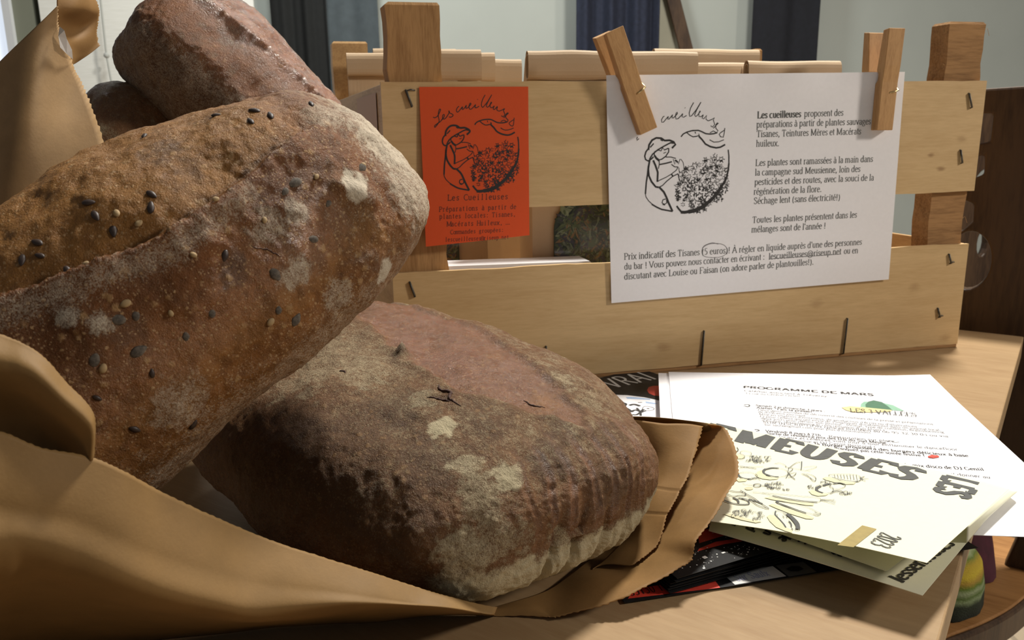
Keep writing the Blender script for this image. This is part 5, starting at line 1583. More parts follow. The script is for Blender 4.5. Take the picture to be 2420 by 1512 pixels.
(1.1,[(0.6517,0.4907),(0.6615,0.4841),(0.6456,0.4871)]),
(0.55,[(0.7085,0.51),(0.7029,0.5008),(0.6876,0.5018),(0.6993,0.494),(0.6891,0.487),(0.7045,0.4886),(0.7096,0.4768),(0.7141,0.489),(0.7293,0.4871),(0.7175,0.4948),(0.7285,0.5021)]),
(1.54,[(0.7039,0.4949),(0.7161,0.4841),(0.7127,0.4888)]),
(0.99,[(0.7082,0.4982),(0.7223,0.4936),(0.7247,0.4827),(0.736,0.49),(0.7517,0.4884),(0.7438,0.4978),(0.7539,0.5085),(0.7368,0.5041),(0.7262,0.5158)]),
(0.44,[(0.8193,0.5117),(0.8073,0.5086),(0.8024,0.5193),(0.799,0.5078),(0.7844,0.5117),(0.7957,0.5032),(0.7814,0.4983),(0.7961,0.4979),(0.7946,0.4876),(0.8036,0.4954),(0.8126,0.4874),(0.8135,0.4982),(0.8269,0.4999)]),
(0.44,[(0.8174,0.5077),(0.8331,0.502),(0.8255,0.4933),(0.8427,0.4971),(0.8508,0.4862),(0.8562,0.4973),(0.8752,0.4959),(0.8633,0.5051),(0.8772,0.513),(0.8563,0.5118),(0.8573,0.5234),(0.8466,0.5164),(0.8316,0.5256)]),
(0.55,[(0.8636,0.4897),(0.8828,0.4978),(0.9018,0.4918),(0.8958,0.5023),(0.9114,0.5125),(0.8904,0.5122),(0.8817,0.5292),(0.8767,0.5103),(0.8559,0.5101)]),
(0.715,[(0.4483,0.5089),(0.4655,0.5059),(0.4644,0.4959),(0.4756,0.503),(0.4867,0.497),(0.4867,0.5048),(0.4996,0.51),(0.4846,0.5129),(0.4893,0.5264),(0.4756,0.5178),(0.462,0.5241)]),
(1.1,[(0.4718,0.5115),(0.4626,0.5035),(0.4903,0.5151)]),
(0.55,[(0.5409,0.5404),(0.533,0.5266),(0.5142,0.5332),(0.5242,0.5222),(0.507,0.5166),(0.5241,0.5134),(0.5208,0.5031),(0.5339,0.5105),(0.5447,0.4999),(0.5477,0.5114),(0.5629,0.5108),(0.5464,0.5193),(0.5631,0.5284)]),
(1.1,[(0.5436,0.5209),(0.5508,0.5294),(0.5484,0.5114)]),
(0.715,[(0.5643,0.5018),(0.5728,0.5107),(0.5893,0.5063),(0.5778,0.5174),(0.5971,0.525),(0.575,0.5243),(0.5748,0.5365),(0.5647,0.5281),(0.5491,0.5296),(0.5595,0.5198),(0.5471,0.5124)]),
(0.715,[(0.5774,0.5278),(0.5903,0.5179),(0.5761,0.5028),(0.5975,0.5104),(0.6131,0.5008),(0.6154,0.513),(0.6321,0.5201),(0.6138,0.5246),(0.6096,0.5383)]),
(1.1,[(0.6026,0.5211),(0.5837,0.5218),(0.5908,0.518)]),
(0.44,[(0.6547,0.5367),(0.6549,0.5228),(0.629,0.5179),(0.6526,0.5133),(0.6533,0.5015),(0.6678,0.5088),(0.6846,0.5054),(0.6731,0.5185),(0.6857,0.5299)]),
(0.55,[(0.6853,0.5027),(0.6959,0.5125),(0.7096,0.5024),(0.7064,0.5147),(0.7226,0.5187),(0.7075,0.5241),(0.7154,0.5339),(0.6973,0.5277),(0.6896,0.5414),(0.6857,0.529),(0.668,0.5289),(0.6821,0.5203),(0.6675,0.5115)]),
(0.44,[(0.7434,0.5054),(0.7491,0.5177),(0.7714,0.5195),(0.7546,0.528),(0.7656,0.5391),(0.7459,0.5349),(0.7386,0.5448),(0.7326,0.5349),(0.7139,0.5344),(0.7278,0.5257),(0.7158,0.5153)]),
(1.1,[(0.7367,0.5324),(0.7511,0.5292),(0.7309,0.524)]),
(0.55,[(0.7808,0.536),(0.774,0.5247),(0.7555,0.5254),(0.7693,0.5174),(0.7574,0.5079),(0.7761,0.5117),(0.7809,0.4994),(0.7856,0.5124),(0.8013,0.5085),(0.7927,0.5182),(0.8054,0.5277)]),
(0.55,[(0.8163,0.5458),(0.8181,0.5344),(0.8042,0.5291),(0.8205,0.5262),(0.8205,0.5164),(0.8311,0.5224),(0.844,0.5182),(0.8412,0.5273),(0.8553,0.5323),(0.8375,0.534),(0.8412,0.5473)]),
(1.1,[(0.8277,0.5291),(0.845,0.5333),(0.8323,0.5401)]),
(0.55,[(0.8904,0.5132),(0.8945,0.5258),(0.912,0.5266),(0.8986,0.5334),(0.9094,0.5433),(0.8934,0.5394),(0.887,0.5517),(0.8832,0.5374),(0.8672,0.5388),(0.8783,0.5317),(0.8664,0.5213)]),
(1.1,[(0.8946,0.5298),(0.8953,0.5371),(0.8829,0.5276)]),
(0.99,[(0.4853,0.5411),(0.4721,0.5441),(0.4713,0.5558),(0.4617,0.547),(0.4475,0.5498),(0.4561,0.5404),(0.4467,0.5317),(0.4625,0.5342),(0.4728,0.5285)]),
(1.1,[(0.4737,0.5458),(0.4605,0.5489),(0.4678,0.5494)]),
(0.715,[(0.5308,0.5257),(0.5318,0.5338),(0.5433,0.5359),(0.5316,0.5395),(0.537,0.5468),(0.5258,0.5435),(0.5205,0.5504),(0.5172,0.543),(0.505,0.5472),(0.5118,0.5387),(0.5023,0.5328),(0.5132,0.5328),(0.5122,0.5241)]),
(0.99,[(0.5606,0.5241),(0.575,0.5347),(0.5958,0.5308),(0.5865,0.5426),(0.5953,0.5553),(0.5763,0.5493),(0.5638,0.5615),(0.5602,0.5499),(0.5421,0.5425)]),
(1.1,[(0.5649,0.5474),(0.5609,0.5487),(0.5806,0.5527)]),
(0.55,[(0.5861,0.5257),(0.6018,0.5356),(0.6119,0.5261),(0.6128,0.5377),(0.6311,0.5376),(0.6177,0.5445),(0.6265,0.5547),(0.6098,0.5487),(0.6096,0.5616),(0.6014,0.5506),(0.5862,0.5554),(0.5926,0.5468),(0.5725,0.5417)]),
(1.54,[(0.6069,0.5445),(0.6146,0.5416),(0.6004,0.5451)]),
(0.99,[(0.6448,0.5511),(0.6511,0.5393),(0.6449,0.5258),(0.6653,0.5319),(0.6795,0.5192),(0.6825,0.5362),(0.696,0.5432),(0.678,0.5473),(0.6755,0.5591)]),
(1.54,[(0.6608,0.5447),(0.6579,0.5487),(0.6513,0.5383)]),
(0.99,[(0.6876,0.5585),(0.6894,0.5501),(0.6777,0.5468),(0.6898,0.5436),(0.6845,0.5326),(0.6963,0.5405),(0.7053,0.534),(0.7035,0.5444),(0.7175,0.5467),(0.704,0.5496),(0.7069,0.56)]),
(0.99,[(0.7377,0.5298),(0.7418,0.5449),(0.7636,0.5388),(0.7498,0.5497),(0.7663,0.5568),(0.747,0.5575),(0.7499,0.5709),(0.7365,0.561),(0.7216,0.5727),(0.7249,0.5583),(0.7014,0.554),(0.7211,0.5477),(0.7122,0.5348)]),
(1.1,[(0.7374,0.5499),(0.7212,0.5462),(0.7254,0.5596)]),
(0.99,[(0.7525,0.5551),(0.77,0.5538),(0.7746,0.541),(0.7866,0.5525),(0.807,0.5477),(0.7995,0.5595),(0.8099,0.5684),(0.7897,0.5672),(0.7896,0.5802),(0.7775,0.5727),(0.7577,0.5767)]),
(1.1,[(0.7718,0.5646),(0.7687,0.57),(0.7735,0.5609)]),
(0.44,[(0.856,0.5658),(0.8427,0.5657),(0.843,0.5762),(0.8338,0.5693),(0.8235,0.5746),(0.8284,0.5634),(0.814,0.5615),(0.8241,0.5571),(0.8196,0.5481),(0.8312,0.5518),(0.8381,0.5461),(0.8421,0.5528),(0.8573,0.5526)]),
(0.99,[(0.8536,0.5735),(0.8591,0.5617),(0.8419,0.557),(0.8556,0.5523),(0.8506,0.542),(0.8684,0.5504),(0.8762,0.5407),(0.8809,0.5489),(0.8956,0.5505),(0.8863,0.558),(0.9003,0.5663),(0.8797,0.5665),(0.8776,0.5808)]),
(0.99,[(0.4969,0.5794),(0.476,0.5788),(0.4636,0.5905),(0.458,0.5759),(0.4442,0.5702),(0.4576,0.5634),(0.4587,0.5478),(0.4736,0.5593),(0.4948,0.5557)]),
(1.54,[(0.4612,0.5711),(0.4823,0.5768),(0.4664,0.5651)]),
(0.99,[(0.5106,0.5754),(0.5231,0.5725),(0.5278,0.5605),(0.5358,0.5716),(0.5535,0.5725),(0.5426,0.5795),(0.5485,0.5904),(0.5341,0.5861),(0.5225,0.5931)]),
(1.54,[(0.533,0.578),(0.5362,0.5829),(0.5475,0.5804)]),
(0.715,[(0.5803,0.5602),(0.568,0.5726),(0.5889,0.582),(0.5687,0.5826),(0.5651,0.5952),(0.5547,0.5823),(0.537,0.5876),(0.5452,0.5759),(0.5273,0.5663),(0.548,0.5666),(0.5514,0.5503)]),
(1.1,[(0.5544,0.5797),(0.5518,0.5721),(0.5588,0.5646)]),
(0.99,[(0.6075,0.5848),(0.6077,0.5776),(0.599,0.5729),(0.6103,0.5709),(0.6091,0.5589),(0.6186,0.5688),(0.6313,0.5631),(0.6255,0.5719),(0.6407,0.5759),(0.6242,0.5775),(0.6274,0.5885)]),
(1.1,[(0.608,0.5711),(0.6025,0.5803),(0.6133,0.5695)]),
(0.99,[(0.6246,0.5799),(0.6464,0.5748),(0.6507,0.5607),(0.6638,0.5727),(0.6832,0.5707),(0.6761,0.5815),(0.6834,0.5934),(0.6636,0.5896),(0.6497,0.6018)]),
(0.99,[(0.7318,0.5861),(0.7185,0.5879),(0.7133,0.5979),(0.709,0.5852),(0.6907,0.5854),(0.7048,0.5795),(0.7026,0.5694),(0.7136,0.5754),(0.7254,0.5713)]),
(0.44,[(0.7761,0.5857),(0.7573,0.585),(0.7508,0.599),(0.7419,0.5856),(0.7223,0.584),(0.7367,0.5759),(0.7339,0.565),(0.7498,0.5694),(0.7657,0.5671)]),
(1.1,[(0.755,0.5763),(0.7607,0.5859),(0.765,0.5799)]),
(0.99,[(0.831,0.5843),(0.8043,0.586),(0.8024,0.6021),(0.7892,0.5922),(0.7708,0.5917),(0.7834,0.5795),(0.776,0.5663),(0.7939,0.5727),(0.8095,0.5609)]),
(1.54,[(0.7991,0.5856),(0.7802,0.5714),(0.8091,0.5882)]),
(0.99,[(0.8359,0.5981),(0.8288,0.588),(0.8114,0.5875),(0.8256,0.5812),(0.8178,0.5692),(0.8345,0.5766),(0.8488,0.5679),(0.8459,0.5804),(0.8588,0.589)]),
(1.54,[(0.845,0.5883),(0.8347,0.5917),(0.8294,0.5797)]),
(0.55,[(0.4911,0.5945),(0.4751,0.5944),(0.4748,0.6035),(0.4673,0.596),(0.4532,0.5996),(0.4608,0.5913),(0.4464,0.586),(0.4615,0.5852),(0.4636,0.5753),(0.4717,0.5847),(0.4858,0.5793)]),
(1.54,[(0.4633,0.5882),(0.465,0.6001),(0.477,0.5899)]),
(0.55,[(0.5242,0.6088),(0.5222,0.6021),(0.5108,0.6024),(0.5219,0.5967),(0.5108,0.5902),(0.5244,0.5915),(0.5261,0.5842),(0.5322,0.5907),(0.5428,0.5856),(0.5367,0.5956),(0.5492,0.5984),(0.5394,0.6017),(0.5434,0.6087)]),
(1.1,[(0.5349,0.6005),(0.5124,0.6037),(0.5153,0.5952)]),
(0.55,[(0.5945,0.594),(0.5874,0.6034),(0.6049,0.6089),(0.5845,0.6086),(0.5891,0.6184),(0.5779,0.6118),(0.5676,0.6221),(0.5691,0.6101),(0.5509,0.6082),(0.5687,0.6036),(0.5555,0.5931),(0.5732,0.5998),(0.5767,0.5883)]),
(1.54,[(0.5836,0.6105),(0.57,0.607),(0.5741,0.6116)]),
(0.715,[(0.5834,0.6231),(0.5937,0.6119),(0.583,0.6019),(0.6016,0.6052),(0.6112,0.5905),(0.6157,0.605),(0.6348,0.6093),(0.6189,0.6165),(0.6187,0.6273)]),
(0.99,[(0.6757,0.5822),(0.6782,0.5977),(0.6994,0.6053),(0.6769,0.6099),(0.6757,0.6278),(0.6607,0.6143),(0.6375,0.6146),(0.6525,0.6037),(0.6435,0.59)]),
(1.54,[(0.6584,0.5995),(0.6801,0.6066),(0.6552,0.6018)]),
(0.99,[(0.6775,0.5916),(0.691,0.605),(0.711,0.5995),(0.7037,0.6109),(0.711,0.6215),(0.6925,0.6196),(0.6801,0.631),(0.6753,0.6163),(0.6615,0.6116)]),
(1.54,[(0.6889,0.6081),(0.7012,0.6182),(0.6943,0.6208)]),
(0.44,[(0.7297,0.6028),(0.7486,0.6068),(0.7521,0.5927),(0.7582,0.6079),(0.7764,0.6002),(0.7664,0.6119),(0.7829,0.6175),(0.7656,0.6189),(0.7685,0.63),(0.7547,0.6227),(0.7417,0.6339),(0.747,0.6174),(0.7285,0.6183)]),
(1.54,[(0.7536,0.6079),(0.7537,0.623),(0.7478,0.6144)]),
(0.99,[(0.8048,0.5952),(0.806,0.6075),(0.821,0.6128),(0.8053,0.6158),(0.806,0.6314),(0.7928,0.6223),(0.7771,0.6235),(0.7872,0.6117),(0.7774,0.6023)]),
(1.1,[(0.7936,0.6076),(0.806,0.6017),(0.8078,0.6095)]),
(0.715,[(0.8184,0.6226),(0.8269,0.6111),(0.8153,0.5994),(0.8342,0.6032),(0.8441,0.5953),(0.8466,0.6067),(0.8639,0.6117),(0.8469,0.6149),(0.8466,0.6293)]),
(1.1,[(0.8407,0.6129),(0.8554,0.6161),(0.8496,0.6086)]),
(0.44,[(0.4924,0.6173),(0.5062,0.62),(0.5107,0.6109),(0.5161,0.6186),(0.5275,0.6179),(0.5219,0.6246),(0.5288,0.6328),(0.5179,0.6304),(0.5123,0.6374),(0.5077,0.6289),(0.4944,0.6307)]),
(0.55,[(0.5993,0.6422),(0.5833,0.6388),(0.5781,0.6511),(0.5724,0.6379),(0.5587,0.6414),(0.5687,0.6323),(0.5591,0.6249),(0.5729,0.626),(0.5772,0.6162),(0.5826,0.6268),(0.5986,0.6238)]),
(0.99,[(0.5714,0.637),(0.5873,0.6358),(0.584,0.6249),(0.5939,0.6308),(0.6016,0.6239),(0.6019,0.6355),(0.6147,0.6343),(0.6044,0.6398),(0.6164,0.6465),(0.6001,0.6435),(0.5988,0.6516),(0.5923,0.6474),(0.5817,0.6485)]),
(1.54,[(0.6061,0.6429),(0.6066,0.6449),(0.61,0.6394)]),
(0.99,[(0.6924,0.6486),(0.6768,0.6498),(0.6778,0.6604),(0.6638,0.6512),(0.649,0.661),(0.6521,0.6481),(0.6334,0.6446),(0.6532,0.6402),(0.6385,0.6282),(0.6576,0.6319),(0.6648,0.6196),(0.6708,0.6327),(0.6895,0.6301)]),
(0.715,[(0.6684,0.6506),(0.6814,0.6408),(0.6684,0.6273),(0.6914,0.6327),(0.7076,0.6231),(0.7073,0.6363),(0.7297,0.6459),(0.7046,0.6493),(0.7009,0.6608)]),
(0.55,[(0.7263,0.6209),(0.7391,0.6279),(0.755,0.6241),(0.748,0.6327),(0.7603,0.6407),(0.7414,0.639),(0.7339,0.65),(0.7298,0.6387),(0.7142,0.6347)]),
(0.55,[(0.6074,0.6828),(0.6087,0.6701),(0.5889,0.6654),(0.6035,0.6605),(0.6014,0.6515),(0.6171,0.6579),(0.629,0.6493),(0.6299,0.6594),(0.6441,0.6643),(0.6292,0.6683),(0.6337,0.6824)]),
(0.99,[(0.6135,0.6647),(0.6334,0.662),(0.635,0.6466),(0.6457,0.6608),(0.6679,0.6588),(0.6547,0.6693),(0.6643,0.6837),(0.6435,0.6751),(0.6296,0.6835)]),
(1.54,[(0.6433,0.6622),(0.6377,0.6745),(0.6263,0.6735)]),
(0.55,[(0.6889,0.6794),(0.6906,0.6688),(0.675,0.6634),(0.6918,0.6615),(0.6941,0.6486),(0.7025,0.661),(0.7201,0.6594),(0.7117,0.668),(0.7176,0.6772)]),
(1.54,[(0.7081,0.6697),(0.692,0.6658),(0.6989,0.6559)]),
(0.66,[(0.4277,0.3622),(0.4406,0.3916),(0.4556,0.3678),(0.4723,0.3926),(0.484,0.3638)]),
(1.32,[(0.4415,0.3674),(0.4691,0.3828)]),
(0.55,[(0.491,0.364),(0.5115,0.3841),(0.5209,0.4185),(0.5319,0.4091)]),
(0.55,[(0.4751,0.4121),(0.4808,0.4464),(0.5024,0.4374),(0.5085,0.467),(0.5332,0.4728)]),
(0.55,[(0.4358,0.5083),(0.4636,0.5241),(0.4754,0.4951),(0.4995,0.5157),(0.4864,0.4858)]),
(0.55,[(0.4524,0.5383),(0.484,0.5495),(0.4585,0.5632),(0.4794,0.5764),(0.4611,0.5879),(0.497,0.5846)])], False)))
OT = [('Les Cueilleuses',(0.2161,0.7139),(0.7963,0.7367),0.0048),
('Préparations à partir de',(0.1333,0.7817),(0.8732,0.8076),0.0041),
('plantes locales: Tisanes,',(0.1347,0.8284),(0.8681,0.858),0.0041),
('Macérats Huileux, …',(0.2075,0.8815),(0.8007,0.91),0.0041),
('Commandes groupées:',(0.2329,0.9348),(0.7458,0.9554),0.0036),
('lescueilleuses@riseup.net',(0.1784,0.9796),(0.7944,1.0087),0.0036)]
def d_(k):
    for s, a, b, h in OT: k.text(s, a, b, h, 9.5, 8.0, True, mono=52)
ink_on(fl_t, f_orange, SZ, 'printed_text', M['ink_brown'], d_)

# ---- white notice
SZ = (0.3057, 0.2080)
ink_on(no_t, f_notice, SZ, 'drawing', M['ink'], lambda k: k.uvs([(0.8,[(0.1813,0.1759),(0.1773,0.1777),(0.1716,0.1906),(0.1726,0.2016),(0.178,0.201),(0.1892,0.1834),(0.1939,0.1768)]),
(0.8,[(0.1939,0.1768),(0.1917,0.189),(0.1957,0.189),(0.2041,0.1762),(0.207,0.1696),(0.2053,0.1844),(0.2093,0.1844)]),
(0.8,[(0.2093,0.1844),(0.2162,0.1764),(0.2232,0.1654),(0.2225,0.1598),(0.2192,0.1635),(0.2162,0.1764),(0.2186,0.1893),(0.2254,0.1876),(0.2351,0.1747),(0.2402,0.1663)]),
(0.8,[(0.2402,0.1663),(0.2377,0.1803),(0.2431,0.1822),(0.2527,0.1749)]),
(0.96,[(0.2469,0.1416),(0.2483,0.1431)]),
(0.8,[(0.2755,0.1197),(0.2655,0.1436),(0.261,0.1658),(0.2634,0.1799),(0.2689,0.177),(0.2844,0.1512),(0.2991,0.1191)]),
(0.8,[(0.2991,0.1191),(0.2858,0.1512),(0.2785,0.1734),(0.2825,0.1809),(0.288,0.1754)]),
(0.8,[(0.288,0.1754),(0.2936,0.1661),(0.2979,0.1587),(0.2966,0.1557),(0.2922,0.168),(0.2934,0.181),(0.3002,0.1818),(0.3072,0.1737)]),
(0.8,[(0.3072,0.1737),(0.3033,0.1886),(0.3082,0.1916),(0.3189,0.1768),(0.3159,0.1932),(0.3232,0.2008)]),
(0.8,[(0.3232,0.2008),(0.3329,0.1965),(0.3445,0.1884),(0.3403,0.1984),(0.345,0.2173),(0.3379,0.2285),(0.3319,0.2227)]),
(0.8,[(0.3406,0.2342),(0.3504,0.22),(0.3575,0.2118),(0.3539,0.2099),(0.3485,0.2192),(0.3489,0.2343),(0.3562,0.245),(0.3514,0.254),(0.3404,0.2455),(0.3292,0.2536)]),
(0.8,[(0.3788,0.2341),(0.3772,0.2537),(0.3739,0.2746),(0.365,0.2725),(0.3602,0.261),(0.3653,0.2535),(0.3765,0.2443)]),
(1.2,[(0.2344,0.2667),(0.2415,0.2548),(0.2539,0.2468),(0.2717,0.2412),(0.2909,0.2408),(0.3018,0.2466),(0.3154,0.2563),(0.3291,0.2588),(0.343,0.2576),(0.3541,0.2533)]),
(1.76,[(0.2798,0.2511),(0.2825,0.25)]),
(0.96,[(0.2525,0.2483),(0.2631,0.2609),(0.2739,0.2686),(0.2849,0.267),(0.2946,0.2627),(0.292,0.2558)]),
(1.6,[(0.2926,0.2664),(0.3039,0.2825),(0.3146,0.3017),(0.3311,0.3142),(0.3505,0.3205),(0.3644,0.3182),(0.3805,0.3071)]),
(0.8,[(0.3282,0.2838),(0.3425,0.2948),(0.3592,0.294),(0.376,0.286)]),
(1.76,[(0.1289,0.3195),(0.131,0.2972),(0.141,0.2769),(0.1546,0.268),(0.1707,0.2702),(0.1812,0.2805),(0.1974,0.2801),(0.2108,0.2879),(0.2165,0.2993),(0.2047,0.3147)]),
(1.28,[(0.2134,0.2936),(0.1998,0.2914),(0.1778,0.3058),(0.1585,0.3203),(0.1418,0.3385),(0.1317,0.3607)]),
(1.36,[(0.1306,0.3102),(0.1207,0.3267),(0.1168,0.3453),(0.1196,0.3604),(0.1275,0.367),(0.1385,0.358),(0.1447,0.3499)]),
(1.12,[(0.1346,0.3084),(0.1459,0.2919)]),
(1.04,[(0.1678,0.2757),(0.1744,0.2814),(0.1786,0.2759)]),
(1.04,[(0.147,0.3443),(0.1489,0.3275),(0.1612,0.3211),(0.1692,0.3251),(0.175,0.3113),(0.1801,0.3216),(0.1938,0.3145)]),
(1.12,[(0.1944,0.3145),(0.194,0.3306),(0.1848,0.3492),(0.1722,0.3609),(0.164,0.3644),(0.1548,0.3547),(0.1476,0.3432)]),
(0.72,[(0.177,0.3358),(0.1858,0.3315)]),
(1.92,[(0.1484,0.3444),(0.1547,0.3577),(0.1631,0.3674)]),
(0.8,[(0.1632,0.3655),(0.1634,0.3844),(0.1602,0.4032)]),
(1.76,[(0.1437,0.3649),(0.1511,0.3877),(0.1584,0.4183),(0.1567,0.4601)]),
(0.8,[(0.1559,0.46),(0.1656,0.4528),(0.185,0.4421),(0.2018,0.4294),(0.2187,0.4129),(0.2251,0.3978)]),
(1.76,[(0.1324,0.3645),(0.1277,0.402),(0.1295,0.4324),(0.1382,0.4593),(0.1511,0.482),(0.1606,0.4851)]),
(0.96,[(0.1606,0.4851),(0.1731,0.478),(0.1873,0.4594),(0.207,0.4392),(0.2244,0.4284)]),
(0.96,[(0.2244,0.4284),(0.2268,0.4438),(0.23,0.4592)]),
(0.8,[(0.1847,0.353),(0.201,0.3535),(0.2177,0.3604)]),
(1.28,[(0.1648,0.3844),(0.1839,0.3805),(0.2045,0.3744)]),
(0.8,[(0.2029,0.3857),(0.2136,0.3975),(0.2251,0.3986)]),
(1.44,[(0.2019,0.4275),(0.2071,0.4373)]),
(1.44,[(0.1282,0.387),(0.1251,0.4246),(0.1207,0.4624),(0.1175,0.5118)]),
(0.8,[(0.1175,0.5118),(0.1193,0.5253),(0.1275,0.543),(0.1459,0.5671)]),
(1.44,[(0.1379,0.5589),(0.154,0.5733),(0.1702,0.5847),(0.2065,0.5964)]),
(1.92,[(0.1633,0.4852),(0.1778,0.507),(0.186,0.5305),(0.1936,0.5579),(0.2065,0.5964)]),
(0.96,[(0.1839,0.5389),(0.1747,0.5415),(0.1718,0.5549),(0.179,0.5642),(0.1876,0.5557),(0.1865,0.5429)]),
(1.6,[(0.1736,0.5608),(0.1818,0.5643)]),
(1.28,[(0.3909,0.3304),(0.3934,0.3573),(0.3939,0.3921)]),
(1.76,[(0.3939,0.3921),(0.3919,0.423),(0.3868,0.454)]),
(2.4,[(0.3868,0.454),(0.3794,0.4771),(0.3693,0.4962)]),
(3.2,[(0.3701,0.4943),(0.3576,0.5211),(0.3417,0.5459),(0.3215,0.5684)]),
(3.84,[(0.3244,0.5646),(0.3043,0.5852),(0.2815,0.5978),(0.2589,0.6024)]),
(2.88,[(0.2617,0.6014),(0.2477,0.6037),(0.2337,0.6022)]),
(1.76,[(0.2365,0.6023),(0.2271,0.5869),(0.2199,0.5729)]),
(1.6,[(0.3931,0.3921),(0.395,0.396)]),
(1.6,[(0.3877,0.4482),(0.3896,0.4502)]),
(0.62,[(0.3552,0.3502),(0.3513,0.3553),(0.3548,0.3606),(0.3505,0.3609),(0.3489,0.3653),(0.3463,0.3607),(0.3414,0.363),(0.3432,0.3562),(0.34,0.3512),(0.3452,0.3507),(0.3469,0.3431)]),
(0.806,[(0.3089,0.3621),(0.3141,0.3661),(0.3186,0.3605),(0.3182,0.3693),(0.3264,0.3704),(0.3189,0.3742),(0.3216,0.382),(0.316,0.3775),(0.3122,0.3849),(0.3115,0.3775),(0.3046,0.3753)]),
(1.736,[(0.3143,0.3737),(0.3101,0.3733),(0.3215,0.3771)]),
(0.496,[(0.331,0.3873),(0.3326,0.3761),(0.3247,0.3718),(0.3334,0.3688),(0.3317,0.356),(0.338,0.3652),(0.3454,0.3578),(0.3431,0.3696),(0.3488,0.3748),(0.3434,0.3779),(0.3426,0.3887)]),
(0.806,[(0.3512,0.3643),(0.3505,0.3739),(0.3577,0.3795),(0.3507,0.3835),(0.3487,0.3968),(0.3436,0.3846),(0.3354,0.3861),(0.3395,0.3773),(0.3366,0.3661)]),
(1.736,[(0.3431,0.374),(0.3485,0.3746),(0.3485,0.3746)]),
(0.806,[(0.3746,0.3869),(0.3684,0.38),(0.3634,0.3871),(0.3643,0.3777),(0.3552,0.3755),(0.3631,0.371),(0.3619,0.3625),(0.3675,0.3651),(0.3732,0.3609),(0.3722,0.3708),(0.38,0.3733)]),
(1.736,[(0.3647,0.3755),(0.3635,0.3801),(0.3727,0.3771)]),
(0.806,[(0.276,0.4129),(0.2767,0.4),(0.2682,0.3987),(0.2735,0.3925),(0.2733,0.3828),(0.2794,0.3888),(0.2841,0.379),(0.2839,0.3915),(0.2918,0.3926),(0.2847,0.3981),(0.2872,0.4075)]),
(0.496,[(0.3007,0.4004),(0.2959,0.397),(0.2941,0.4053),(0.2924,0.3978),(0.2857,0.3986),(0.2903,0.3934),(0.2867,0.3872),(0.2919,0.3881),(0.2944,0.381),(0.296,0.3899),(0.302,0.3882)]),
(0.496,[(0.3047,0.398),(0.3083,0.3916),(0.3055,0.3844),(0.3111,0.3877),(0.3134,0.3772),(0.3157,0.387),(0.3208,0.3846),(0.3164,0.3918),(0.3221,0.3988),(0.316,0.3978),(0.3131,0.4038)]),
(0.496,[(0.3286,0.391),(0.3334,0.3968),(0.339,0.3882),(0.3376,0.3987),(0.3444,0.4018),(0.3387,0.4058),(0.3387,0.4125),(0.3334,0.4073),(0.3287,0.4134),(0.3299,0.4043),(0.3218,0.4018)]),
(1.736,[(0.3369,0.3989),(0.3382,0.4032),(0.3289,0.403)]),
(0.806,[(0.3426,0.3988),(0.3489,0.3984),(0.3506,0.3889),(0.3525,0.3981),(0.3595,0.3982),(0.3544,0.4042),(0.3562,0.4132),(0.3509,0.407),(0.346,0.4133)]),
(1.736,[(0.348,0.4002),(0.357,0.409),(0.3532,0.4012)]),
(0.496,[(0.3534,0.4064),(0.3596,0.3999),(0.3585,0.3925),(0.3648,0.3973),(0.3712,0.3928),(0.3698,0.4004),(0.3754,0.4073),(0.3674,0.4077),(0.3644,0.418)]),
(1.24,[(0.3605,0.4047),(0.3629,0.399),(0.3626,0.4094)]),
(1.116,[(0.2555,0.4269),(0.2505,0.4187),(0.2454,0.4274),(0.2463,0.4173),(0.2395,0.4167),(0.2458,0.4115),(0.2429,0.4051),(0.2487,0.4075),(0.25,0.3966),(0.2526,0.4052),(0.2588,0.4027),(0.2545,0.4114),(0.2606,0.4155)]),
(1.736,[(0.2542,0.4103),(0.2436,0.4072),(0.2502,0.4136)]),
(0.496,[(0.2746,0.4069),(0.2656,0.4104),(0.2697,0.4193),(0.263,0.4132),(0.2602,0.4232),(0.2592,0.4132),(0.2506,0.4182),(0.2567,0.4093),(0.251,0.4036),(0.2572,0.4021),(0.2584,0.3937),(0.2624,0.4009),(0.2681,0.3964)]),
(0.62,[(0.2707,0.427),(0.2724,0.4198),(0.2672,0.4174),(0.2734,0.4152),(0.2709,0.4059),(0.2752,0.4097),(0.2785,0.4043),(0.2789,0.4122),(0.2846,0.4104),(0.282,0.4174),(0.2865,0.4242),(0.2797,0.4231),(0.2787,0.4323)]),
(1.116,[(0.3092,0.4327),(0.3049,0.4311),(0.3009,0.4343),(0.3007,0.427),(0.2945,0.4261),(0.3011,0.4221),(0.298,0.4134),(0.3031,0.4168),(0.3068,0.4107),(0.308,0.4194),(0.3125,0.4216)]),
(1.116,[(0.3272,0.4066),(0.3215,0.4126),(0.3221,0.4214),(0.3163,0.4171),(0.3099,0.4206),(0.3114,0.4124),(0.3062,0.4068),(0.3131,0.4041),(0.3162,0.3949)]),
(1.24,[(0.3171,0.4138),(0.3224,0.4031),(0.3142,0.4054)]),
(0.806,[(0.3403,0.4306),(0.3333,0.4276),(0.3297,0.4385),(0.3286,0.4262),(0.3203,0.4276),(0.3257,0.4205),(0.3236,0.4121),(0.3295,0.4159),(0.3329,0.4075),(0.335,0.4154),(0.3406,0.4169)]),
(0.62,[(0.363,0.4304),(0.3559,0.4271),(0.3513,0.4345),(0.3494,0.427),(0.3422,0.4246),(0.3505,0.4187),(0.3447,0.4091),(0.3529,0.4126),(0.3572,0.4032),(0.3579,0.4158),(0.3675,0.4159)]),
(1.736,[(0.3534,0.4211),(0.3586,0.4288),(0.3489,0.4195)]),
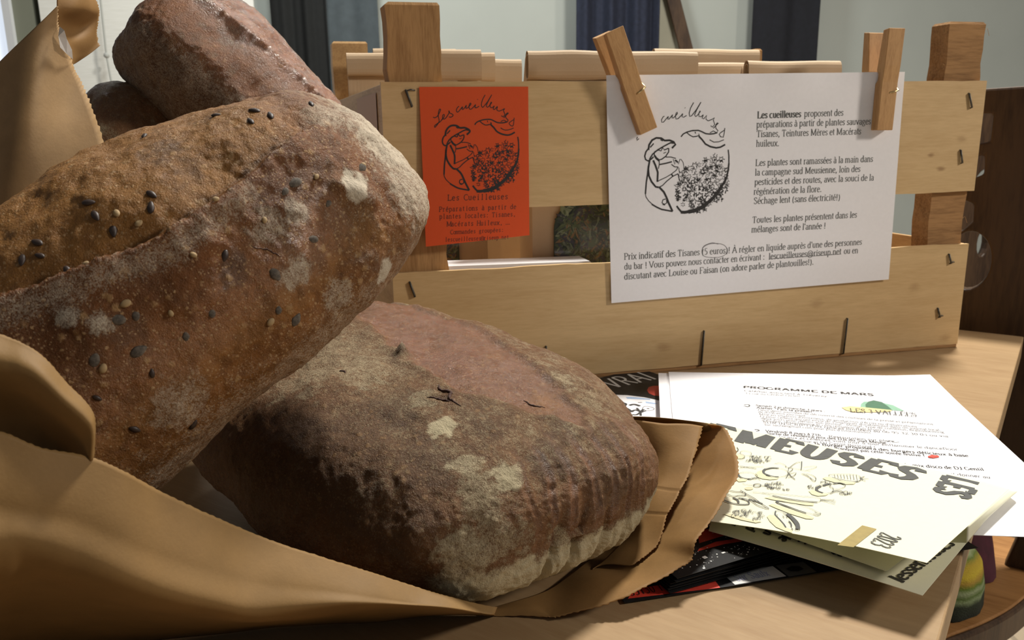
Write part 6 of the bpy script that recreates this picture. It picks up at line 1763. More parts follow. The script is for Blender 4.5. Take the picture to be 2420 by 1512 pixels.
(0.62,[(0.3668,0.4009),(0.369,0.413),(0.376,0.4139),(0.3712,0.4206),(0.3756,0.4301),(0.3679,0.4263),(0.3634,0.4333),(0.3625,0.4249),(0.354,0.4249),(0.3583,0.4179),(0.3566,0.4093)]),
(1.116,[(0.3955,0.4193),(0.3893,0.4234),(0.3919,0.43),(0.3863,0.4264),(0.3826,0.4322),(0.3815,0.4257),(0.3764,0.4236),(0.3815,0.4199),(0.3788,0.4119),(0.3845,0.4154),(0.3887,0.4111)]),
(0.806,[(0.2283,0.4175),(0.2336,0.425),(0.2381,0.4161),(0.2377,0.4264),(0.2462,0.4257),(0.2398,0.4324),(0.2458,0.4408),(0.2365,0.4375),(0.2356,0.4478),(0.2321,0.4396),(0.2262,0.4442),(0.2279,0.4345),(0.2221,0.4301)]),
(0.62,[(0.2353,0.4409),(0.2406,0.4384),(0.241,0.4312),(0.2447,0.4377),(0.2495,0.4334),(0.248,0.4396),(0.2531,0.4429),(0.2468,0.444),(0.2478,0.4504),(0.244,0.4475),(0.2396,0.4506)]),
(0.496,[(0.2518,0.438),(0.2584,0.4384),(0.2588,0.4302),(0.2622,0.4363),(0.2674,0.4336),(0.2644,0.4407),(0.2701,0.4431),(0.2645,0.4455),(0.2682,0.4537),(0.2624,0.4487),(0.2595,0.4577),(0.2584,0.4493),(0.254,0.4506)]),
(0.62,[(0.2724,0.4345),(0.2788,0.4368),(0.2808,0.4263),(0.2831,0.4355),(0.2909,0.4333),(0.2862,0.4405),(0.2905,0.4479),(0.2842,0.4463),(0.2818,0.457),(0.2785,0.4472),(0.2729,0.4495)]),
(0.496,[(0.2947,0.4431),(0.2976,0.4356),(0.2936,0.4294),(0.2994,0.4312),(0.302,0.4234),(0.3039,0.4312),(0.3108,0.4329),(0.3041,0.4372),(0.305,0.446)]),
(0.496,[(0.3054,0.4459),(0.3094,0.4377),(0.3019,0.4327),(0.3104,0.4325),(0.3103,0.424),(0.3143,0.4295),(0.3202,0.4263),(0.3178,0.4336),(0.323,0.4394),(0.3169,0.4404),(0.3167,0.4504)]),
(1.736,[(0.31,0.4378),(0.3065,0.4352),(0.3159,0.4283)]),
(0.62,[(0.3217,0.4476),(0.3292,0.4419),(0.3236,0.4345),(0.3316,0.4341),(0.3341,0.4241),(0.3371,0.4363),(0.3435,0.4311),(0.3391,0.4412),(0.3461,0.4453),(0.3397,0.4479),(0.3411,0.457),(0.3356,0.4492),(0.3303,0.4567)]),
(0.806,[(0.3347,0.4443),(0.3424,0.4429),(0.3422,0.4342),(0.347,0.4399),(0.3536,0.4357),(0.3509,0.4437),(0.3569,0.448),(0.3505,0.4504),(0.3512,0.459),(0.3457,0.4524),(0.34,0.4582)]),
(1.736,[(0.3421,0.4425),(0.3478,0.4461),(0.3514,0.4454)]),
(0.62,[(0.3711,0.4264),(0.3705,0.4349),(0.3752,0.4371),(0.37,0.4404),(0.3721,0.4493),(0.3673,0.4422),(0.363,0.4471),(0.3647,0.4405),(0.3578,0.4387),(0.364,0.4357),(0.362,0.4289)]),
(0.806,[(0.3813,0.4597),(0.3815,0.4526),(0.3748,0.4502),(0.3812,0.4472),(0.3797,0.44),(0.3842,0.4432),(0.3879,0.4386),(0.3886,0.4452),(0.393,0.4474),(0.3889,0.4513),(0.3895,0.4574)]),
(0.496,[(0.2358,0.4503),(0.2365,0.4603),(0.2432,0.4585),(0.2379,0.4648),(0.2446,0.4707),(0.2378,0.4703),(0.2363,0.4808),(0.2329,0.4711),(0.2264,0.4779),(0.2294,0.469),(0.2209,0.4656),(0.2301,0.4626),(0.2269,0.4533)]),
(1.24,[(0.2333,0.4621),(0.2367,0.4598),(0.2394,0.4737)]),
(1.116,[(0.2523,0.471),(0.2477,0.4666),(0.2405,0.4693),(0.2451,0.4593),(0.2395,0.4539),(0.2459,0.4546),(0.2464,0.4432),(0.2507,0.4512),(0.2574,0.4464),(0.2533,0.4567),(0.2597,0.462)]),
(1.116,[(0.2723,0.4595),(0.2676,0.4659),(0.2716,0.4744),(0.2651,0.4706),(0.2606,0.4778),(0.2609,0.4678),(0.2543,0.4641),(0.2612,0.4612),(0.2622,0.454)]),
(1.116,[(0.2893,0.4496),(0.2885,0.4585),(0.2955,0.4628),(0.2891,0.4665),(0.2886,0.4741),(0.2836,0.4684),(0.2778,0.4751),(0.2795,0.4642),(0.2736,0.4608),(0.2801,0.4582),(0.279,0.449)]),
(1.24,[(0.2854,0.4584),(0.2898,0.4664),(0.2856,0.4546)]),
(0.62,[(0.3049,0.4603),(0.2993,0.4621),(0.3008,0.4678),(0.2968,0.4656),(0.2935,0.4717),(0.2939,0.4628),(0.2882,0.4632),(0.2926,0.4589),(0.2885,0.454),(0.2942,0.4543),(0.2953,0.4492),(0.2972,0.4554),(0.3025,0.4504)]),
(1.24,[(0.2957,0.4609),(0.2995,0.4556),(0.2933,0.4581)]),
(0.62,[(0.3177,0.475),(0.3156,0.468),(0.3096,0.469),(0.3142,0.4628),(0.3102,0.4575),(0.3162,0.4585),(0.3182,0.4492),(0.32,0.4586),(0.3259,0.4569),(0.3213,0.4631),(0.3256,0.4687)]),
(1.736,[(0.316,0.4634),(0.3208,0.4548),(0.3194,0.4586)]),
(1.116,[(0.3176,0.4659),(0.3231,0.4621),(0.3241,0.4536),(0.3285,0.4591),(0.3346,0.4576),(0.3315,0.465),(0.3354,0.4733),(0.3288,0.4701),(0.3246,0.4794)]),
(0.496,[(0.3609,0.4748),(0.3563,0.4726),(0.3543,0.4809),(0.353,0.4721),(0.3473,0.4753),(0.3517,0.4685),(0.3462,0.4649),(0.3519,0.4644),(0.3513,0.4565),(0.3548,0.4624),(0.3584,0.456),(0.3587,0.4644),(0.3639,0.4655)]),
(0.496,[(0.3602,0.4717),(0.3663,0.4671),(0.3634,0.4604),(0.3701,0.4631),(0.3732,0.4545),(0.3753,0.4631),(0.3827,0.4617),(0.3781,0.4691),(0.3835,0.475),(0.3754,0.4743),(0.3757,0.4833),(0.3716,0.478),(0.3657,0.4854)]),
(0.62,[(0.3782,0.4571),(0.3857,0.4631),(0.3931,0.4582),(0.3908,0.4664),(0.3968,0.474),(0.3886,0.4741),(0.3852,0.4874),(0.3833,0.4729),(0.3752,0.473)]),
(0.806,[(0.2165,0.478),(0.2232,0.4754),(0.2228,0.4676),(0.2271,0.473),(0.2314,0.4681),(0.2314,0.4742),(0.2364,0.4781),(0.2306,0.4806),(0.2323,0.4911),(0.2271,0.4846),(0.2217,0.4897)]),
(1.24,[(0.2256,0.4797),(0.222,0.4736),(0.2328,0.4822)]),
(0.62,[(0.2524,0.5013),(0.2494,0.4906),(0.242,0.4961),(0.2459,0.4873),(0.2393,0.4832),(0.2459,0.4804),(0.2447,0.4724),(0.2498,0.478),(0.254,0.4695),(0.2551,0.4785),(0.261,0.4778),(0.2546,0.4847),(0.2611,0.4916)]),
(1.24,[(0.2535,0.486),(0.2563,0.4926),(0.2554,0.4785)]),
(0.806,[(0.2616,0.4707),(0.2649,0.4776),(0.2713,0.4739),(0.2668,0.4828),(0.2743,0.4884),(0.2657,0.4882),(0.2656,0.4978),(0.2617,0.4913),(0.2556,0.4927),(0.2597,0.4849),(0.2549,0.4793)]),
(0.806,[(0.2666,0.4909),(0.2717,0.483),(0.2662,0.4714),(0.2745,0.477),(0.2806,0.4693),(0.2815,0.4788),(0.288,0.4841),(0.2808,0.4878),(0.2791,0.4986)]),
(1.24,[(0.2765,0.4853),(0.2691,0.4862),(0.2719,0.4831)]),
(0.496,[(0.2967,0.4967),(0.2968,0.4859),(0.2867,0.4824),(0.296,0.4785),(0.2963,0.4692),(0.3019,0.4748),(0.3084,0.4719),(0.304,0.4822),(0.3088,0.4909)]),
(0.62,[(0.3087,0.4697),(0.3128,0.4772),(0.3182,0.4692),(0.3169,0.4787),(0.3232,0.4817),(0.3173,0.4861),(0.3204,0.4936),(0.3133,0.489),(0.3103,0.4998),(0.3088,0.4902),(0.3019,0.4904),(0.3075,0.4835),(0.3018,0.4769)]),
(0.496,[(0.3314,0.471),(0.3336,0.4805),(0.3422,0.4815),(0.3357,0.4884),(0.3399,0.4968),(0.3323,0.4939),(0.3294,0.5017),(0.3271,0.4941),(0.3198,0.494),(0.3252,0.487),(0.3206,0.4791)]),
(1.24,[(0.3287,0.4921),(0.3343,0.4894),(0.3265,0.4856)]),
(0.62,[(0.3459,0.4942),(0.3433,0.4855),(0.336,0.4863),(0.3414,0.4799),(0.3368,0.4727),(0.3441,0.4754),(0.346,0.4658),(0.3478,0.4758),(0.3539,0.4725),(0.3506,0.4802),(0.3555,0.4874)]),
(0.62,[(0.3597,0.5013),(0.3604,0.4924),(0.355,0.4885),(0.3614,0.486),(0.3614,0.4784),(0.3655,0.4829),(0.3705,0.4794),(0.3694,0.4865),(0.3749,0.4902),(0.368,0.4918),(0.3694,0.502)]),
(1.24,[(0.3641,0.4882),(0.3709,0.4911),(0.3659,0.4966)]),
(0.62,[(0.3886,0.4749),(0.3902,0.4846),(0.397,0.4849),(0.3918,0.4904),(0.396,0.4979),(0.3898,0.4951),(0.3873,0.5047),(0.3858,0.4937),(0.3795,0.4951),(0.3839,0.4894),(0.3793,0.4815)]),
(1.24,[(0.3902,0.4876),(0.3905,0.4933),(0.3857,0.4861)]),
(1.116,[(0.2307,0.5028),(0.2256,0.5053),(0.2252,0.5145),(0.2215,0.5077),(0.216,0.5102),(0.2194,0.5026),(0.2158,0.496),(0.2219,0.4977),(0.2259,0.4931)]),
(1.24,[(0.2262,0.5066),(0.2211,0.5093),(0.2239,0.5096)]),
(0.806,[(0.2485,0.49),(0.2489,0.4963),(0.2533,0.4978),(0.2488,0.5008),(0.2509,0.5064),(0.2465,0.504),(0.2444,0.5095),(0.2431,0.5037),(0.2384,0.5073),(0.2411,0.5004),(0.2374,0.4959),(0.2416,0.4958),(0.2413,0.489)]),
(1.116,[(0.2601,0.4883),(0.2657,0.4964),(0.2738,0.493),(0.2701,0.5023),(0.2735,0.5121),(0.2662,0.5077),(0.2613,0.5175),(0.2599,0.5085),(0.2528,0.503)]),
(1.24,[(0.2617,0.5065),(0.2602,0.5075),(0.2678,0.5103)]),
(0.62,[(0.27,0.4891),(0.2761,0.4966),(0.2801,0.4891),(0.2804,0.4981),(0.2875,0.4977),(0.2823,0.5033),(0.2857,0.5112),(0.2792,0.5068),(0.2791,0.5168),(0.2759,0.5084),(0.27,0.5123),(0.2725,0.5055),(0.2647,0.5019)]),
(1.736,[(0.2781,0.5036),(0.2811,0.5011),(0.2756,0.5041)]),
(1.116,[(0.2929,0.508),(0.2953,0.4988),(0.2929,0.4883),(0.3009,0.4928),(0.3064,0.4827),(0.3076,0.4959),(0.3128,0.5011),(0.3058,0.5046),(0.3048,0.5138)]),
(1.736,[(0.2991,0.5028),(0.2979,0.506),(0.2954,0.498)]),
(1.116,[(0.3095,0.5132),(0.3102,0.5066),(0.3057,0.5042),(0.3104,0.5015),(0.3084,0.493),(0.3129,0.499),(0.3165,0.4938),(0.3157,0.5019),(0.3212,0.5035),(0.3159,0.506),(0.317,0.514)]),
(1.116,[(0.3291,0.4901),(0.3307,0.5017),(0.3392,0.4966),(0.3337,0.5054),(0.3402,0.5106),(0.3327,0.5114),(0.3337,0.5218),(0.3285,0.5143),(0.3227,0.5237),(0.324,0.5124),(0.3149,0.5094),(0.3226,0.5042),(0.3191,0.4943)]),
(1.24,[(0.3289,0.5057),(0.3226,0.5031),(0.3242,0.5134)]),
(1.116,[(0.3348,0.5095),(0.3416,0.5082),(0.3434,0.4982),(0.3481,0.5069),(0.3561,0.5029),(0.3531,0.5122),(0.3571,0.5189),(0.3493,0.5183),(0.3492,0.5284),(0.3445,0.5228),(0.3368,0.5262)]),
(1.24,[(0.3423,0.5165),(0.3411,0.5208),(0.343,0.5137)]),
(0.496,[(0.3751,0.5162),(0.37,0.5163),(0.3701,0.5244),(0.3665,0.5192),(0.3625,0.5235),(0.3644,0.5147),(0.3588,0.5135),(0.3627,0.5099),(0.361,0.503),(0.3655,0.5057),(0.3682,0.5011),(0.3697,0.5063),(0.3757,0.5059)]),
(1.116,[(0.3742,0.5221),(0.3764,0.5129),(0.3697,0.5095),(0.375,0.5057),(0.3731,0.4977),(0.38,0.504),(0.3831,0.4963),(0.3849,0.5026),(0.3906,0.5037),(0.387,0.5096),(0.3924,0.5158),(0.3844,0.5163),(0.3835,0.5274)]),
(1.116,[(0.2351,0.5326),(0.227,0.5325),(0.2221,0.5419),(0.22,0.5305),(0.2146,0.5263),(0.2199,0.5207),(0.2204,0.5084),(0.2262,0.5173),(0.2344,0.514)]),
(1.736,[(0.2213,0.5267),(0.2295,0.5309),(0.2233,0.5219)]),
(1.116,[(0.2405,0.5293),(0.2454,0.5268),(0.2472,0.5173),(0.2503,0.5259),(0.2572,0.5263),(0.2529,0.5319),(0.2552,0.5404),(0.2496,0.5373),(0.2451,0.543)]),
(1.736,[(0.2492,0.531),(0.2504,0.5348),(0.2548,0.5326)]),
(0.806,[(0.2677,0.5162),(0.2629,0.5261),(0.271,0.5332),(0.2631,0.534),(0.2617,0.5439),(0.2576,0.5339),(0.2507,0.5384),(0.254,0.5291),(0.247,0.5219),(0.2551,0.5218),(0.2564,0.5089)]),
(1.24,[(0.2575,0.5319),(0.2565,0.526),(0.2593,0.52)]),
(1.116,[(0.2782,0.535),(0.2783,0.5294),(0.275,0.5259),(0.2793,0.5241),(0.2789,0.5148),(0.2826,0.5223),(0.2875,0.5177),(0.2853,0.5246),(0.2912,0.5275),(0.2848,0.529),(0.286,0.5376)]),
(1.24,[(0.2784,0.5243),(0.2763,0.5316),(0.2805,0.523)]),
(1.116,[(0.2849,0.5309),(0.2934,0.5266),(0.2951,0.5154),(0.3002,0.5246),(0.3077,0.5227),(0.305,0.5313),(0.3078,0.5405),(0.3001,0.5379),(0.2946,0.5476)]),
(1.116,[(0.3267,0.5339),(0.3215,0.5355),(0.3194,0.5434),(0.3178,0.5336),(0.3106,0.5341),(0.3161,0.5293),(0.3153,0.5214),(0.3196,0.5259),(0.3242,0.5225)]),
(0.496,[(0.3439,0.5329),(0.3366,0.5327),(0.3341,0.5437),(0.3306,0.5334),(0.323,0.5325),(0.3286,0.5259),(0.3275,0.5175),(0.3337,0.5207),(0.3399,0.5186)]),
(1.24,[(0.3357,0.5259),(0.3379,0.5333),(0.3396,0.5285)]),
(1.116,[(0.3653,0.5309),(0.3549,0.5326),(0.3542,0.5452),(0.349,0.5377),(0.3419,0.5376),(0.3468,0.528),(0.3439,0.5178),(0.3509,0.5225),(0.357,0.513)]),
(1.736,[(0.3529,0.5324),(0.3456,0.5217),(0.3568,0.5343)]),
(1.116,[(0.3672,0.5415),(0.3645,0.5338),(0.3577,0.5337),(0.3633,0.5286),(0.3602,0.5194),(0.3667,0.5248),(0.3723,0.5179),(0.3712,0.5276),(0.3762,0.5341)]),
(1.736,[(0.3708,0.5338),(0.3668,0.5366),(0.3647,0.5273)]),
(0.62,[(0.2329,0.5446),(0.2266,0.5448),(0.2265,0.552),(0.2236,0.5462),(0.2181,0.5493),(0.221,0.5426),(0.2155,0.5386),(0.2213,0.5378),(0.2222,0.5299),(0.2253,0.5372),(0.2308,0.5327)]),
(1.736,[(0.222,0.5401),(0.2226,0.5495),(0.2274,0.5412)]),
(0.62,[(0.2457,0.5553),(0.2449,0.55),(0.2405,0.5505),(0.2448,0.5458),(0.2405,0.5409),(0.2458,0.5417),(0.2465,0.5359),(0.2489,0.5409),(0.253,0.5367),(0.2506,0.5447),(0.2555,0.5466),(0.2516,0.5494),(0.2532,0.5548)]),
(1.24,[(0.2499,0.5485),(0.2411,0.5514),(0.2423,0.5447)]),
(0.62,[(0.2731,0.5424),(0.2703,0.5499),(0.2771,0.554),(0.2692,0.5541),(0.2709,0.5616),(0.2666,0.5566),(0.2626,0.5649),(0.2632,0.5555),(0.2561,0.5543),(0.2631,0.5504),(0.2579,0.5424),(0.2648,0.5473),(0.2662,0.5383)]),
(1.736,[(0.2688,0.5556),(0.2635,0.553),(0.2651,0.5566)]),
(0.806,[(0.2687,0.5655),(0.2728,0.5565),(0.2686,0.5489),(0.2759,0.5511),(0.2797,0.5394),(0.2813,0.5507),(0.2888,0.5537),(0.2826,0.5596),(0.2825,0.5681)]),
(1.116,[(0.3048,0.5319),(0.3057,0.5439),(0.314,0.5495),(0.3052,0.5535),(0.3047,0.5675),(0.2989,0.5572),(0.2898,0.5578),(0.2957,0.549),(0.2922,0.5385)]),
(1.736,[(0.298,0.5457),(0.3065,0.5508),(0.2968,0.5475)]),
(1.116,[(0.3055,0.5391),(0.3107,0.5494),(0.3185,0.5447),(0.3156,0.5538),(0.3185,0.5619),(0.3113,0.5607),(0.3064,0.5699),(0.3046,0.5585),(0.2992,0.5551)]),
(1.736,[(0.3099,0.5519),(0.3147,0.5595),(0.312,0.5616)]),
(0.496,[(0.3258,0.547),(0.3332,0.5498),(0.3346,0.5387),(0.3369,0.5504),(0.344,0.5442),(0.3401,0.5534),(0.3465,0.5575),(0.3398,0.5589),(0.3409,0.5675),(0.3355,0.5621),(0.3304,0.571),(0.3325,0.5581),(0.3253,0.5591)]),
(1.736,[(0.3351,0.5505),(0.3352,0.5623),(0.3329,0.5557)]),
(1.116,[(0.3551,0.5398),(0.3556,0.5493),(0.3614,0.5532),(0.3553,0.5558),(0.3555,0.5679),(0.3504,0.561),(0.3443,0.5623),(0.3482,0.553),(0.3444,0.5458)]),
(1.24,[(0.3507,0.5496),(0.3556,0.5448),(0.3563,0.5508)]),
(0.806,[(0.3604,0.5609),(0.3637,0.5518),(0.3592,0.5428),(0.3666,0.5455),(0.3705,0.5392),(0.3714,0.548),(0.3781,0.5516),(0.3715,0.5544),(0.3714,0.5655)]),
(1.24,[(0.3691,0.5529),(0.3748,0.5551),(0.3726,0.5494)]),
(0.496,[(0.2333,0.5625),(0.2387,0.5643),(0.2404,0.5571),(0.2425,0.5631),(0.2469,0.5623),(0.2447,0.5677),(0.2474,0.574),(0.2432,0.5724),(0.2409,0.5779),(0.2392,0.5713),(0.234,0.573)]),
(0.62,[(0.2749,0.5801),(0.2686,0.5778),(0.2666,0.5875),(0.2644,0.5772),(0.259,0.5802),(0.263,0.5729),(0.2592,0.5673),(0.2646,0.5679),(0.2663,0.5601),(0.2684,0.5684),(0.2746,0.5657)]),
(1.116,[(0.264,0.5766),(0.2702,0.5754),(0.269,0.5668),(0.2728,0.5713),(0.2758,0.5657),(0.2759,0.5748),(0.2809,0.5736),(0.2769,0.5781),(0.2815,0.5832),(0.2752,0.5812),(0.2747,0.5875),(0.2721,0.5843),(0.268,0.5854)]),
(1.736,[(0.2775,0.5806),(0.2777,0.5821),(0.2791,0.5777)]),
(1.116,[(0.3112,0.5834),(0.3051,0.5846),(0.3054,0.5929),(0.3,0.586),(0.2942,0.5939),(0.2955,0.5837),(0.2882,0.5814),(0.2959,0.5775),(0.2902,0.5684),(0.2976,0.571),(0.3005,0.5612),(0.3028,0.5714),(0.3101,0.569)]),
(0.806,[(0.3018,0.5854),(0.3069,0.5775),(0.3019,0.5672),(0.3108,0.571),(0.3172,0.5632),(0.317,0.5735),(0.3257,0.5806),(0.3159,0.5837),(0.3144,0.5928)]),
(0.62,[(0.3245,0.5612),(0.3294,0.5664),(0.3357,0.5631),(0.3329,0.57),(0.3377,0.5759),(0.3303,0.575),(0.3273,0.5837),(0.3258,0.575),(0.3197,0.5721)]),
(0.62,[(0.2779,0.6118),(0.2785,0.6018),(0.2708,0.5985),(0.2765,0.5944),(0.2757,0.5874),(0.2818,0.5921),(0.2864,0.5851),(0.2867,0.593),(0.2923,0.5966),(0.2865,0.6),(0.2882,0.611)]),
(1.116,[(0.2803,0.5975),(0.2881,0.595),(0.2888,0.5829),(0.2929,0.5938),(0.3016,0.5918),(0.2964,0.6003),(0.3001,0.6113),(0.292,0.6051),(0.2866,0.6119)]),
(1.736,[(0.292,0.595),(0.2897,0.6047),(0.2853,0.6041)]),
(0.62,[(0.3097,0.6075),(0.3104,0.5992),(0.3043,0.5953),(0.3109,0.5935),(0.3118,0.5833),(0.3151,0.5928),(0.3219,0.5913),(0.3186,0.5982),(0.321,0.6053)]),
(1.736,[(0.3172,0.5996),(0.311,0.5968),(0.3137,0.589)]),
(0.744,[(0.2089,0.3631),(0.2138,0.3861),(0.2198,0.3673),(0.2262,0.3865),(0.2308,0.3638)]),
(1.488,[(0.2143,0.3671),(0.225,0.3788)]),
(0.62,[(0.2335,0.3639),(0.2414,0.3794),(0.245,0.4062),(0.2493,0.3987)]),
(0.62,[(0.2272,0.4017),(0.2293,0.4285),(0.2377,0.4212),(0.24,0.4443),(0.2496,0.4485)]),
(0.62,[(0.2116,0.4777),(0.2224,0.4897),(0.227,0.4668),(0.2364,0.4826),(0.2314,0.4593)]),
(0.62,[(0.218,0.5011),(0.2302,0.5094),(0.2203,0.5205),(0.2283,0.5306),(0.2212,0.5399),(0.2352,0.5367)]),
(0.8,[(0.0948,0.2611),(0.0919,0.2685),(0.0924,0.2759),(0.0991,0.2686)])], False))
NT = [('Les cueilleuses',(0.4867,0.1952),(0.6381,0.1947),0.006,1),
('proposent des',(0.6484,0.1941),(0.7873,0.1931),0.006,0),
('préparations à partir de plantes sauvages',(0.4847,0.2364),(0.8886,0.2365),0.006,0),
('Tisanes, Teintures Mères et Macérats',(0.4856,0.2789),(0.8555,0.2812),0.006,0),
('huileux.',(0.4851,0.3216),(0.5654,0.3225),0.006,0),
('Les plantes sont ramassées à la main dans',(0.484,0.4086),(0.9058,0.4125),0.006,0),
('la campagne sud Meusienne, loin des',(0.4834,0.452),(0.8612,0.4571),0.006,0),
('pesticides et des routes, avec la souci de la',(0.4828,0.4957),(0.9137,0.5017),0.006,0),
('régénération de la flore.',(0.4808,0.5395),(0.7229,0.5434),0.006,0),
('Séchage lent (sans électricité!)',(0.4816,0.5827),(0.7927,0.5876),0.006,0),
('Toutes les plantes présentent dans les',(0.479,0.6716),(0.8596,0.6766),0.006,0),
("mélanges sont de l'année !",(0.4769,0.7163),(0.7454,0.7205),0.006,0),
("Prix indicatif des Tisanes (5 euros)! À régler en liquide auprès d'une des personnes",(0.0438,0.8031),(0.8855,0.8121),0.006,0),
('du bar ! Vous pouvez nous contacter en écrivant :',(0.0446,0.849),(0.528,0.8507),0.006,0),
('lescueilleuses@riseup.net',(0.5417,0.851),(0.8092,0.8519),0.006,0),
('ou en',(0.8187,0.8518),(0.8731,0.8529),0.006,0),
('discutant avec Louise ou Faisan (on adore parler de plantouilles!).',(0.0439,0.8951),(0.7083,0.8929),0.006,0)]
def d_(k):
    for s, a, b, h, bold in NT: k.text(s, a, b, h, 17 if bold else 10.5, 8 if bold else 5.6)
ink_on(no_t, f_notice, SZ, 'printed_text', M['ink_grey'], d_)
ink_on(no_t, f_notice, SZ, 'pencil_circle', M['pencil'], lambda k: k.uvs([(0.55,[(0.3064,0.7928),(0.3111,0.7712),(0.3299,0.7582),(0.357,0.7571),(0.3817,0.7667),(0.3929,0.7863),(0.3904,0.8084),(0.3741,0.8217),(0.3468,0.8227),(0.3196,0.8163),(0.3075,0.8003),(0.3111,0.7675),(0.3407,0.7526),(0.3625,0.7613)])]))
ink_on(no_t, f_notice, SZ, 'underline', M['pencil'], lambda k: k.uvs([(0.55,[(0.5442,0.8492),(0.6151,0.8495),(0.7013,0.8512),(0.7594,0.8516),(0.8093,0.8519)])]))

# ================================================================ papers on the table
def slab_sheet(f, par, name, mat, nu=30, nv=30, thick=0.00025):
    return paper_mesh(f, nu, nv).build(name, mat, par, solid=thick)


def flat_paper(name, label, cat, corners, mat, bulge=None, group=None):
    c = [Vector(p) for p in corners]
    base = (c[0] + c[1] + c[2] + c[3]) / 4
    t = thing(name, base, label, cat, 0, group)
    f = surf_quad([p - base for p in c], bulge)
    slab_sheet(f, t, 'sheet', mat)
    return t, f


# black posters
pc = [(0.0184,0.5174,0.0012),(0.2264,0.5663,0.0012),(0.263,0.4104,0.0012),(0.055,0.3615,0.0012)]
t, f = flat_paper('black_poster', 'lowest black poster of the stack, red bar and white sticker along its near edge', 'poster', pc, M['black_card'], None, 'black posters stacked on the table')
SZ = (0.2137, 0.1601)
def quad(k, uv): k.fill([(u * k.W, v * k.H) for u, v in uv])
QR = [('red',(0.014,0.9827),(0.2493,1.0001)),
('red2',(0.2536,0.933),(0.0454,0.9359)),
('w1',(0.2906,0.9966),(0.4329,0.9937)),
('w2',(0.4262,0.9249),(0.2847,0.925)),
('g1',(0.4379,0.9982),(0.5176,0.9964)),
('g2',(0.5129,0.9271),(0.4346,0.9251))]
def rect_of(i): return [QR[i][1], QR[i][2], QR[i+1][1], QR[i+1][2]]
ink_on(t, f, SZ, 'red_bar', M['ink_red'], lambda k: quad(k, rect_of(0)))
ink_on(t, f, SZ, 'sticker', M['label'], lambda k: quad(k, rect_of(2)))
ink_on(t, f, SZ, 'logo_tile', plain('grey_tile', (0.10, 0.10, 0.10), 0.5), lambda k: quad(k, rect_of(4)))
QT = [('55130 TREVERAY',(0.0258,0.972),(0.2362,0.9695),0.0085),
('Sur Saulx',(0.3032,0.98),(0.3973,0.9784),0.006)]
ink_on(t, f, SZ, 'printed_text', M['ink'], lambda k: k.text(QT[0][0], QT[0][1], QT[0][2], QT[0][3], 9, 8, False), 0.0004)
ink_on(t, f, SZ, 'sticker_text', plain('lilac_ink', (0.42, 0.42, 0.60), 0.6), lambda k: k.text(QT[1][0], QT[1][1], QT[1][2], QT[1][3], 9, 7, False), 0.0004)
QL = [(1.5,[(0.4499,0.9543),(0.4717,0.9429),(0.4906,0.9496),(0.4933,0.9697),(0.4739,0.9786),(0.4552,0.9719)])]
ink_on(t, f, SZ, 'logo_mark', M['black_card'], lambda k: quad(k, QL[0][1]), 0.0004)

tc0 = [Vector(p) for p in [(0.019,0.5026,0.01),(0.1865,0.581,0.01),(0.2501,0.4452,0.01),(0.0826,0.3668,0.01)]]
bc0 = [Vector(p) for p in pc]
NB = 6
for i in range(1, NB):
    k = i / NB
    rr = random.Random(i * 7)
    cs = [b_.lerp(a_, 0.90 + 0.09 * k) for a_, b_ in zip(tc0, bc0)]
    cc = sum(cs, Vector()) / 4
    rot = Matrix.Rotation(R(rr.uniform(-1.5, 1.5)), 4, 'Z')
    cs = [cc + rot @ (p - cc) for p in cs]
    cs = [Vector((p.x, p.y, 0.0012 + 0.0016 * i)) for p in cs]
    flat_paper('black_poster', 'plain black poster in the middle of the stack under the cream booklet', 'poster', cs, M['black_card'], None, 'black posters stacked on the table')
tc0 = [Vector((p.x, p.y, 0.0112)) for p in tc0]
t, f = flat_paper('black_poster', 'topmost black poster of the stack with red stripes and white specks', 'poster', tc0, M['black_card'], None, 'black posters stacked on the table')
SZ = (0.1850, 0.1500)
RS = [(1,[(0.1766,0.842),(0.2856,0.8371),(0.3003,0.8045),(0.2461,0.7621),(0.196,0.8058)]),
(1,[(0.1415,0.8861),(0.2394,0.889),(0.2995,0.9027),(0.2984,0.8779),(0.2258,0.8607),(0.157,0.8728)])]
ink_on(t, f, SZ, 'red_stripes', M['ink_red'], lambda k: [quad(k, s_[1]) for s_ in RS])
RW = [(1,[(0.1321,0.9254),(0.1459,0.9228),(0.1465,0.9381),(0.1328,0.9406)]),
(1,[(0.1976,0.9325),(0.2107,0.9315),(0.2132,0.9384),(0.1998,0.9398)]),
(1,[(0.0953,0.9856),(0.1033,0.9836),(0.1031,0.9918),(0.0963,0.9919)]),
(1,[(0.2688,0.9692),(0.2745,0.9689),(0.272,0.975),(0.2669,0.9756)]),
(1,[(0.2395,0.9623),(0.2439,0.9613),(0.2432,0.9653),(0.2392,0.9659)]),
(1,[(0.282,0.9584),(0.2862,0.9586),(0.2842,0.9635),(0.2803,0.9634)])]
def d_(k):
    for s_ in RW: quad(k, s_[1])
    rr = random.Random(4)
    c = (sum(p[0] for s_ in RW for p in s_[1]) / 24, sum(p[1] for s_ in RW for p in s_[1]) / 24)
    for _ in range(160):
        x, y = c[0] * k.W + rr.gauss(0, 0.028), c[1] * k.H + rr.gauss(0, 0.008)
        r_ = rr.uniform(0.0001, 0.0005)
        if not (0.01 < x / k.W < 0.99 and 0.01 < y / k.H < 0.99): continue
        k.fill([(x + r_ * math.cos(a), y + r_ * math.sin(a)) for a in (0, 1.3, 2.5, 3.8, 5.1)])
ink_on(t, f, SZ, 'white_specks', M['label'], d_)

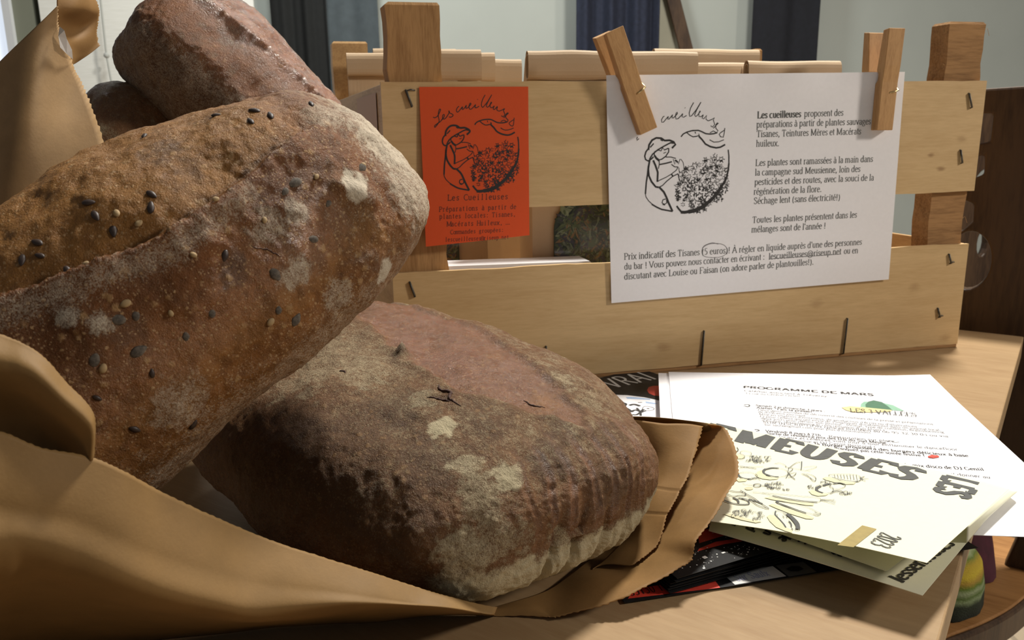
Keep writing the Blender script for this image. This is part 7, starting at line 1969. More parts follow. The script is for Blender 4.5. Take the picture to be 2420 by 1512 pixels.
# poster with the motorbike picture, tucked against the crate
t, f = flat_paper('black_poster', 'black poster with white picture of a motorbike, tucked in front of the crate', 'poster', [(0.009,0.689,0.0015),(0.128,0.772,0.0015),(0.242,0.608,0.0015),(0.123,0.525,0.0015)], M['black_card'])
SZ = (0.1451, 0.1997)
VW = [(1,[(0.1999,0.2358),(0.3456,0.2025),(0.4576,0.2237),(0.5309,0.2766),(0.5857,0.3426),(0.6171,0.4235),(0.629,0.573),(0.4915,0.7377),(0.1222,0.8815),(-0.0945,0.7624),(-0.1675,0.5554)])]
ink_on(t, f, SZ, 'picture', M['white'], lambda k: quad(k, VW[0][1]))
VB = [(1,[(0.4963,0.2926),(0.5251,0.3029),(0.5925,0.3754),(0.5807,0.3861),(0.53,0.3463),(0.4826,0.3141)]),
(1,[(0.5348,0.3889),(0.5453,0.406),(0.5692,0.4418),(0.5416,0.4374),(0.5164,0.4067)])]
ink_on(t, f, SZ, 'blue_brush_strokes', M['ink_blue'], lambda k: [quad(k, s_[1]) for s_ in VB], 0.0003)
VR = [(1,[(0.6972,0.2789),(0.7487,0.2516),(0.7919,0.2505),(0.8224,0.2676),(0.8146,0.3075),(0.728,0.369),(0.6773,0.3762),(0.6571,0.3532),(0.6602,0.3191)])]
ink_on(t, f, SZ, 'red_disc', M['ink_red'], lambda k: quad(k, VR[0][1]), 0.0003)
VT = [('VRAI',(0.5525,0.1629),(0.9297,0.1841),0.027)]
ink_on(t, f, SZ, 'lettering', plain('chalk_letters', (0.45, 0.44, 0.42), 0.7), lambda k: k.text(VT[0][0], VT[0][1], VT[0][2], VT[0][3], 11, 9, False), 0.0003)
VM = [(0.5,[(0.436,0.4441),(0.4677,0.4347),(0.4886,0.4518),(0.4865,0.4776),(0.4595,0.4893),(0.4282,0.4803),(0.4202,0.4621),(0.436,0.4441)]),
(1.2,[(0.4522,0.4585),(0.4605,0.4685)]),
(2.2,[(0.4092,0.3413),(0.4084,0.3632),(0.3693,0.3853),(0.3558,0.4209),(0.3425,0.4558)]),
(3,[(0.4077,0.3849),(0.4423,0.3877),(0.4499,0.4193)]),
(2.5,[(0.3302,0.4489),(0.3789,0.4444),(0.3876,0.4704),(0.4243,0.459)]),
(2,[(0.4094,0.4293),(0.3765,0.4747),(0.3362,0.509)]),
(2,[(0.3082,0.4781),(0.3296,0.49),(0.3795,0.4764)]),
(0.8,[(0.407,0.3345),(0.4239,0.3383)]),
(0.8,[(0.4842,0.3809),(0.5059,0.3897)]),
(1.2,[(0.3716,0.4824),(0.4204,0.4781)])]
ink_on(t, f, SZ, 'motorbike_drawing', M['ink'], lambda k: k.uvs(VM), 0.0004)

# programme sheets
pg = [Vector(p) for p in [(0.1461,0.7154,0.0145),(0.378,0.69,0.0145),(0.323,0.396,0.0145),(0.096,0.42,0.0145)]]
def curl(u, v): return (0, 0, 0.0012 * math.sin(6 * u) * v + 0.004 * max(0, u - 0.85) * max(0, 0.25 - v) * 10)
lo_c = [p + Vector((-0.0095, 0.0005, -0.0011)) for p in pg]
flat_paper('printed_sheet', 'white sheet lying just under the march programme, its left edge showing', 'sheet of paper', lo_c, M['white'])
t, f = flat_paper('printed_sheet', 'white programme of March with green hill logo, lying on the black posters', 'sheet of paper', pg, M['white'], curl)
SZ = (0.2308, 0.2994)
PT = [('PROGRAMME DE MARS',(0.2692,0.1521),(0.7286,0.2001),0.0062,2),
('Café/bar associatif à Tréveray',(0.2695,0.1836),(0.5592,0.2194),0.0042,0),
('14 rue du Général Leclerc',(0.2706,0.2086),(0.4661,0.2238),0.0042,0),
('Samedi 2 et dimanche 3 mars :',(0.2906,0.3131),(0.5195,0.3462),0.0044,1),
('Atelier "Fais ta presse!"',(0.2905,0.3321),(0.4823,0.3546),0.0044,1),
('Deux demi-journées de découverte des coulisses de la presse et présentations',(0.2921,0.3489),(0.8431,0.424),0.0042,0),
('de différents journaux.',(0.2909,0.3657),(0.4494,0.3873),0.0042,0),
("Mise en situation d'entretiens, de production d'écrits ou d'illustrations",(0.2908,0.3838),(0.7852,0.4435),0.0042,0),
("Et pour celleux qui ont envie de s'impliquer durablement dans un journal local,",(0.291,0.4),(0.8509,0.4653),0.0042,0),
('deux jours pour définir son journal : format, type de contenus, brainstorming',(0.2925,0.4158),(0.854,0.4797),0.0042,0),
("d'équipe, rétroplanning et concrétisation d'un projet !",(0.2927,0.4315),(0.6737,0.4758),0.0042,0),
('SUR INSCRIPTION (places limitées) au 06 95 32 30 04 ou via',(0.2942,0.4469),(0.8553,0.5066),0.0042,0),
("sur saulxesgmail.com pour plus d'informations",(0.2957,0.4621),(0.6226,0.4958),0.0042,0),
('Vendredi 8 mars à 21h',(0.2905,0.5084),(0.4602,0.5269),0.0046,1),
('Restauration sur place',(0.4824,0.5314),(0.6778,0.5489),0.0042,0),
('Sortie de résidence mix des DJs du Sud Meuse',(0.2928,0.5255),(0.6483,0.5613),0.0046,1),
('locaux et célèbres vont tour à tour enflammer le dancefloor',(0.3257,0.5464),(0.8475,0.5904),0.0042,0),
('clique et DJ Gentil Bertrand !',(0.3729,0.5687),(0.6069,0.5913),0.0042,0),
('la Burger proposera des burgers délicieux à base',(0.4263,0.5862),(0.8609,0.6277),0.0046,1),
('Ne manquez pas cette soirée festive !',(0.4528,0.6059),(0.735,0.6331),0.0046,1),
('le mix disco de DJ Gentil',(0.6569,0.6904),(0.8681,0.7046),0.0048,1),
('tout donner au',(0.744,0.7282),(0.8655,0.7449),0.0042,0)]
def d_(k):
    for s, a, b, h, bold in PT: k.text(s, a, b, h, (9, 14, 17)[bold], (7, 11, 14)[bold], False)
ink_on(t, f, SZ, 'printed_text', M['ink'], d_)
def ell(cx, cy, rx, ry, rot=0.06, a0=0, a1=360, n=24):
    return [(cx + rx*math.cos(R(a0+(a1-a0)*q/n))*math.cos(rot) - ry*math.sin(R(a0+(a1-a0)*q/n))*math.sin(rot), cy + rx*math.cos(R(a0+(a1-a0)*q/n))*math.sin(rot) + ry*math.sin(R(a0+(a1-a0)*q/n))*math.cos(rot)) for q in range(n+1)]

LG = [(1,[(0.8081,0.2973),(0.8007,0.3078),(0.7882,0.316),(0.7715,0.3213),(0.7516,0.3235),(0.7299,0.3224),(0.7077,0.318),(0.6864,0.3107),(0.6675,0.3009),(0.6522,0.2891),(0.6416,0.2762),(0.6365,0.263),(0.6375,0.2504),(0.6444,0.2394),(0.6569,0.2306),(0.6742,0.2249),(0.6949,0.2226),(0.7177,0.2239),(0.7407,0.2286),(0.7625,0.2365),(0.7814,0.247),(0.7962,0.2591),(0.8058,0.2722),(0.8099,0.2852),(0.8081,0.2973)]),
(1,[(0.6473,0.3088),(0.6607,0.272),(0.6775,0.2521),(0.7255,0.2498),(0.7674,0.2773),(0.7819,0.3073),(0.7891,0.3221),(0.7204,0.3164)]),
(1,[(0.6666,0.3079),(0.6742,0.2766),(0.6927,0.2514),(0.7137,0.2397),(0.7371,0.2535),(0.7466,0.2887),(0.7508,0.3189),(0.7044,0.3142)]),
(1,[(0.5846,0.3068),(0.6176,0.2949),(0.674,0.3045),(0.7487,0.319),(0.7402,0.3314),(0.6708,0.3408),(0.6118,0.3437),(0.5917,0.3267)]),
(1,[(0.7422,0.6314),(0.7581,0.6231),(0.7746,0.6267),(0.7737,0.6356),(0.7537,0.6425),(0.741,0.6388)])]
for i, (nm, mt) in enumerate((('logo_oval', 'ink_lilac'), ('logo_hills', 'ink_pale_green'), ('logo_dark_hill', 'ink_green'), ('logo_swash', 'ink_yellow'), ('burger_emoji', 'ink_red'))):
    ink_on(t, f, SZ, nm, M[mt], lambda k: quad(k, LG[i][1]), 0.0002 + 0.00012 * i)
LT = [('LES 3 VALLÉES',(0.6025,0.3404),(0.8149,0.366),0.0085)]
ink_on(t, f, SZ, 'logo_lettering', M['ink_grey'], lambda k: k.text(LT[0][0], LT[0][1], LT[0][2], LT[0][3], 11, 9, False), 0.0008)
BL = [(1.2,[(0.2526,0.3043),(0.2664,0.2995),(0.2714,0.3096),(0.2633,0.3204),(0.2536,0.3126)]),
(0.8,[(0.249,0.3149),(0.2702,0.318)]),
(1.2,[(0.2597,0.4952),(0.268,0.493),(0.2726,0.5015),(0.2621,0.5055)]),
(0.6,[(0.6586,0.5449),(0.6696,0.5402),(0.6757,0.5497),(0.6922,0.5456)])]
ink_on(t, f, SZ, 'bullet_icons', M['ink_grey'], lambda k: k.uvs(BL))

# cream booklet: three folded leaves
bk = thing('booklet', (0.2061,0.4381,0.013), 'folded cream booklet with vegetable drawings and bold heading, topmost on the papers', 'booklet')
KB = bk.location.copy()
cv = [Vector(p) - KB for p in [(0.1449,0.5674,0.0205),(0.2963,0.4407,0.024),(0.1971,0.3446,0.031),(0.1043,0.4075,0.0225)]]
un = [Vector(p) - KB for p in [(0.1655,0.5629,0.0165),(0.3033,0.4496,0.0175),(0.1942,0.34,0.0165),(0.1082,0.4065,0.0165)]]
f_cov = surf_quad(cv, lambda u, v: (0, 0, 0.0022 * math.sin(3.14 * u) * (0.3 + 0.7 * v) - 0.004 * max(0, u - 0.9) * 4 * (1 - v)))
slab_sheet(f_cov, bk, 'cover', M['cream'], 40, 40)
f_und = surf_quad(un, lambda u, v: (0, 0, 0.0008 * math.sin(3.14 * u)))
slab_sheet(f_und, bk, 'back_leaf', M['cream'], 40, 40)
# middle leaf and the rounded fold at the far right corner
ml = [cv[0].lerp(un[0], 0.6), cv[1].lerp(un[1], 0.45) + Vector((-0.006, -0.002, 0)), un[2] + Vector((-0.010, 0.016, 0.0035)), un[3] + Vector((0.006, 0.020, 0.003))]
f_mid = surf_quad(ml, lambda u, v: (0, 0, 0.0018 * math.sin(3.14 * v) * u))
slab_sheet(f_mid, bk, 'middle_leaf', M['cream'], 30, 30)
ga = [[f_cov(1.0, q / 16) for q in range(10)], [f_cov(1.0, q / 16) * 0.5 + f_und(1.0, q / 16) * 0.5 + (f_und(1.0, q / 16) - f_und(0.9, q / 16)).normalized() * 0.004 * (1 - q / 9) for q in range(10)], [f_und(1.0, q / 16) for q in range(10)]]
g = loft(ga, 24, 9)
grid_mb(g).build('fold', M['cream'], bk, smooth=True, solid=0.0003)
SZ = (0.1549, 0.1516)
HT = [('MEUSES',(0.1184,0.1849),(0.7669,0.2088)),
('E',(-0.0199,0.1784),(0.0994,0.1868)),
('LES',(0.833,0.0266),(0.8394,0.2856)),
('2023',(0.7741,0.8265),(0.7595,0.9567))]
HH = (0.0257,0.0143,0.0124,0.0083)
M['ink_heavy'] = plain('dark_grey_ink', (0.058, 0.062, 0.060), 0.6, 0, 0.12, 500)
ink_on(bk, f_cov, SZ, 'heading', M['ink_heavy'], lambda k: (k.text(HT[0][0], HT[0][1], HT[0][2], HH[0], 25, 17, False, italic=0.22, track=7), k.text(HT[1][0], HT[1][1], HT[1][2], HH[0], 25, 17, False, italic=0.22, track=7)))
ink_on(bk, f_cov, SZ, 'side_heading', M['ink_heavy'], lambda k: k.text(HT[2][0], HT[2][1], HT[2][2], HH[1], 22, 15, False))
ink_on(bk, f_cov, SZ, 'year', M['ink_heavy'], lambda k: k.text(HT[3][0], HT[3][1], HT[3][2], HH[2], 11, 9, False))
VSH = [(1,[(0.2235,0.5235),(0.2352,0.4795),(0.2539,0.4573),(0.2666,0.515),(0.2959,0.5214),(0.3206,0.5112),(0.3137,0.5302),(0.2866,0.5489),(0.2579,0.5532),(0.2368,0.546)]),
(1,[(0.1474,0.6122),(0.1646,0.5899),(0.1947,0.5857),(0.1901,0.6092),(0.1605,0.6268)]),
(1,[(0.4801,0.4154),(0.4891,0.3925),(0.5065,0.3886),(0.5382,0.3998),(0.5745,0.3904),(0.5956,0.3832),(0.5916,0.4076),(0.5647,0.4297),(0.5248,0.4344),(0.4931,0.4272)]),
(1,[(0.4469,0.5861),(0.4592,0.5638),(0.4795,0.5746),(0.5023,0.5838),(0.5221,0.5719),(0.5147,0.5955),(0.4881,0.6185),(0.4628,0.6143)]),
(1,[(0.279,0.7349),(0.3017,0.7179),(0.3584,0.7183),(0.4304,0.7107),(0.4826,0.698),(0.4833,0.7223),(0.4563,0.7325),(0.3901,0.7373),(0.3161,0.7414)]),
(1,[(0.305,0.7954),(0.3201,0.7792),(0.3825,0.7942),(0.4599,0.8154),(0.5036,0.8319),(0.5008,0.8497),(0.4755,0.8576),(0.4037,0.8402),(0.3392,0.813)]),
(1,[(0.3088,0.8999),(0.3192,0.8807),(0.3444,0.8802),(0.3745,0.9175),(0.4001,0.9622),(0.4347,0.9794),(0.4385,1.0017),(0.4055,0.9956),(0.3606,0.9762),(0.326,0.9355)]),
(1,[(0.1065,0.9349),(0.14,0.924),(0.2425,0.9471),(0.2922,0.9503),(0.2646,0.9684),(0.1971,0.9621),(0.1486,0.9495)]),
(1,[(0.2259,0.6649),(0.225,0.6711),(0.2215,0.6776),(0.2159,0.6833),(0.2091,0.6875),(0.2022,0.6896),(0.1961,0.6891),(0.1919,0.6862),(0.1902,0.6813),(0.1912,0.6752),(0.1948,0.6687),(0.2004,0.6629),(0.2071,0.6586),(0.214,0.6566),(0.22,0.657),(0.2241,0.66),(0.2259,0.6649)]),
(1,[(0.1339,0.3496),(0.158,0.3351),(0.1718,0.3513),(0.16,0.3784),(0.1371,0.3916)])]
for s_ in VSH: ink_on(bk, f_cov, SZ, 'drawing_shadow', M['ink_pale_olive'], lambda k: quad(k, s_[1]), 0.00025)
ink_on(bk, f_cov, SZ, 'vegetable_drawings', M['ink_heavy'], lambda k: k.uvs([(0.252,[(0.3519,0.4389),(0.3493,0.4601),(0.3395,0.4804),(0.3237,0.497),(0.3044,0.5072),(0.2845,0.5099),(0.2672,0.5045),(0.2553,0.4918),(0.2506,0.4737),(0.2539,0.4527),(0.2645,0.4321),(0.2805,0.415),(0.2996,0.4041),(0.3189,0.4013),(0.3355,0.4069),(0.3471,0.4202),(0.3519,0.4389)]),
(1.584,[(0.2615,0.4428),(0.2553,0.4696),(0.2609,0.4955),(0.2835,0.5094)]),
(1.08,[(0.2591,0.4504),(0.2851,0.4177),(0.3119,0.4043)]),
(1.152,[(0.2653,0.4969),(0.2948,0.5083),(0.3195,0.4988)]),
(0.36,[(0.334,0.3723),(0.3482,0.3796),(0.3502,0.435),(0.3648,0.3852),(0.3526,0.3684)]),
(0.324,[(0.3475,0.3882),(0.3688,0.3069),(0.3849,0.28)]),
(0.576,[(0.3886,0.2712),(0.3934,0.3325),(0.3949,0.3693)]),
(0.288,[(0.3526,0.3684),(0.3983,0.3713),(0.4306,0.3659)]),
(0.216,[(0.4028,0.3345),(0.4426,0.2904),(0.4402,0.3183),(0.4133,0.3627)]),
(0.396,[(0.3998,0.4156),(0.4246,0.4238),(0.4539,0.4734),(0.4575,0.4348),(0.4386,0.4063),(0.4045,0.4084)]),
(0.36,[(0.4052,0.4161),(0.434,0.4379),(0.4555,0.4644)]),
(0.648,[(0.3522,0.4337),(0.3645,0.4659),(0.3836,0.4934)]),
(0.36,[(0.3476,0.4993),(0.3567,0.4469),(0.3799,0.4179),(0.3743,0.4598),(0.3549,0.4873)]),
(0.288,[(0.2922,0.3622),(0.3127,0.3432),(0.3328,0.3566),(0.3385,0.3776)]),
(0.252,[(0.2345,0.5356),(0.2318,0.5498),(0.2234,0.5635),(0.2104,0.5748),(0.1948,0.582),(0.1788,0.584),(0.1652,0.5805),(0.1559,0.5722),(0.1525,0.5601),(0.1555,0.546),(0.1644,0.5322),(0.1776,0.5206),(0.1931,0.5132),(0.2087,0.511),(0.222,0.5146),(0.231,0.5232),(0.2345,0.5356)]),
(1.152,[(0.1541,0.5522),(0.1639,0.5761),(0.1856,0.5845),(0.2092,0.5763)]),
(0.432,[(0.1977,0.5849),(0.2096,0.5832),(0.2284,0.5519),(0.2503,0.5696)]),
(0.36,[(0.2111,0.5594),(0.224,0.5745),(0.2397,0.5445)]),
(0.252,[(0.1968,0.3023),(0.1951,0.3134),(0.1902,0.3235),(0.1828,0.3311),(0.1739,0.335),(0.1651,0.3347),(0.1576,0.3303),(0.1526,0.3223),(0.1509,0.312),(0.1528,0.3009),(0.1578,0.2907),(0.1653,0.283),(0.1741,0.2789),(0.1828,0.2792),(0.1902,0.2838),(0.1951,0.2919),(0.1968,0.3023)]),
(0.252,[(0.1717,0.3525),(0.1703,0.3659),(0.1659,0.3783),(0.159,0.3878),(0.1508,0.3931),(0.1425,0.3934),(0.1354,0.3886),(0.1306,0.3795),(0.1289,0.3674),(0.1304,0.354),(0.135,0.3415),(0.1419,0.3317),(0.15,0.3262),(0.1582,0.3259),(0.1652,0.3308),(0.1699,0.3402),(0.1717,0.3525)]),
(0.576,[(0.1353,0.2576),(0.1421,0.2854),(0.1341,0.3169)]),
(0.576,[(0.1552,0.4643),(0.205,0.4597),(0.2251,0.4568)]),
(0.288,[(0.1562,0.4849),(0.1873,0.4573),(0.2515,0.4212)]),
(0.288,[(0.4972,0.3741),(0.5024,0.3533),(0.541,0.3201),(0.5837,0.291),(0.603,0.3113),(0.6045,0.3589),(0.5924,0.377),(0.5616,0.387),(0.5186,0.3842),(0.4974,0.3765)]),
(0.792,[(0.5112,0.3853),(0.5493,0.3884),(0.5855,0.3805),(0.6023,0.3606)]),
(0.432,[(0.6025,0.3252),(0.6289,0.3092)]),
(0.432,[(0.6025,0.3252),(0.6127,0.29)]),
(0.432,[(0.6025,0.3252),(0.6241,0.3436)]),
(0.36,[(0.5971,0.3116),(0.6127,0.3304),(0.6035,0.351)]),
(0.216,[(0.514,0.3447),(0.5221,0.3817)]),
(0.216,[(0.5244,0.337),(0.533,0.3781)]),
(0.216,[(0.5347,0.3293),(0.5438,0.3744)]),
(0.216,[(0.5448,0.3215),(0.5546,0.3708)]),
(0.216,[(0.555,0.3137),(0.5653,0.3671)]),
(0.216,[(0.565,0.3059),(0.5759,0.3635)]),
(0.216,[(0.5749,0.298),(0.5864,0.3598)]),
(0.216,[(0.5848,0.2901),(0.5969,0.3561)]),
(0.288,[(0.5331,0.5191),(0.5326,0.538),(0.5272,0.5557),(0.5176,0.5694),(0.5053,0.5773),(0.4922,0.5781),(0.4804,0.5718),(0.4717,0.5593),(0.4675,0.5424),(0.4684,0.5236),(0.4742,0.5057),(0.4839,0.4914),(0.4961,0.4832),(0.5088,0.4822),(0.5203,0.4888),(0.5288,0.5018),(0.5331,0.5191)]),
(1.728,[(0.4842,0.5057),(0.473,0.5401),(0.4786,0.5675),(0.5016,0.5782)]),
(1.44,[(0.4913,0.4989),(0.5082,0.4662),(0.518,0.462)]),
(0.288,[(0.5668,0.4417),(0.567,0.4567),(0.5633,0.4728),(0.5563,0.4878),(0.547,0.4993),(0.5367,0.5056),(0.5271,0.506),(0.5198,0.5002),(0.5158,0.4892),(0.5158,0.4745),(0.5198,0.4584),(0.527,0.4433),(0.5363,0.4314),(0.5464,0.4248),(0.5557,0.4244),(0.5628,0.4304),(0.5668,0.4417)]),
(0.864,[(0.5248,0.4549),(0.5446,0.4305),(0.5643,0.4358)]),
(0.72,[(0.5308,0.5393),(0.5532,0.5129),(0.57,0.5219)]),
(0.504,[(0.527,0.5689),(0.5433,0.5352),(0.5703,0.5241)]),
(0.504,[(0.5671,0.5198),(0.5797,0.5355),(0.5949,0.5173)]),
(0.432,[(0.5694,0.5182),(0.58,0.5031),(0.5901,0.5366)]),
(0.288,[(0.1765,0.6365),(0.1923,0.6429),(0.2162,0.6364),(0.226,0.6373)]),
(0.648,[(0.2555,0.6228),(0.2548,0.6291),(0.252,0.6355),(0.2474,0.6411),(0.2417,0.645),(0.2358,0.6467),(0.2306,0.6458),(0.227,0.6426),(0.2254,0.6375),(0.2262,0.6313),(0.2291,0.6249),(0.2337,0.6193),(0.2394,0.6153),(0.2452,0.6136),(0.2503,0.6144),(0.2539,0.6177),(0.2555,0.6228)]),
(0.432,[(0.2551,0.6245),(0.2691,0.621),(0.2906,0.5965)]),
(0.648,[(0.2689,0.6196),(0.3015,0.6209),(0.3189,0.6192)]),
(0.288,[(0.2274,0.7048),(0.2663,0.6951),(0.3122,0.7028),(0.3716,0.7051),(0.4429,0.6973),(0.4941,0.6811),(0.5035,0.6505),(0.4874,0.6337),(0.4368,0.6506),(0.3816,0.6652),(0.3247,0.6796),(0.2662,0.6938)]),
(1.008,[(0.3122,0.7028),(0.3716,0.7051),(0.4431,0.6986),(0.4941,0.6811)]),
(0.36,[(0.5035,0.6505),(0.5317,0.6382),(0.5592,0.6333)]),
(0.36,[(0.5042,0.6552),(0.5405,0.6605),(0.5613,0.6635)]),
(0.36,[(0.5056,0.6456),(0.5438,0.6289),(0.5504,0.6197)]),
(0.36,[(0.5039,0.6532),(0.5333,0.6484),(0.5607,0.6512)]),
(0.288,[(0.3322,0.7508),(0.3401,0.7405),(0.4056,0.7435),(0.4645,0.7492),(0.5024,0.7718),(0.5245,0.7849),(0.5144,0.8102),(0.4904,0.8047),(0.4428,0.8),(0.3809,0.7818),(0.3366,0.7634)]),
(1.152,[(0.3363,0.7608),(0.3802,0.7768),(0.4273,0.7951),(0.4673,0.8067)]),
(1.728,[(0.3338,0.76),(0.342,0.7443)]),
(0.432,[(0.4981,0.7807),(0.5145,0.7932),(0.524,0.7817)]),
(0.36,[(0.4958,0.8022),(0.5139,0.807),(0.5235,0.7957)]),
(0.648,[(0.1715,0.7063),(0.2048,0.7345),(0.238,0.7594),(0.2725,0.7963),(0.3104,0.8314),(0.2622,0.8195),(0.2279,0.7892),(0.1953,0.7772),(0.1637,0.7836)]),
(0.648,[(0.1104,0.7575),(0.1438,0.7739),(0.1684,0.7576),(0.1963,0.7479),(0.1919,0.7205),(0.1538,0.7269),(0.1185,0.7255)]),
(1.008,[(0.0868,0.8131),(0.1341,0.8319),(0.1737,0.8354),(0.2177,0.8197),(0.209,0.7906),(0.1698,0.778)]),
(1.584,[(0.1428,0.7856),(0.1647,0.7988),(0.1722,0.8237)]),
(1.296,[(0.2142,0.7758),(0.2461,0.7817),(0.2788,0.7968)]),
(0.36,[(0.1799,0.7386),(0.2123,0.7509),(0.2527,0.7853)]),
(0.432,[(0.0702,0.8956),(0.0877,0.9041)]),
(0.36,[(0.3393,0.8397),(0.3597,0.83),(0.4059,0.8552),(0.4475,0.9075),(0.4646,0.9502),(0.4614,0.9708),(0.4476,0.9723),(0.4426,0.9342),(0.4093,0.8791),(0.3737,0.8432)]),
(3.024,[(0.3926,0.848),(0.4255,0.8851),(0.4471,0.9201),(0.4574,0.9621)]),
(1.008,[(0.341,0.8409),(0.3436,0.8743),(0.3707,0.9129),(0.3906,0.9417),(0.404,0.9667)]),
(0.648,[(0.3496,0.8719),(0.3548,0.8761)]),
(0.432,[(0.3758,0.8708),(0.3841,0.8861)]),
(0.432,[(0.3908,0.8678),(0.3973,0.8809)]),
(1.008,[(0.4074,0.9079),(0.4194,0.9248),(0.4269,0.9523)]),
(0.72,[(0.4288,0.9636),(0.4371,0.9756)]),
(0.343807,[(0.2368,0.3879),(0.2327,0.3824),(0.2306,0.3757),(0.236,0.3678)]),
(0.417022,[(0.2191,0.3509),(0.2124,0.3536),(0.2119,0.3438),(0.2142,0.3335),(0.2215,0.3265),(0.2265,0.3336)]),
(0.435745,[(0.1904,0.4005),(0.1871,0.3944),(0.1925,0.3861)]),
(0.338583,[(0.198,0.3779),(0.1926,0.3753),(0.1924,0.3665),(0.1962,0.3558),(0.2026,0.3555),(0.2053,0.3616),(0.2036,0.3706)]),
(0.450774,[(0.2384,0.357),(0.2342,0.3715),(0.2259,0.3712),(0.2214,0.3664),(0.2226,0.3552),(0.2298,0.3414),(0.2367,0.3446),(0.2379,0.3574)]),
(0.28948,[(0.2242,0.3567),(0.2207,0.3534),(0.2191,0.3465),(0.2233,0.3391)]),
(0.348299,[(0.1992,0.3438),(0.2001,0.3334),(0.2041,0.3248),(0.2105,0.3267)]),
(0.347099,[(0.1963,0.3919),(0.1931,0.3896),(0.1932,0.3836),(0.1968,0.3803)]),
(0.30289,[(0.2065,0.3308),(0.2028,0.3294),(0.2026,0.3218),(0.2054,0.317),(0.2102,0.3126)]),
(0.242566,[(0.2324,0.3721),(0.2257,0.3827),(0.2177,0.3845),(0.2142,0.3761),(0.2195,0.3616),(0.227,0.3571)]),
(0.229291,[(0.2325,0.3686),(0.2285,0.3624),(0.2322,0.3531),(0.2381,0.3493),(0.244,0.3523),(0.2419,0.3627)]),
(0.219643,[(0.2136,0.3722),(0.2087,0.3891),(0.2005,0.3918),(0.1935,0.391),(0.1934,0.3774),(0.2003,0.3668),(0.2072,0.3671),(0.2122,0.3732),(0.2094,0.3833)]),
(0.424928,[(0.263,0.3132),(0.2616,0.3007),(0.2655,0.2889),(0.2728,0.2846)]),
(0.415253,[(0.2088,0.3515),(0.2043,0.3544),(0.2032,0.3466),(0.2036,0.3386),(0.2094,0.3374),(0.2129,0.3378),(0.2114,0.3465)]),
(0.307488,[(0.2268,0.3883),(0.2246,0.3829),(0.2248,0.3733)]),
(0.263602,[(0.2697,0.3473),(0.2651,0.3507),(0.2622,0.3472),(0.2609,0.3401),(0.2656,0.3343),(0.2698,0.3328)]),
(0.349075,[(0.2415,0.3284),(0.2345,0.3305),(0.2303,0.3212),(0.2322,0.3077),(0.2388,0.3018)]),
(0.280138,[(0.1802,0.4028),(0.1802,0.3892),(0.1842,0.3771),(0.1934,0.3764),(0.1978,0.3864)]),
(0.216183,[(0.2649,0.351),(0.262,0.3485),(0.2647,0.3406)]),
(0.40819,[(0.2619,0.3595),(0.2626,0.349),(0.269,0.3422),(0.2757,0.3376)]),
(0.405938,[(0.2667,0.343),(0.2619,0.3488),(0.2568,0.3474),(0.2553,0.3387),(0.259,0.3286)]),
(0.220924,[(0.2631,0.3346),(0.259,0.3278),(0.259,0.3179),(0.2659,0.3054),(0.2738,0.3077),(0.274,0.3199)]),
(0.338733,[(0.2486,0.3665),(0.2441,0.3697),(0.2406,0.3668),(0.24,0.3598),(0.2437,0.3548)]),
(0.276322,[(0.202,0.3771),(0.1982,0.3791),(0.1947,0.3765),(0.1939,0.3694),(0.198,0.3622),(0.203,0.3625),(0.2049,0.3678)]),
(0.375343,[(0.2048,0.3746),(0.2029,0.3706),(0.2034,0.3626),(0.2068,0.3562),(0.2106,0.358),(0.212,0.3654)]),
(0.407565,[(0.2334,0.3392),(0.2298,0.3419),(0.2264,0.3406),(0.2264,0.3339),(0.2284,0.3291),(0.2326,0.3285)]),
(0.422329,[(0.2225,0.3914),(0.2227,0.3845),(0.2264,0.3782)]),
(0.385461,[(0.1982,0.3361),(0.1989,0.3288),(0.2029,0.3214),(0.2077,0.3235),(0.2095,0.3292)]),
(0.210532,[(0.2507,0.3782),(0.2497,0.3674),(0.2551,0.3587)]),
(0.37483,[(0.2219,0.3756),(0.2209,0.3709),(0.2214,0.3665),(0.2256,0.3622),(0.2293,0.3633)]),
(0.390318,[(0.2199,0.3876),(0.215,0.3901),(0.2091,0.3889),(0.2115,0.3785),(0.2156,0.3688),(0.2223,0.3689),(0.224,0.378)]),
(0.333952,[(0.2208,0.3703),(0.2152,0.3824),(0.2079,0.3803),(0.2068,0.3721),(0.2097,0.36),(0.2164,0.3589)]),
(0.377878,[(0.2632,0.3027),(0.2605,0.3139),(0.2549,0.3203),(0.251,0.3158),(0.2484,0.307),(0.2532,0.2942),(0.2606,0.2967),(0.2637,0.3026)]),
(0.197976,[(0.2643,0.3456),(0.2595,0.3423),(0.2577,0.3366),(0.2608,0.3281),(0.2662,0.3266),(0.2696,0.3297),(0.2688,0.3379)]),
(0.188237,[(0.2368,0.314),(0.2356,0.3202),(0.2315,0.3231),(0.2291,0.3187),(0.2288,0.3126),(0.2326,0.3054)]),
(0.323131,[(0.2249,0.3327),(0.2194,0.3314),(0.2199,0.3238),(0.2238,0.3168)]),
(0.206911,[(0.2177,0.3686),(0.2158,0.3737),(0.2118,0.3735),(0.2107,0.3699),(0.2126,0.3622),(0.2155,0.3623),(0.2185,0.3635)]),
(0.190784,[(0.206,0.3506),(0.2031,0.3466),(0.2059,0.3394),(0.2094,0.3341)]),
(0.445081,[(0.2233,0.3733),(0.2184,0.3709),(0.2182,0.361),(0.2212,0.3546)]),
(0.430697,[(0.2624,0.3276),(0.2602,0.3183)]),
(0.28447,[(0.2245,0.3962),(0.2198,0.4018),(0.216,0.3986),(0.216,0.3924),(0.2203,0.3871),(0.2246,0.3857),(0.2253,0.3913)]),
(0.283621,[(0.225,0.3263),(0.2186,0.331),(0.215,0.3216),(0.2193,0.3068)]),
(0.301113,[(0.1923,0.3441),(0.1929,0.332),(0.1964,0.3246),(0.2046,0.3217),(0.2062,0.3298)]),
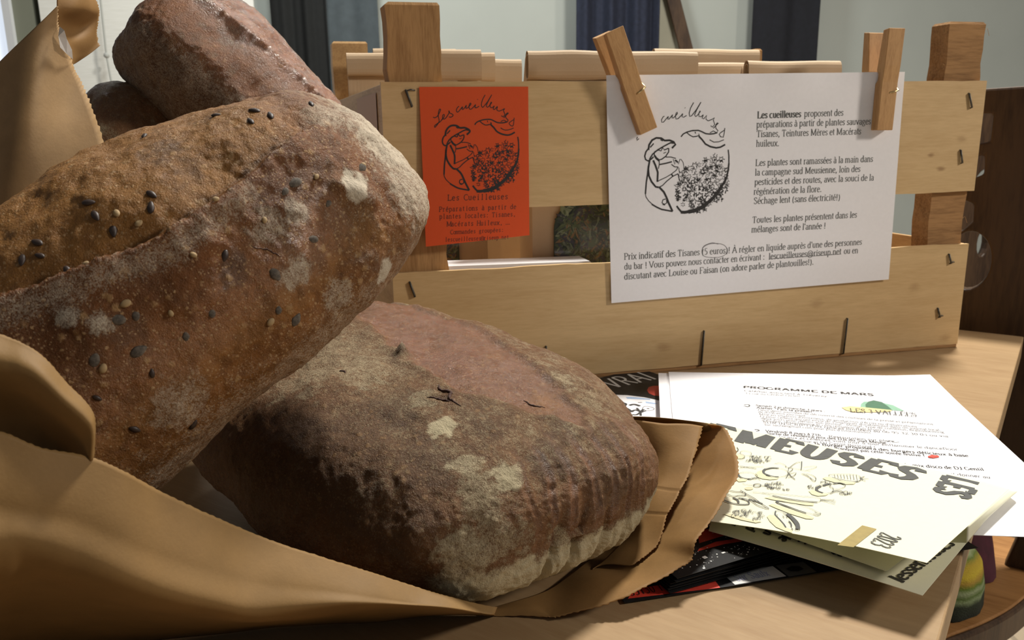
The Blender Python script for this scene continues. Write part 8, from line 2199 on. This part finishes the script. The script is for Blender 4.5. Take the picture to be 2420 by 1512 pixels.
(0.355071,[(0.2337,0.3656),(0.2305,0.3616),(0.2295,0.3547),(0.2321,0.3478)]),
(0.198334,[(0.2067,0.3644),(0.2051,0.3567),(0.2073,0.3504)]),
(0.354308,[(0.2394,0.392),(0.2361,0.3841),(0.2376,0.3734),(0.245,0.3693),(0.2499,0.3715),(0.2508,0.38)]),
(0.437647,[(0.1603,0.9137),(0.15,0.9081),(0.1552,0.8986),(0.167,0.8917),(0.1761,0.8932),(0.1739,0.904)]),
(0.220642,[(0.1917,0.9403),(0.1916,0.9318),(0.1947,0.9242)]),
(0.442922,[(0.2793,0.8857),(0.2722,0.8841),(0.2693,0.877),(0.2751,0.8704),(0.2811,0.8688),(0.2853,0.8715)]),
(0.26232,[(0.2661,0.8886),(0.2623,0.8831),(0.2662,0.8771),(0.2743,0.8705)]),
(0.336765,[(0.2827,0.8794),(0.2808,0.8881),(0.2742,0.8931),(0.269,0.8877),(0.2677,0.8799),(0.2735,0.8725)]),
(0.438576,[(0.2367,0.8717),(0.2331,0.8781),(0.2278,0.8779),(0.225,0.8748),(0.2266,0.8699),(0.2301,0.864)]),
(0.324295,[(0.227,0.9171),(0.2148,0.9175),(0.2106,0.9098),(0.2126,0.8974),(0.2214,0.8928)]),
(0.394836,[(0.211,0.8809),(0.2065,0.8885),(0.1961,0.8933),(0.189,0.886),(0.194,0.8742),(0.2027,0.8699),(0.2105,0.8721)]),
(0.350195,[(0.1613,0.9489),(0.1487,0.9521),(0.1468,0.9399),(0.151,0.9283),(0.1643,0.9226)]),
(0.311032,[(0.1675,0.9412),(0.163,0.9349),(0.168,0.9271),(0.1735,0.9237),(0.1793,0.9267)]),
(0.354934,[(0.1669,0.9072),(0.1607,0.9015),(0.1635,0.892),(0.1723,0.8886),(0.1772,0.8908),(0.1812,0.8977)]),
(0.22403,[(0.1801,0.9005),(0.1758,0.8926),(0.1807,0.8812),(0.1904,0.8796),(0.1985,0.8816)]),
(0.188004,[(0.2273,0.927),(0.2192,0.9278),(0.2161,0.9217),(0.2185,0.913),(0.2276,0.9073)]),
(0.28877,[(0.2227,0.9286),(0.2185,0.9293),(0.2138,0.9288),(0.2133,0.9247),(0.2167,0.9185),(0.2227,0.919)]),
(0.215794,[(0.232,0.8863),(0.2255,0.8814),(0.2237,0.8755),(0.231,0.8665),(0.2385,0.8672)]),
(0.296063,[(0.1719,0.9032),(0.1635,0.9117),(0.1557,0.9084),(0.1517,0.9029),(0.1587,0.8953),(0.1673,0.8917)]),
(0.348732,[(0.204,0.9304),(0.1988,0.93),(0.1954,0.9258),(0.1961,0.9209),(0.2023,0.9179)]),
(0.307968,[(0.2476,0.8968),(0.24,0.8944),(0.2417,0.8852),(0.2492,0.8769),(0.2578,0.878)]),
(0.246372,[(0.2111,0.8884),(0.2066,0.8893),(0.2031,0.8848),(0.2045,0.8791),(0.2099,0.8751),(0.2141,0.8786),(0.2156,0.8829)]),
(0.408216,[(0.1917,0.9384),(0.1862,0.9347),(0.1889,0.9287),(0.194,0.9256),(0.198,0.9262)]),
(0.403591,[(0.2152,0.9008),(0.2092,0.8956),(0.214,0.89),(0.2214,0.8863),(0.2263,0.8878)]),
(0.430869,[(0.2123,0.8956),(0.2074,0.9005),(0.2015,0.9025),(0.1987,0.8974),(0.1992,0.89),(0.2068,0.8881),(0.2119,0.8897)]),
(0.280128,[(0.1803,0.9047),(0.1769,0.9176),(0.1649,0.9206),(0.1582,0.9136),(0.1592,0.9009),(0.1679,0.8959),(0.1774,0.8952),(0.1843,0.903)]),
(0.361557,[(0.2039,0.8857),(0.2007,0.8914),(0.1949,0.8941),(0.1924,0.8895),(0.1932,0.8843),(0.1971,0.8793)]),
(0.360755,[(0.2062,0.921),(0.2051,0.9109),(0.2095,0.9007)]),
(0.355995,[(0.1812,0.9275),(0.1785,0.918),(0.1841,0.908),(0.1948,0.906)]),
(0.309731,[(0.2093,0.92),(0.2028,0.91),(0.2084,0.9003)]),
(0.283304,[(0.2226,0.911),(0.2221,0.9044),(0.2262,0.8975)]),
(0.436398,[(0.2773,0.8936),(0.2738,0.8868),(0.2739,0.8784),(0.2799,0.8752),(0.2856,0.8766)]),
(0.44628,[(0.2196,0.9141),(0.2115,0.919),(0.2078,0.913),(0.2065,0.9048),(0.2139,0.9002)]),
(0.392412,[(0.2204,0.9066),(0.2146,0.9061),(0.2126,0.9023),(0.2118,0.8975)]),
(0.190387,[(0.2304,0.9004),(0.2243,0.9008),(0.2217,0.898),(0.2221,0.8909)]),
(0.26341,[(0.176,0.9277),(0.1712,0.9323),(0.1659,0.9345),(0.1615,0.9312),(0.1633,0.925),(0.1683,0.9203),(0.1729,0.9233)]),
(0.262808,[(0.2349,0.8845),(0.2298,0.8897),(0.2249,0.8913),(0.221,0.8892),(0.2226,0.8839),(0.2271,0.8804),(0.2315,0.8805),(0.2333,0.885)]),
(0.248921,[(0.2806,0.8984),(0.2785,0.9058),(0.2732,0.9095),(0.267,0.9064),(0.267,0.8998),(0.2718,0.8942),(0.2784,0.8942),(0.2819,0.8981)]),
(0.398238,[(0.2741,0.913),(0.2715,0.9104),(0.2733,0.9059),(0.2777,0.9039)]),
(0.319061,[(0.2528,0.9574),(0.249,0.9502),(0.2467,0.9435),(0.254,0.9382),(0.2633,0.9359),(0.2633,0.9442)]),
(0.214683,[(0.2729,0.9347),(0.2671,0.939),(0.2619,0.9411),(0.2587,0.9353),(0.2625,0.9292),(0.2677,0.925),(0.2713,0.9304),(0.2731,0.9356)]),
(0.423734,[(0.2788,0.9295),(0.2709,0.9238),(0.2734,0.9135),(0.2808,0.9098),(0.2898,0.909),(0.2915,0.9167)]),
(0.339786,[(0.2745,0.9301),(0.2703,0.9304),(0.2659,0.9289),(0.2678,0.9238),(0.271,0.9215)]),
(0.266044,[(0.2568,0.9443),(0.2515,0.9405),(0.253,0.9325),(0.2589,0.9246),(0.266,0.929),(0.2691,0.9336),(0.2644,0.9431)]),
(0.436536,[(0.2831,0.9357),(0.2805,0.9303),(0.2838,0.9239)]),
(0.276739,[(0.2572,0.9299),(0.254,0.9331),(0.2504,0.9348),(0.2475,0.9316),(0.2486,0.9269),(0.2526,0.9241),(0.2556,0.9265)]),
(0.30169,[(0.2861,0.9161),(0.2776,0.9101),(0.2801,0.9012),(0.288,0.8938),(0.2938,0.8962),(0.3,0.903)]),
(0.424886,[(0.3338,0.6226),(0.3307,0.6285),(0.3268,0.6304),(0.3248,0.6273),(0.3254,0.6221),(0.3279,0.6188)]),
(0.23763,[(0.2914,0.6343),(0.2878,0.6387),(0.2836,0.637),(0.2819,0.6302),(0.2847,0.6238),(0.2898,0.6239),(0.2947,0.6258),(0.2917,0.6352)]),
(0.292095,[(0.2916,0.6101),(0.2858,0.6132),(0.2788,0.6089),(0.2788,0.598),(0.2863,0.5915),(0.2931,0.5898),(0.2939,0.5998)]),
(0.278863,[(0.289,0.6118),(0.2879,0.6187),(0.2835,0.6199),(0.2804,0.6182),(0.2795,0.6123),(0.2832,0.6067),(0.2872,0.6086)]),
(0.3396,[(0.3243,0.5797),(0.3209,0.5834),(0.3179,0.5822),(0.3168,0.5779),(0.3181,0.5717),(0.3221,0.5701)]),
(0.246076,[(0.3321,0.5944),(0.328,0.5955),(0.3255,0.594),(0.3262,0.59),(0.3296,0.5846),(0.3335,0.5855)]),
(0.228007,[(0.3392,0.6225),(0.336,0.6211),(0.3345,0.615),(0.338,0.6068),(0.3437,0.6068)]),
(0.26417,[(0.3029,0.6253),(0.298,0.6244),(0.2963,0.6212),(0.2979,0.6135)]),
(0.265174,[(0.326,0.5778),(0.32,0.585),(0.3127,0.5849),(0.3101,0.5757),(0.3158,0.5672),(0.3215,0.5609)]),
(0.365156,[(0.2918,0.6438),(0.285,0.641),(0.2866,0.6297),(0.2916,0.6241),(0.2981,0.6223),(0.3036,0.6294),(0.3003,0.6406)]),
(0.337032,[(0.3331,0.5741),(0.3293,0.5754),(0.3269,0.5693),(0.3288,0.561),(0.3329,0.5601),(0.3377,0.5619)]),
(0.316079,[(0.3091,0.6343),(0.3095,0.627),(0.3147,0.622),(0.3202,0.6208),(0.3211,0.6283)]),
(0.450684,[(0.3338,0.5611),(0.3285,0.5744),(0.3202,0.5768),(0.3187,0.5659),(0.3179,0.5557),(0.3258,0.5524),(0.3335,0.5506)]),
(0.45973,[(0.3008,0.5991),(0.2969,0.5935),(0.2982,0.5853),(0.3048,0.5781),(0.3095,0.5812)]),
(0.233209,[(0.3055,0.6257),(0.3005,0.629),(0.294,0.6315),(0.2905,0.6231),(0.2957,0.6112),(0.3028,0.6097)]),
(0.496619,[(0.2896,0.6045),(0.285,0.6122),(0.2759,0.6181),(0.272,0.61),(0.2734,0.5989),(0.2822,0.5891)]),
(0.317722,[(0.2988,0.5834),(0.2968,0.5767),(0.2995,0.5689),(0.3061,0.5657)]),
(0.368397,[(0.3365,0.5858),(0.335,0.582),(0.3364,0.5744),(0.3402,0.572),(0.3441,0.5753),(0.3444,0.58)]),
(0.507142,[(0.3363,0.616),(0.3314,0.6176),(0.3296,0.6151),(0.3301,0.61),(0.3345,0.6053),(0.3378,0.6078)]),
(0.319369,[(0.3195,0.6207),(0.319,0.6154),(0.3199,0.6103),(0.3247,0.6078)]),
(0.297189,[(0.3028,0.6307),(0.2983,0.6256),(0.2978,0.6187),(0.3034,0.6114),(0.3095,0.6111),(0.312,0.6175)]),
(0.391826,[(0.2889,0.6078),(0.2835,0.6076),(0.2825,0.6028),(0.2839,0.595),(0.2883,0.5935),(0.2925,0.5951)]),
(0.213193,[(0.3309,0.5881),(0.3277,0.5838),(0.3289,0.5775),(0.3323,0.5733)]),
(0.490294,[(0.3081,0.6293),(0.3078,0.6376),(0.3028,0.6421),(0.2971,0.6382),(0.2988,0.631),(0.3012,0.6228),(0.307,0.624),(0.3097,0.6287),(0.3072,0.637)]),
(0.356279,[(0.3209,0.6073),(0.3188,0.6036),(0.3188,0.5989),(0.322,0.5946)]),
(0.409187,[(0.3071,0.5967),(0.3063,0.5863),(0.3105,0.5784),(0.3166,0.5737),(0.3217,0.5812)]),
(0.476127,[(0.357,0.6227),(0.3556,0.6271),(0.3531,0.6286),(0.3504,0.6278),(0.3501,0.6245),(0.3525,0.6215),(0.3549,0.6196)]),
(0.437963,[(0.3546,0.6177),(0.3522,0.6213),(0.3491,0.6229),(0.3471,0.6207),(0.3476,0.6148),(0.3504,0.6137)]),
(0.336153,[(0.3526,0.6306),(0.3524,0.6274),(0.3543,0.6257)]),
(0.228476,[(0.3726,0.621),(0.3702,0.6207),(0.3693,0.6187),(0.3702,0.6145),(0.3724,0.6138),(0.3745,0.6154),(0.3742,0.6193)]),
(0.502852,[(0.3705,0.6181),(0.3678,0.6227),(0.363,0.621),(0.3627,0.6156),(0.3646,0.6103),(0.3687,0.6066),(0.3722,0.6118)]),
(0.269214,[(0.3654,0.6154),(0.3627,0.6161),(0.3611,0.6117),(0.3607,0.6072),(0.3646,0.6047)]),
(0.266892,[(0.44,0.5463),(0.4388,0.5424),(0.4405,0.5355),(0.4443,0.5359),(0.447,0.537),(0.446,0.5427)]),
(0.411273,[(0.4516,0.5331),(0.4482,0.5369),(0.4452,0.5382),(0.4414,0.5362),(0.4433,0.5285),(0.4464,0.5259),(0.4497,0.5284),(0.4508,0.5336)]),
(0.213298,[(0.4581,0.5509),(0.4546,0.5504),(0.4536,0.5471),(0.455,0.5432),(0.4581,0.5411),(0.4596,0.5424),(0.4609,0.5466)]),
(0.397146,[(0.4491,0.5499),(0.4474,0.5545),(0.4444,0.5541),(0.4436,0.5506),(0.4447,0.5459)]),
(0.343544,[(0.4491,0.5567),(0.4475,0.5553),(0.4463,0.5525),(0.4481,0.55),(0.4502,0.5486)]),
(0.37225,[(0.4463,0.5597),(0.4428,0.5573),(0.4421,0.5535),(0.4431,0.5494)]),
(0.355266,[(0.463,0.5508),(0.4584,0.5533),(0.4556,0.547),(0.457,0.5382),(0.4614,0.5368)]),
(0.388046,[(0.4388,0.5433),(0.438,0.5367),(0.4393,0.5305),(0.4426,0.5286)]),
(0.292042,[(0.4508,0.5324),(0.4481,0.5265),(0.4485,0.5202),(0.4513,0.5162)]),
(0.349118,[(0.4856,0.472),(0.4807,0.4727),(0.4799,0.4642),(0.4811,0.4548),(0.4859,0.4549),(0.4904,0.4556)]),
(0.206352,[(0.4882,0.4537),(0.4863,0.4535),(0.4848,0.4497),(0.4859,0.4453)]),
(0.289722,[(0.4779,0.4654),(0.4792,0.4591),(0.482,0.456),(0.4856,0.4554),(0.4869,0.4603)]),
(0.268038,[(0.5081,0.4429),(0.5088,0.4385),(0.5097,0.4362),(0.5115,0.4357)]),
(0.279656,[(0.5132,0.4396),(0.5116,0.4441),(0.5094,0.4459),(0.5079,0.4427),(0.5081,0.4383)]),
(0.456121,[(0.5025,0.4622),(0.4984,0.4679),(0.4954,0.4646),(0.4942,0.4561),(0.4965,0.4494),(0.5013,0.4493),(0.5031,0.4544)]),
(0.345176,[(0.4943,0.4656),(0.4949,0.4599),(0.4967,0.4542),(0.4997,0.4563)]),
(0.502603,[(0.4915,0.4448),(0.4914,0.44),(0.4924,0.436),(0.4947,0.4351),(0.4969,0.4388)]),
(0.246776,[(0.568,0.5418),(0.5679,0.5479),(0.5643,0.5517),(0.5617,0.5485),(0.5608,0.5419),(0.5626,0.5364),(0.5656,0.5369)]),
(0.207494,[(0.579,0.5439),(0.5783,0.5524),(0.5739,0.5534),(0.571,0.5498),(0.5699,0.5445),(0.5733,0.54),(0.5763,0.5381),(0.5788,0.5444)]),
(0.211261,[(0.5658,0.538),(0.5645,0.5339),(0.5644,0.5287),(0.5672,0.5266),(0.5697,0.5272),(0.5712,0.5314)]),
(0.366018,[(0.5993,0.5261),(0.5971,0.5296),(0.5946,0.5291),(0.5936,0.5242),(0.594,0.519),(0.5965,0.5179)]),
(0.505331,[(0.5845,0.5465),(0.5813,0.5445),(0.579,0.5413),(0.581,0.536),(0.5836,0.5335),(0.5857,0.5362),(0.5858,0.5414)]),
(0.209175,[(0.6006,0.5218),(0.5974,0.5245),(0.5945,0.5225),(0.5942,0.5159),(0.5961,0.5134),(0.5988,0.5111),(0.6006,0.5165)]),
(0.269417,[(0.5671,0.5444),(0.5639,0.5492),(0.5601,0.5456),(0.559,0.5393),(0.5611,0.5339)]),
(0.333913,[(0.5942,0.5209),(0.591,0.5182),(0.5892,0.5125),(0.592,0.5052),(0.5961,0.5037),(0.5991,0.5091),(0.5977,0.5174)]),
(0.300477,[(0.5726,0.5424),(0.5728,0.537),(0.5743,0.5338),(0.5768,0.5337),(0.5783,0.5374)])]), 0.0004)
OB = [(1,[(0.6446,1.0286),(0.6936,0.8092),(0.7499,0.8134),(0.7104,1.0178)])]
ink_on(bk, f_cov, SZ, 'olive_bar', M['ink_olive'], lambda k: quad(k, OB[0][1]))
SZ = (0.1436, 0.1607)
UT = [('lessemeuses',(0.9028,0.9688),(0.9733,0.598)),
('s',(0.0194,0.8797),(0.0075,0.9145)),
('u',(0.104,0.8856),(0.0931,0.9199)),
('d',(0.186,0.8883),(0.1762,0.9222)),
('n',(0.2692,0.8863),(0.2603,0.9199)),
('le',(0.3509,0.8872),(0.343,0.9204)),
('c',(0.435,0.8827),(0.4281,0.9156)),
('v',(0.5183,0.8774),(0.5124,0.91)),
('ig',(0.6024,0.8771),(0.5975,0.9093))]
def d_(k):
    k.text(UT[0][0], UT[0][1], UT[0][2], HH[3], 15, 9, True)
ink_on(bk, f_und, SZ, 'typewriter_text', M['ink'], d_)
for q in UT[1:]: ink_on(bk, f_und, SZ, 'margin_letter', M['ink'], lambda k: k.text(q[0], q[1], q[2], HH[3] * 0.8, 22, 14, False, fit=False))

# ================================================================ chairs beyond the table and the woolly hat
def board_chair(loc, rz, label, seat_poly=None, seat_mat=None):
    t = thing('carved_chair', loc, label, 'chair', rz, 'dark carved chairs')
    half = [(0, 1.04), (.12, 1.036), (.185, 1.022), (.195, 1.005), (.17, 1.008), (.104, 1.008), (.104, .977), (.124, .973), (.130, .955), (.108, .962), (.106, .940), (.126, .930), (.130, .912),
            (.113, .905), (.112, .885), (.122, .873), (.148, .862), (.158, .835), (.148, .795), (.122, .755), (.085, .68), (.05, .60), (.030, .54), (.025, .50), (.036, .45), (.042, .42)]
    outline = half + [(-x, z) for x, z in half[::-1] if x > 0.001]
    holes = [circ(.111, .838, .0225, .035), circ(-.111, .838, .0225, .035), circ(0, .848, .052, .045, 22), circ(0, .70, .018, .035, 14)]
    me = cut_panel(outline, holes, 0.020, Matrix.Translation((0, -0.21, 0)))
    me.name = 'back_board'
    o = bpy.data.objects.new('back_board', me); COL.objects.link(o); o.parent = t; me.materials.append(M['chair'])
    md = o.modifiers.new('bevel', 'BEVEL'); md.width = 0.003; md.segments = 2; md.angle_limit = R(50)
    if seat_poly:
        q = seat_poly[-2:] + seat_poly + seat_poly[:2]
        q = crom([(p[0], p[1], 0) for p in q], (len(q) - 1) * 6 + 1)[12:-18]
        seat_poly = [(p[0], p[1]) for p in q]
    seat = seat_poly or [(-0.15, -0.23), (0.15, -0.23), (0.19, 0.05), (0.185, 0.16), (0.14, 0.2), (-0.14, 0.2), (-0.185, 0.16), (-0.19, 0.05)]
    cx = sum(p[0] for p in seat) / len(seat); cy = sum(p[1] for p in seat) / len(seat)
    mb = MB(); mb.prism([(x, y, 0.420) for x, y in seat], (0, 0, 0), (0, 0, 0.036)); mb.build('seat_rim', M['chair'], t, bevel=0.004)
    mb = MB(); mb.prism([(cx + (x - cx) * 0.94, cy + (y - cy) * 0.94, 0.456) for x, y in seat], (0, 0, 0), (0, 0, 0.004)); mb.build('seat', seat_mat or M['chair'], t, bevel=0.0015)
    for sx in (-1, 1):
        for sy in (-1, 1):
            mb = MB(); x, y = cx + sx * 0.11, cy + sy * 0.11
            mb.tube([(x, y, 0.42), (x + sx*.02, y + sy*.02, 0.25), (x + sx*.045, y + sy*.045, 0.0)], [0.022, 0.024, 0.016], 10)
            mb.build('leg', M['chair'], t, smooth=True)
    return t


rzc = math.atan2(0.574, -0.819)
o1 = Vector((0.529, 0.722, -0.76))
def c1l(x, y):
    q = Matrix.Rotation(-rzc, 3, 'Z') @ Vector((x - o1.x, y - o1.y, 0)); return (q.x, q.y)
board_chair(o1, rzc, 'dark carved chair with pierced back and orange wooden seat at the table corner', [c1l(*p) for p in [(.36, .760), (.42, .738), (.475, .757), (.53, .783), (.584, .817), (.64, .865), (.68, .93), (.66, .99), (.58, 1.02), (.46, 1.0), (.38, .93), (.345, .83)]], M['chair_seat'])
a = (1.1135,1.6953,-0.76)
board_chair((a[0] + 0.17, a[1] + 0.17, -0.76), R(200), 'second dark chair beyond the carved one, one leg showing past the papers')
a = (1.0033,2.05,0.0242)
board_chair((a[0] + 0.1, 2.55, -0.76), R(172), 'dark chair seen through the crate gap between the white notice and the right post')
a = (1.8514,2.75,-0.3375)
t = thing('wooden_bench', (a[0], 2.85, -0.76), 'brown wooden bench far behind the carved chair at the right edge', 'bench', R(-6))
mb = MB(); mb.box((-0.16, -0.17, 0.42), (0.9, 0.17, 0.47)); mb.build('seat', wood('brown_bench', (0.17, 0.09, 0.04), (0.10, 0.05, 0.022), 'X', 30), t, bevel=0.005)
for sx in (-0.10, 0.84):
    for sy in (-0.13, 0.13):
        mb = MB(); mb.box((sx - 0.03, sy - 0.03, 0), (sx + 0.03, sy + 0.03, 0.42)); mb.build('leg', M['chair'], t, bevel=0.003)
mb = MB(); mb.box((-0.07, -0.012, 0.2), (0.81, 0.012, 0.25)); mb.build('stretcher', M['chair'], t)


def stripe_mat():
    m, nt, b = node_mat('striped_wool')
    tc = nt.nodes.new('ShaderNodeTexCoord')
    sp = nt.nodes.new('ShaderNodeSeparateXYZ'); nt.links.new(tc.outputs['Object'], sp.inputs[0])
    n = nz(nt, mapping(nt), 60.0, 3)
    zz = math_n(nt, 'MULTIPLY_ADD', sp.outputs['Z'], 1 / 0.072, math_n(nt, 'MULTIPLY_ADD', n, 0.10, -0.05))
    r = nt.nodes.new('ShaderNodeValToRGB'); e = r.color_ramp.elements
    st = [(0.0, (.010, .014, .008)), (.22, (.016, .024, .010)), (.30, (.20, .26, .13)), (.36, (.08, .13, .025)), (.44, (.25, .30, .16)), (.50, (.10, .16, .015)), (.58, (.34, .22, .03)), (.68, (.50, .38, .03)), (.80, (.42, .30, .03)), (.88, (.14, .20, .04)), (.93, (.33, .38, .20))]
    while len(e) < len(st): e.new(0.5)
    for i, (p, c) in enumerate(st): e[i].position = p; e[i].color = (*c, 1)
    nt.links.new(zz, r.inputs['Fac']); nt.links.new(r.outputs['Color'], b.inputs['Base Color'])
    b.inputs['Roughness'].default_value = 0.95
    bump(nt, b, nz(nt, mapping(nt, scale=(1, 1, 3)), 350.0, 2), 0.8, 0.002)
    return m


hx = (0.4924,0.7843,-0.298)
t = thing('woolly_hat', (hx[0], hx[1] + 0.045, -0.2985), 'yellow and green striped woolly hat on the chair seat below the table edge', 'hat')
mb = MB()
NH, NV_ = 36, 22
pts = []
for j in range(NV_ + 1):
    a = math.pi / 2 * j / NV_
    for i in range(NH):
        f_ = 2 * math.pi * i / NH
        r_ = 0.047 * (math.cos(a) ** 0.55) * (1 + 0.07 * math.sin(f_ * 3 + 1) + 0.05 * noise.noise(Vector((math.cos(f_) * 2, math.sin(f_) * 2, j * 0.25))))
        pts.append((r_ * math.cos(f_), r_ * math.sin(f_), 0.072 * math.sin(a) ** 0.9))
mb.add(pts, [(j*NH+i, j*NH+(i+1) % NH, (j+1)*NH+(i+1) % NH, (j+1)*NH+i) for j in range(NV_) for i in range(NH)])
SM = stripe_mat()
mb.build('crown', SM, t, smooth=True)
mb = MB(); pts = []
for j in range(9):
    a = -math.pi/2 + math.pi * j / 8
    for i in range(14):
        f_ = 2 * math.pi * i / 14
        pts.append((0.038 + 0.017 * math.cos(a) * math.cos(f_), 0.028 + 0.020 * math.cos(a) * math.sin(f_), 0.028 + 0.026 * math.sin(a)))
mb.add(pts, [(j*14+i, j*14+(i+1) % 14, (j+1)*14+(i+1) % 14, (j+1)*14+i) for j in range(8) for i in range(14)])
mb.build('side_fold', SM, t, smooth=True)
gx = (0.5649,0.8855,-0.298)
t = thing('cloth_bundle', (gx[0] - 0.006, gx[1] + 0.015, -0.2985), 'dark maroon cloth bundle standing behind the striped woolly hat', 'cloth')
mb = MB(); pts = []
for j in range(12):
    for i in range(20):
        f_ = 2 * math.pi * i / 20
        r_ = (0.042 - 0.0022 * j) * (1 + 0.12 * math.sin(3 * f_ + j * 0.3))
        pts.append((r_ * math.cos(f_) - 0.001 * j, r_ * math.sin(f_), 0.10 * j / 11))
mb.add(pts, [(j*20+i, j*20+(i+1) % 20, (j+1)*20+(i+1) % 20, (j+1)*20+i) for j in range(11) for i in range(20)] + [tuple(range(220, 240))])
mb.build('cloth', plain('maroon_cloth', (0.055, 0.008, 0.018), 0.9, 0, 0.25, 60), t, smooth=True)
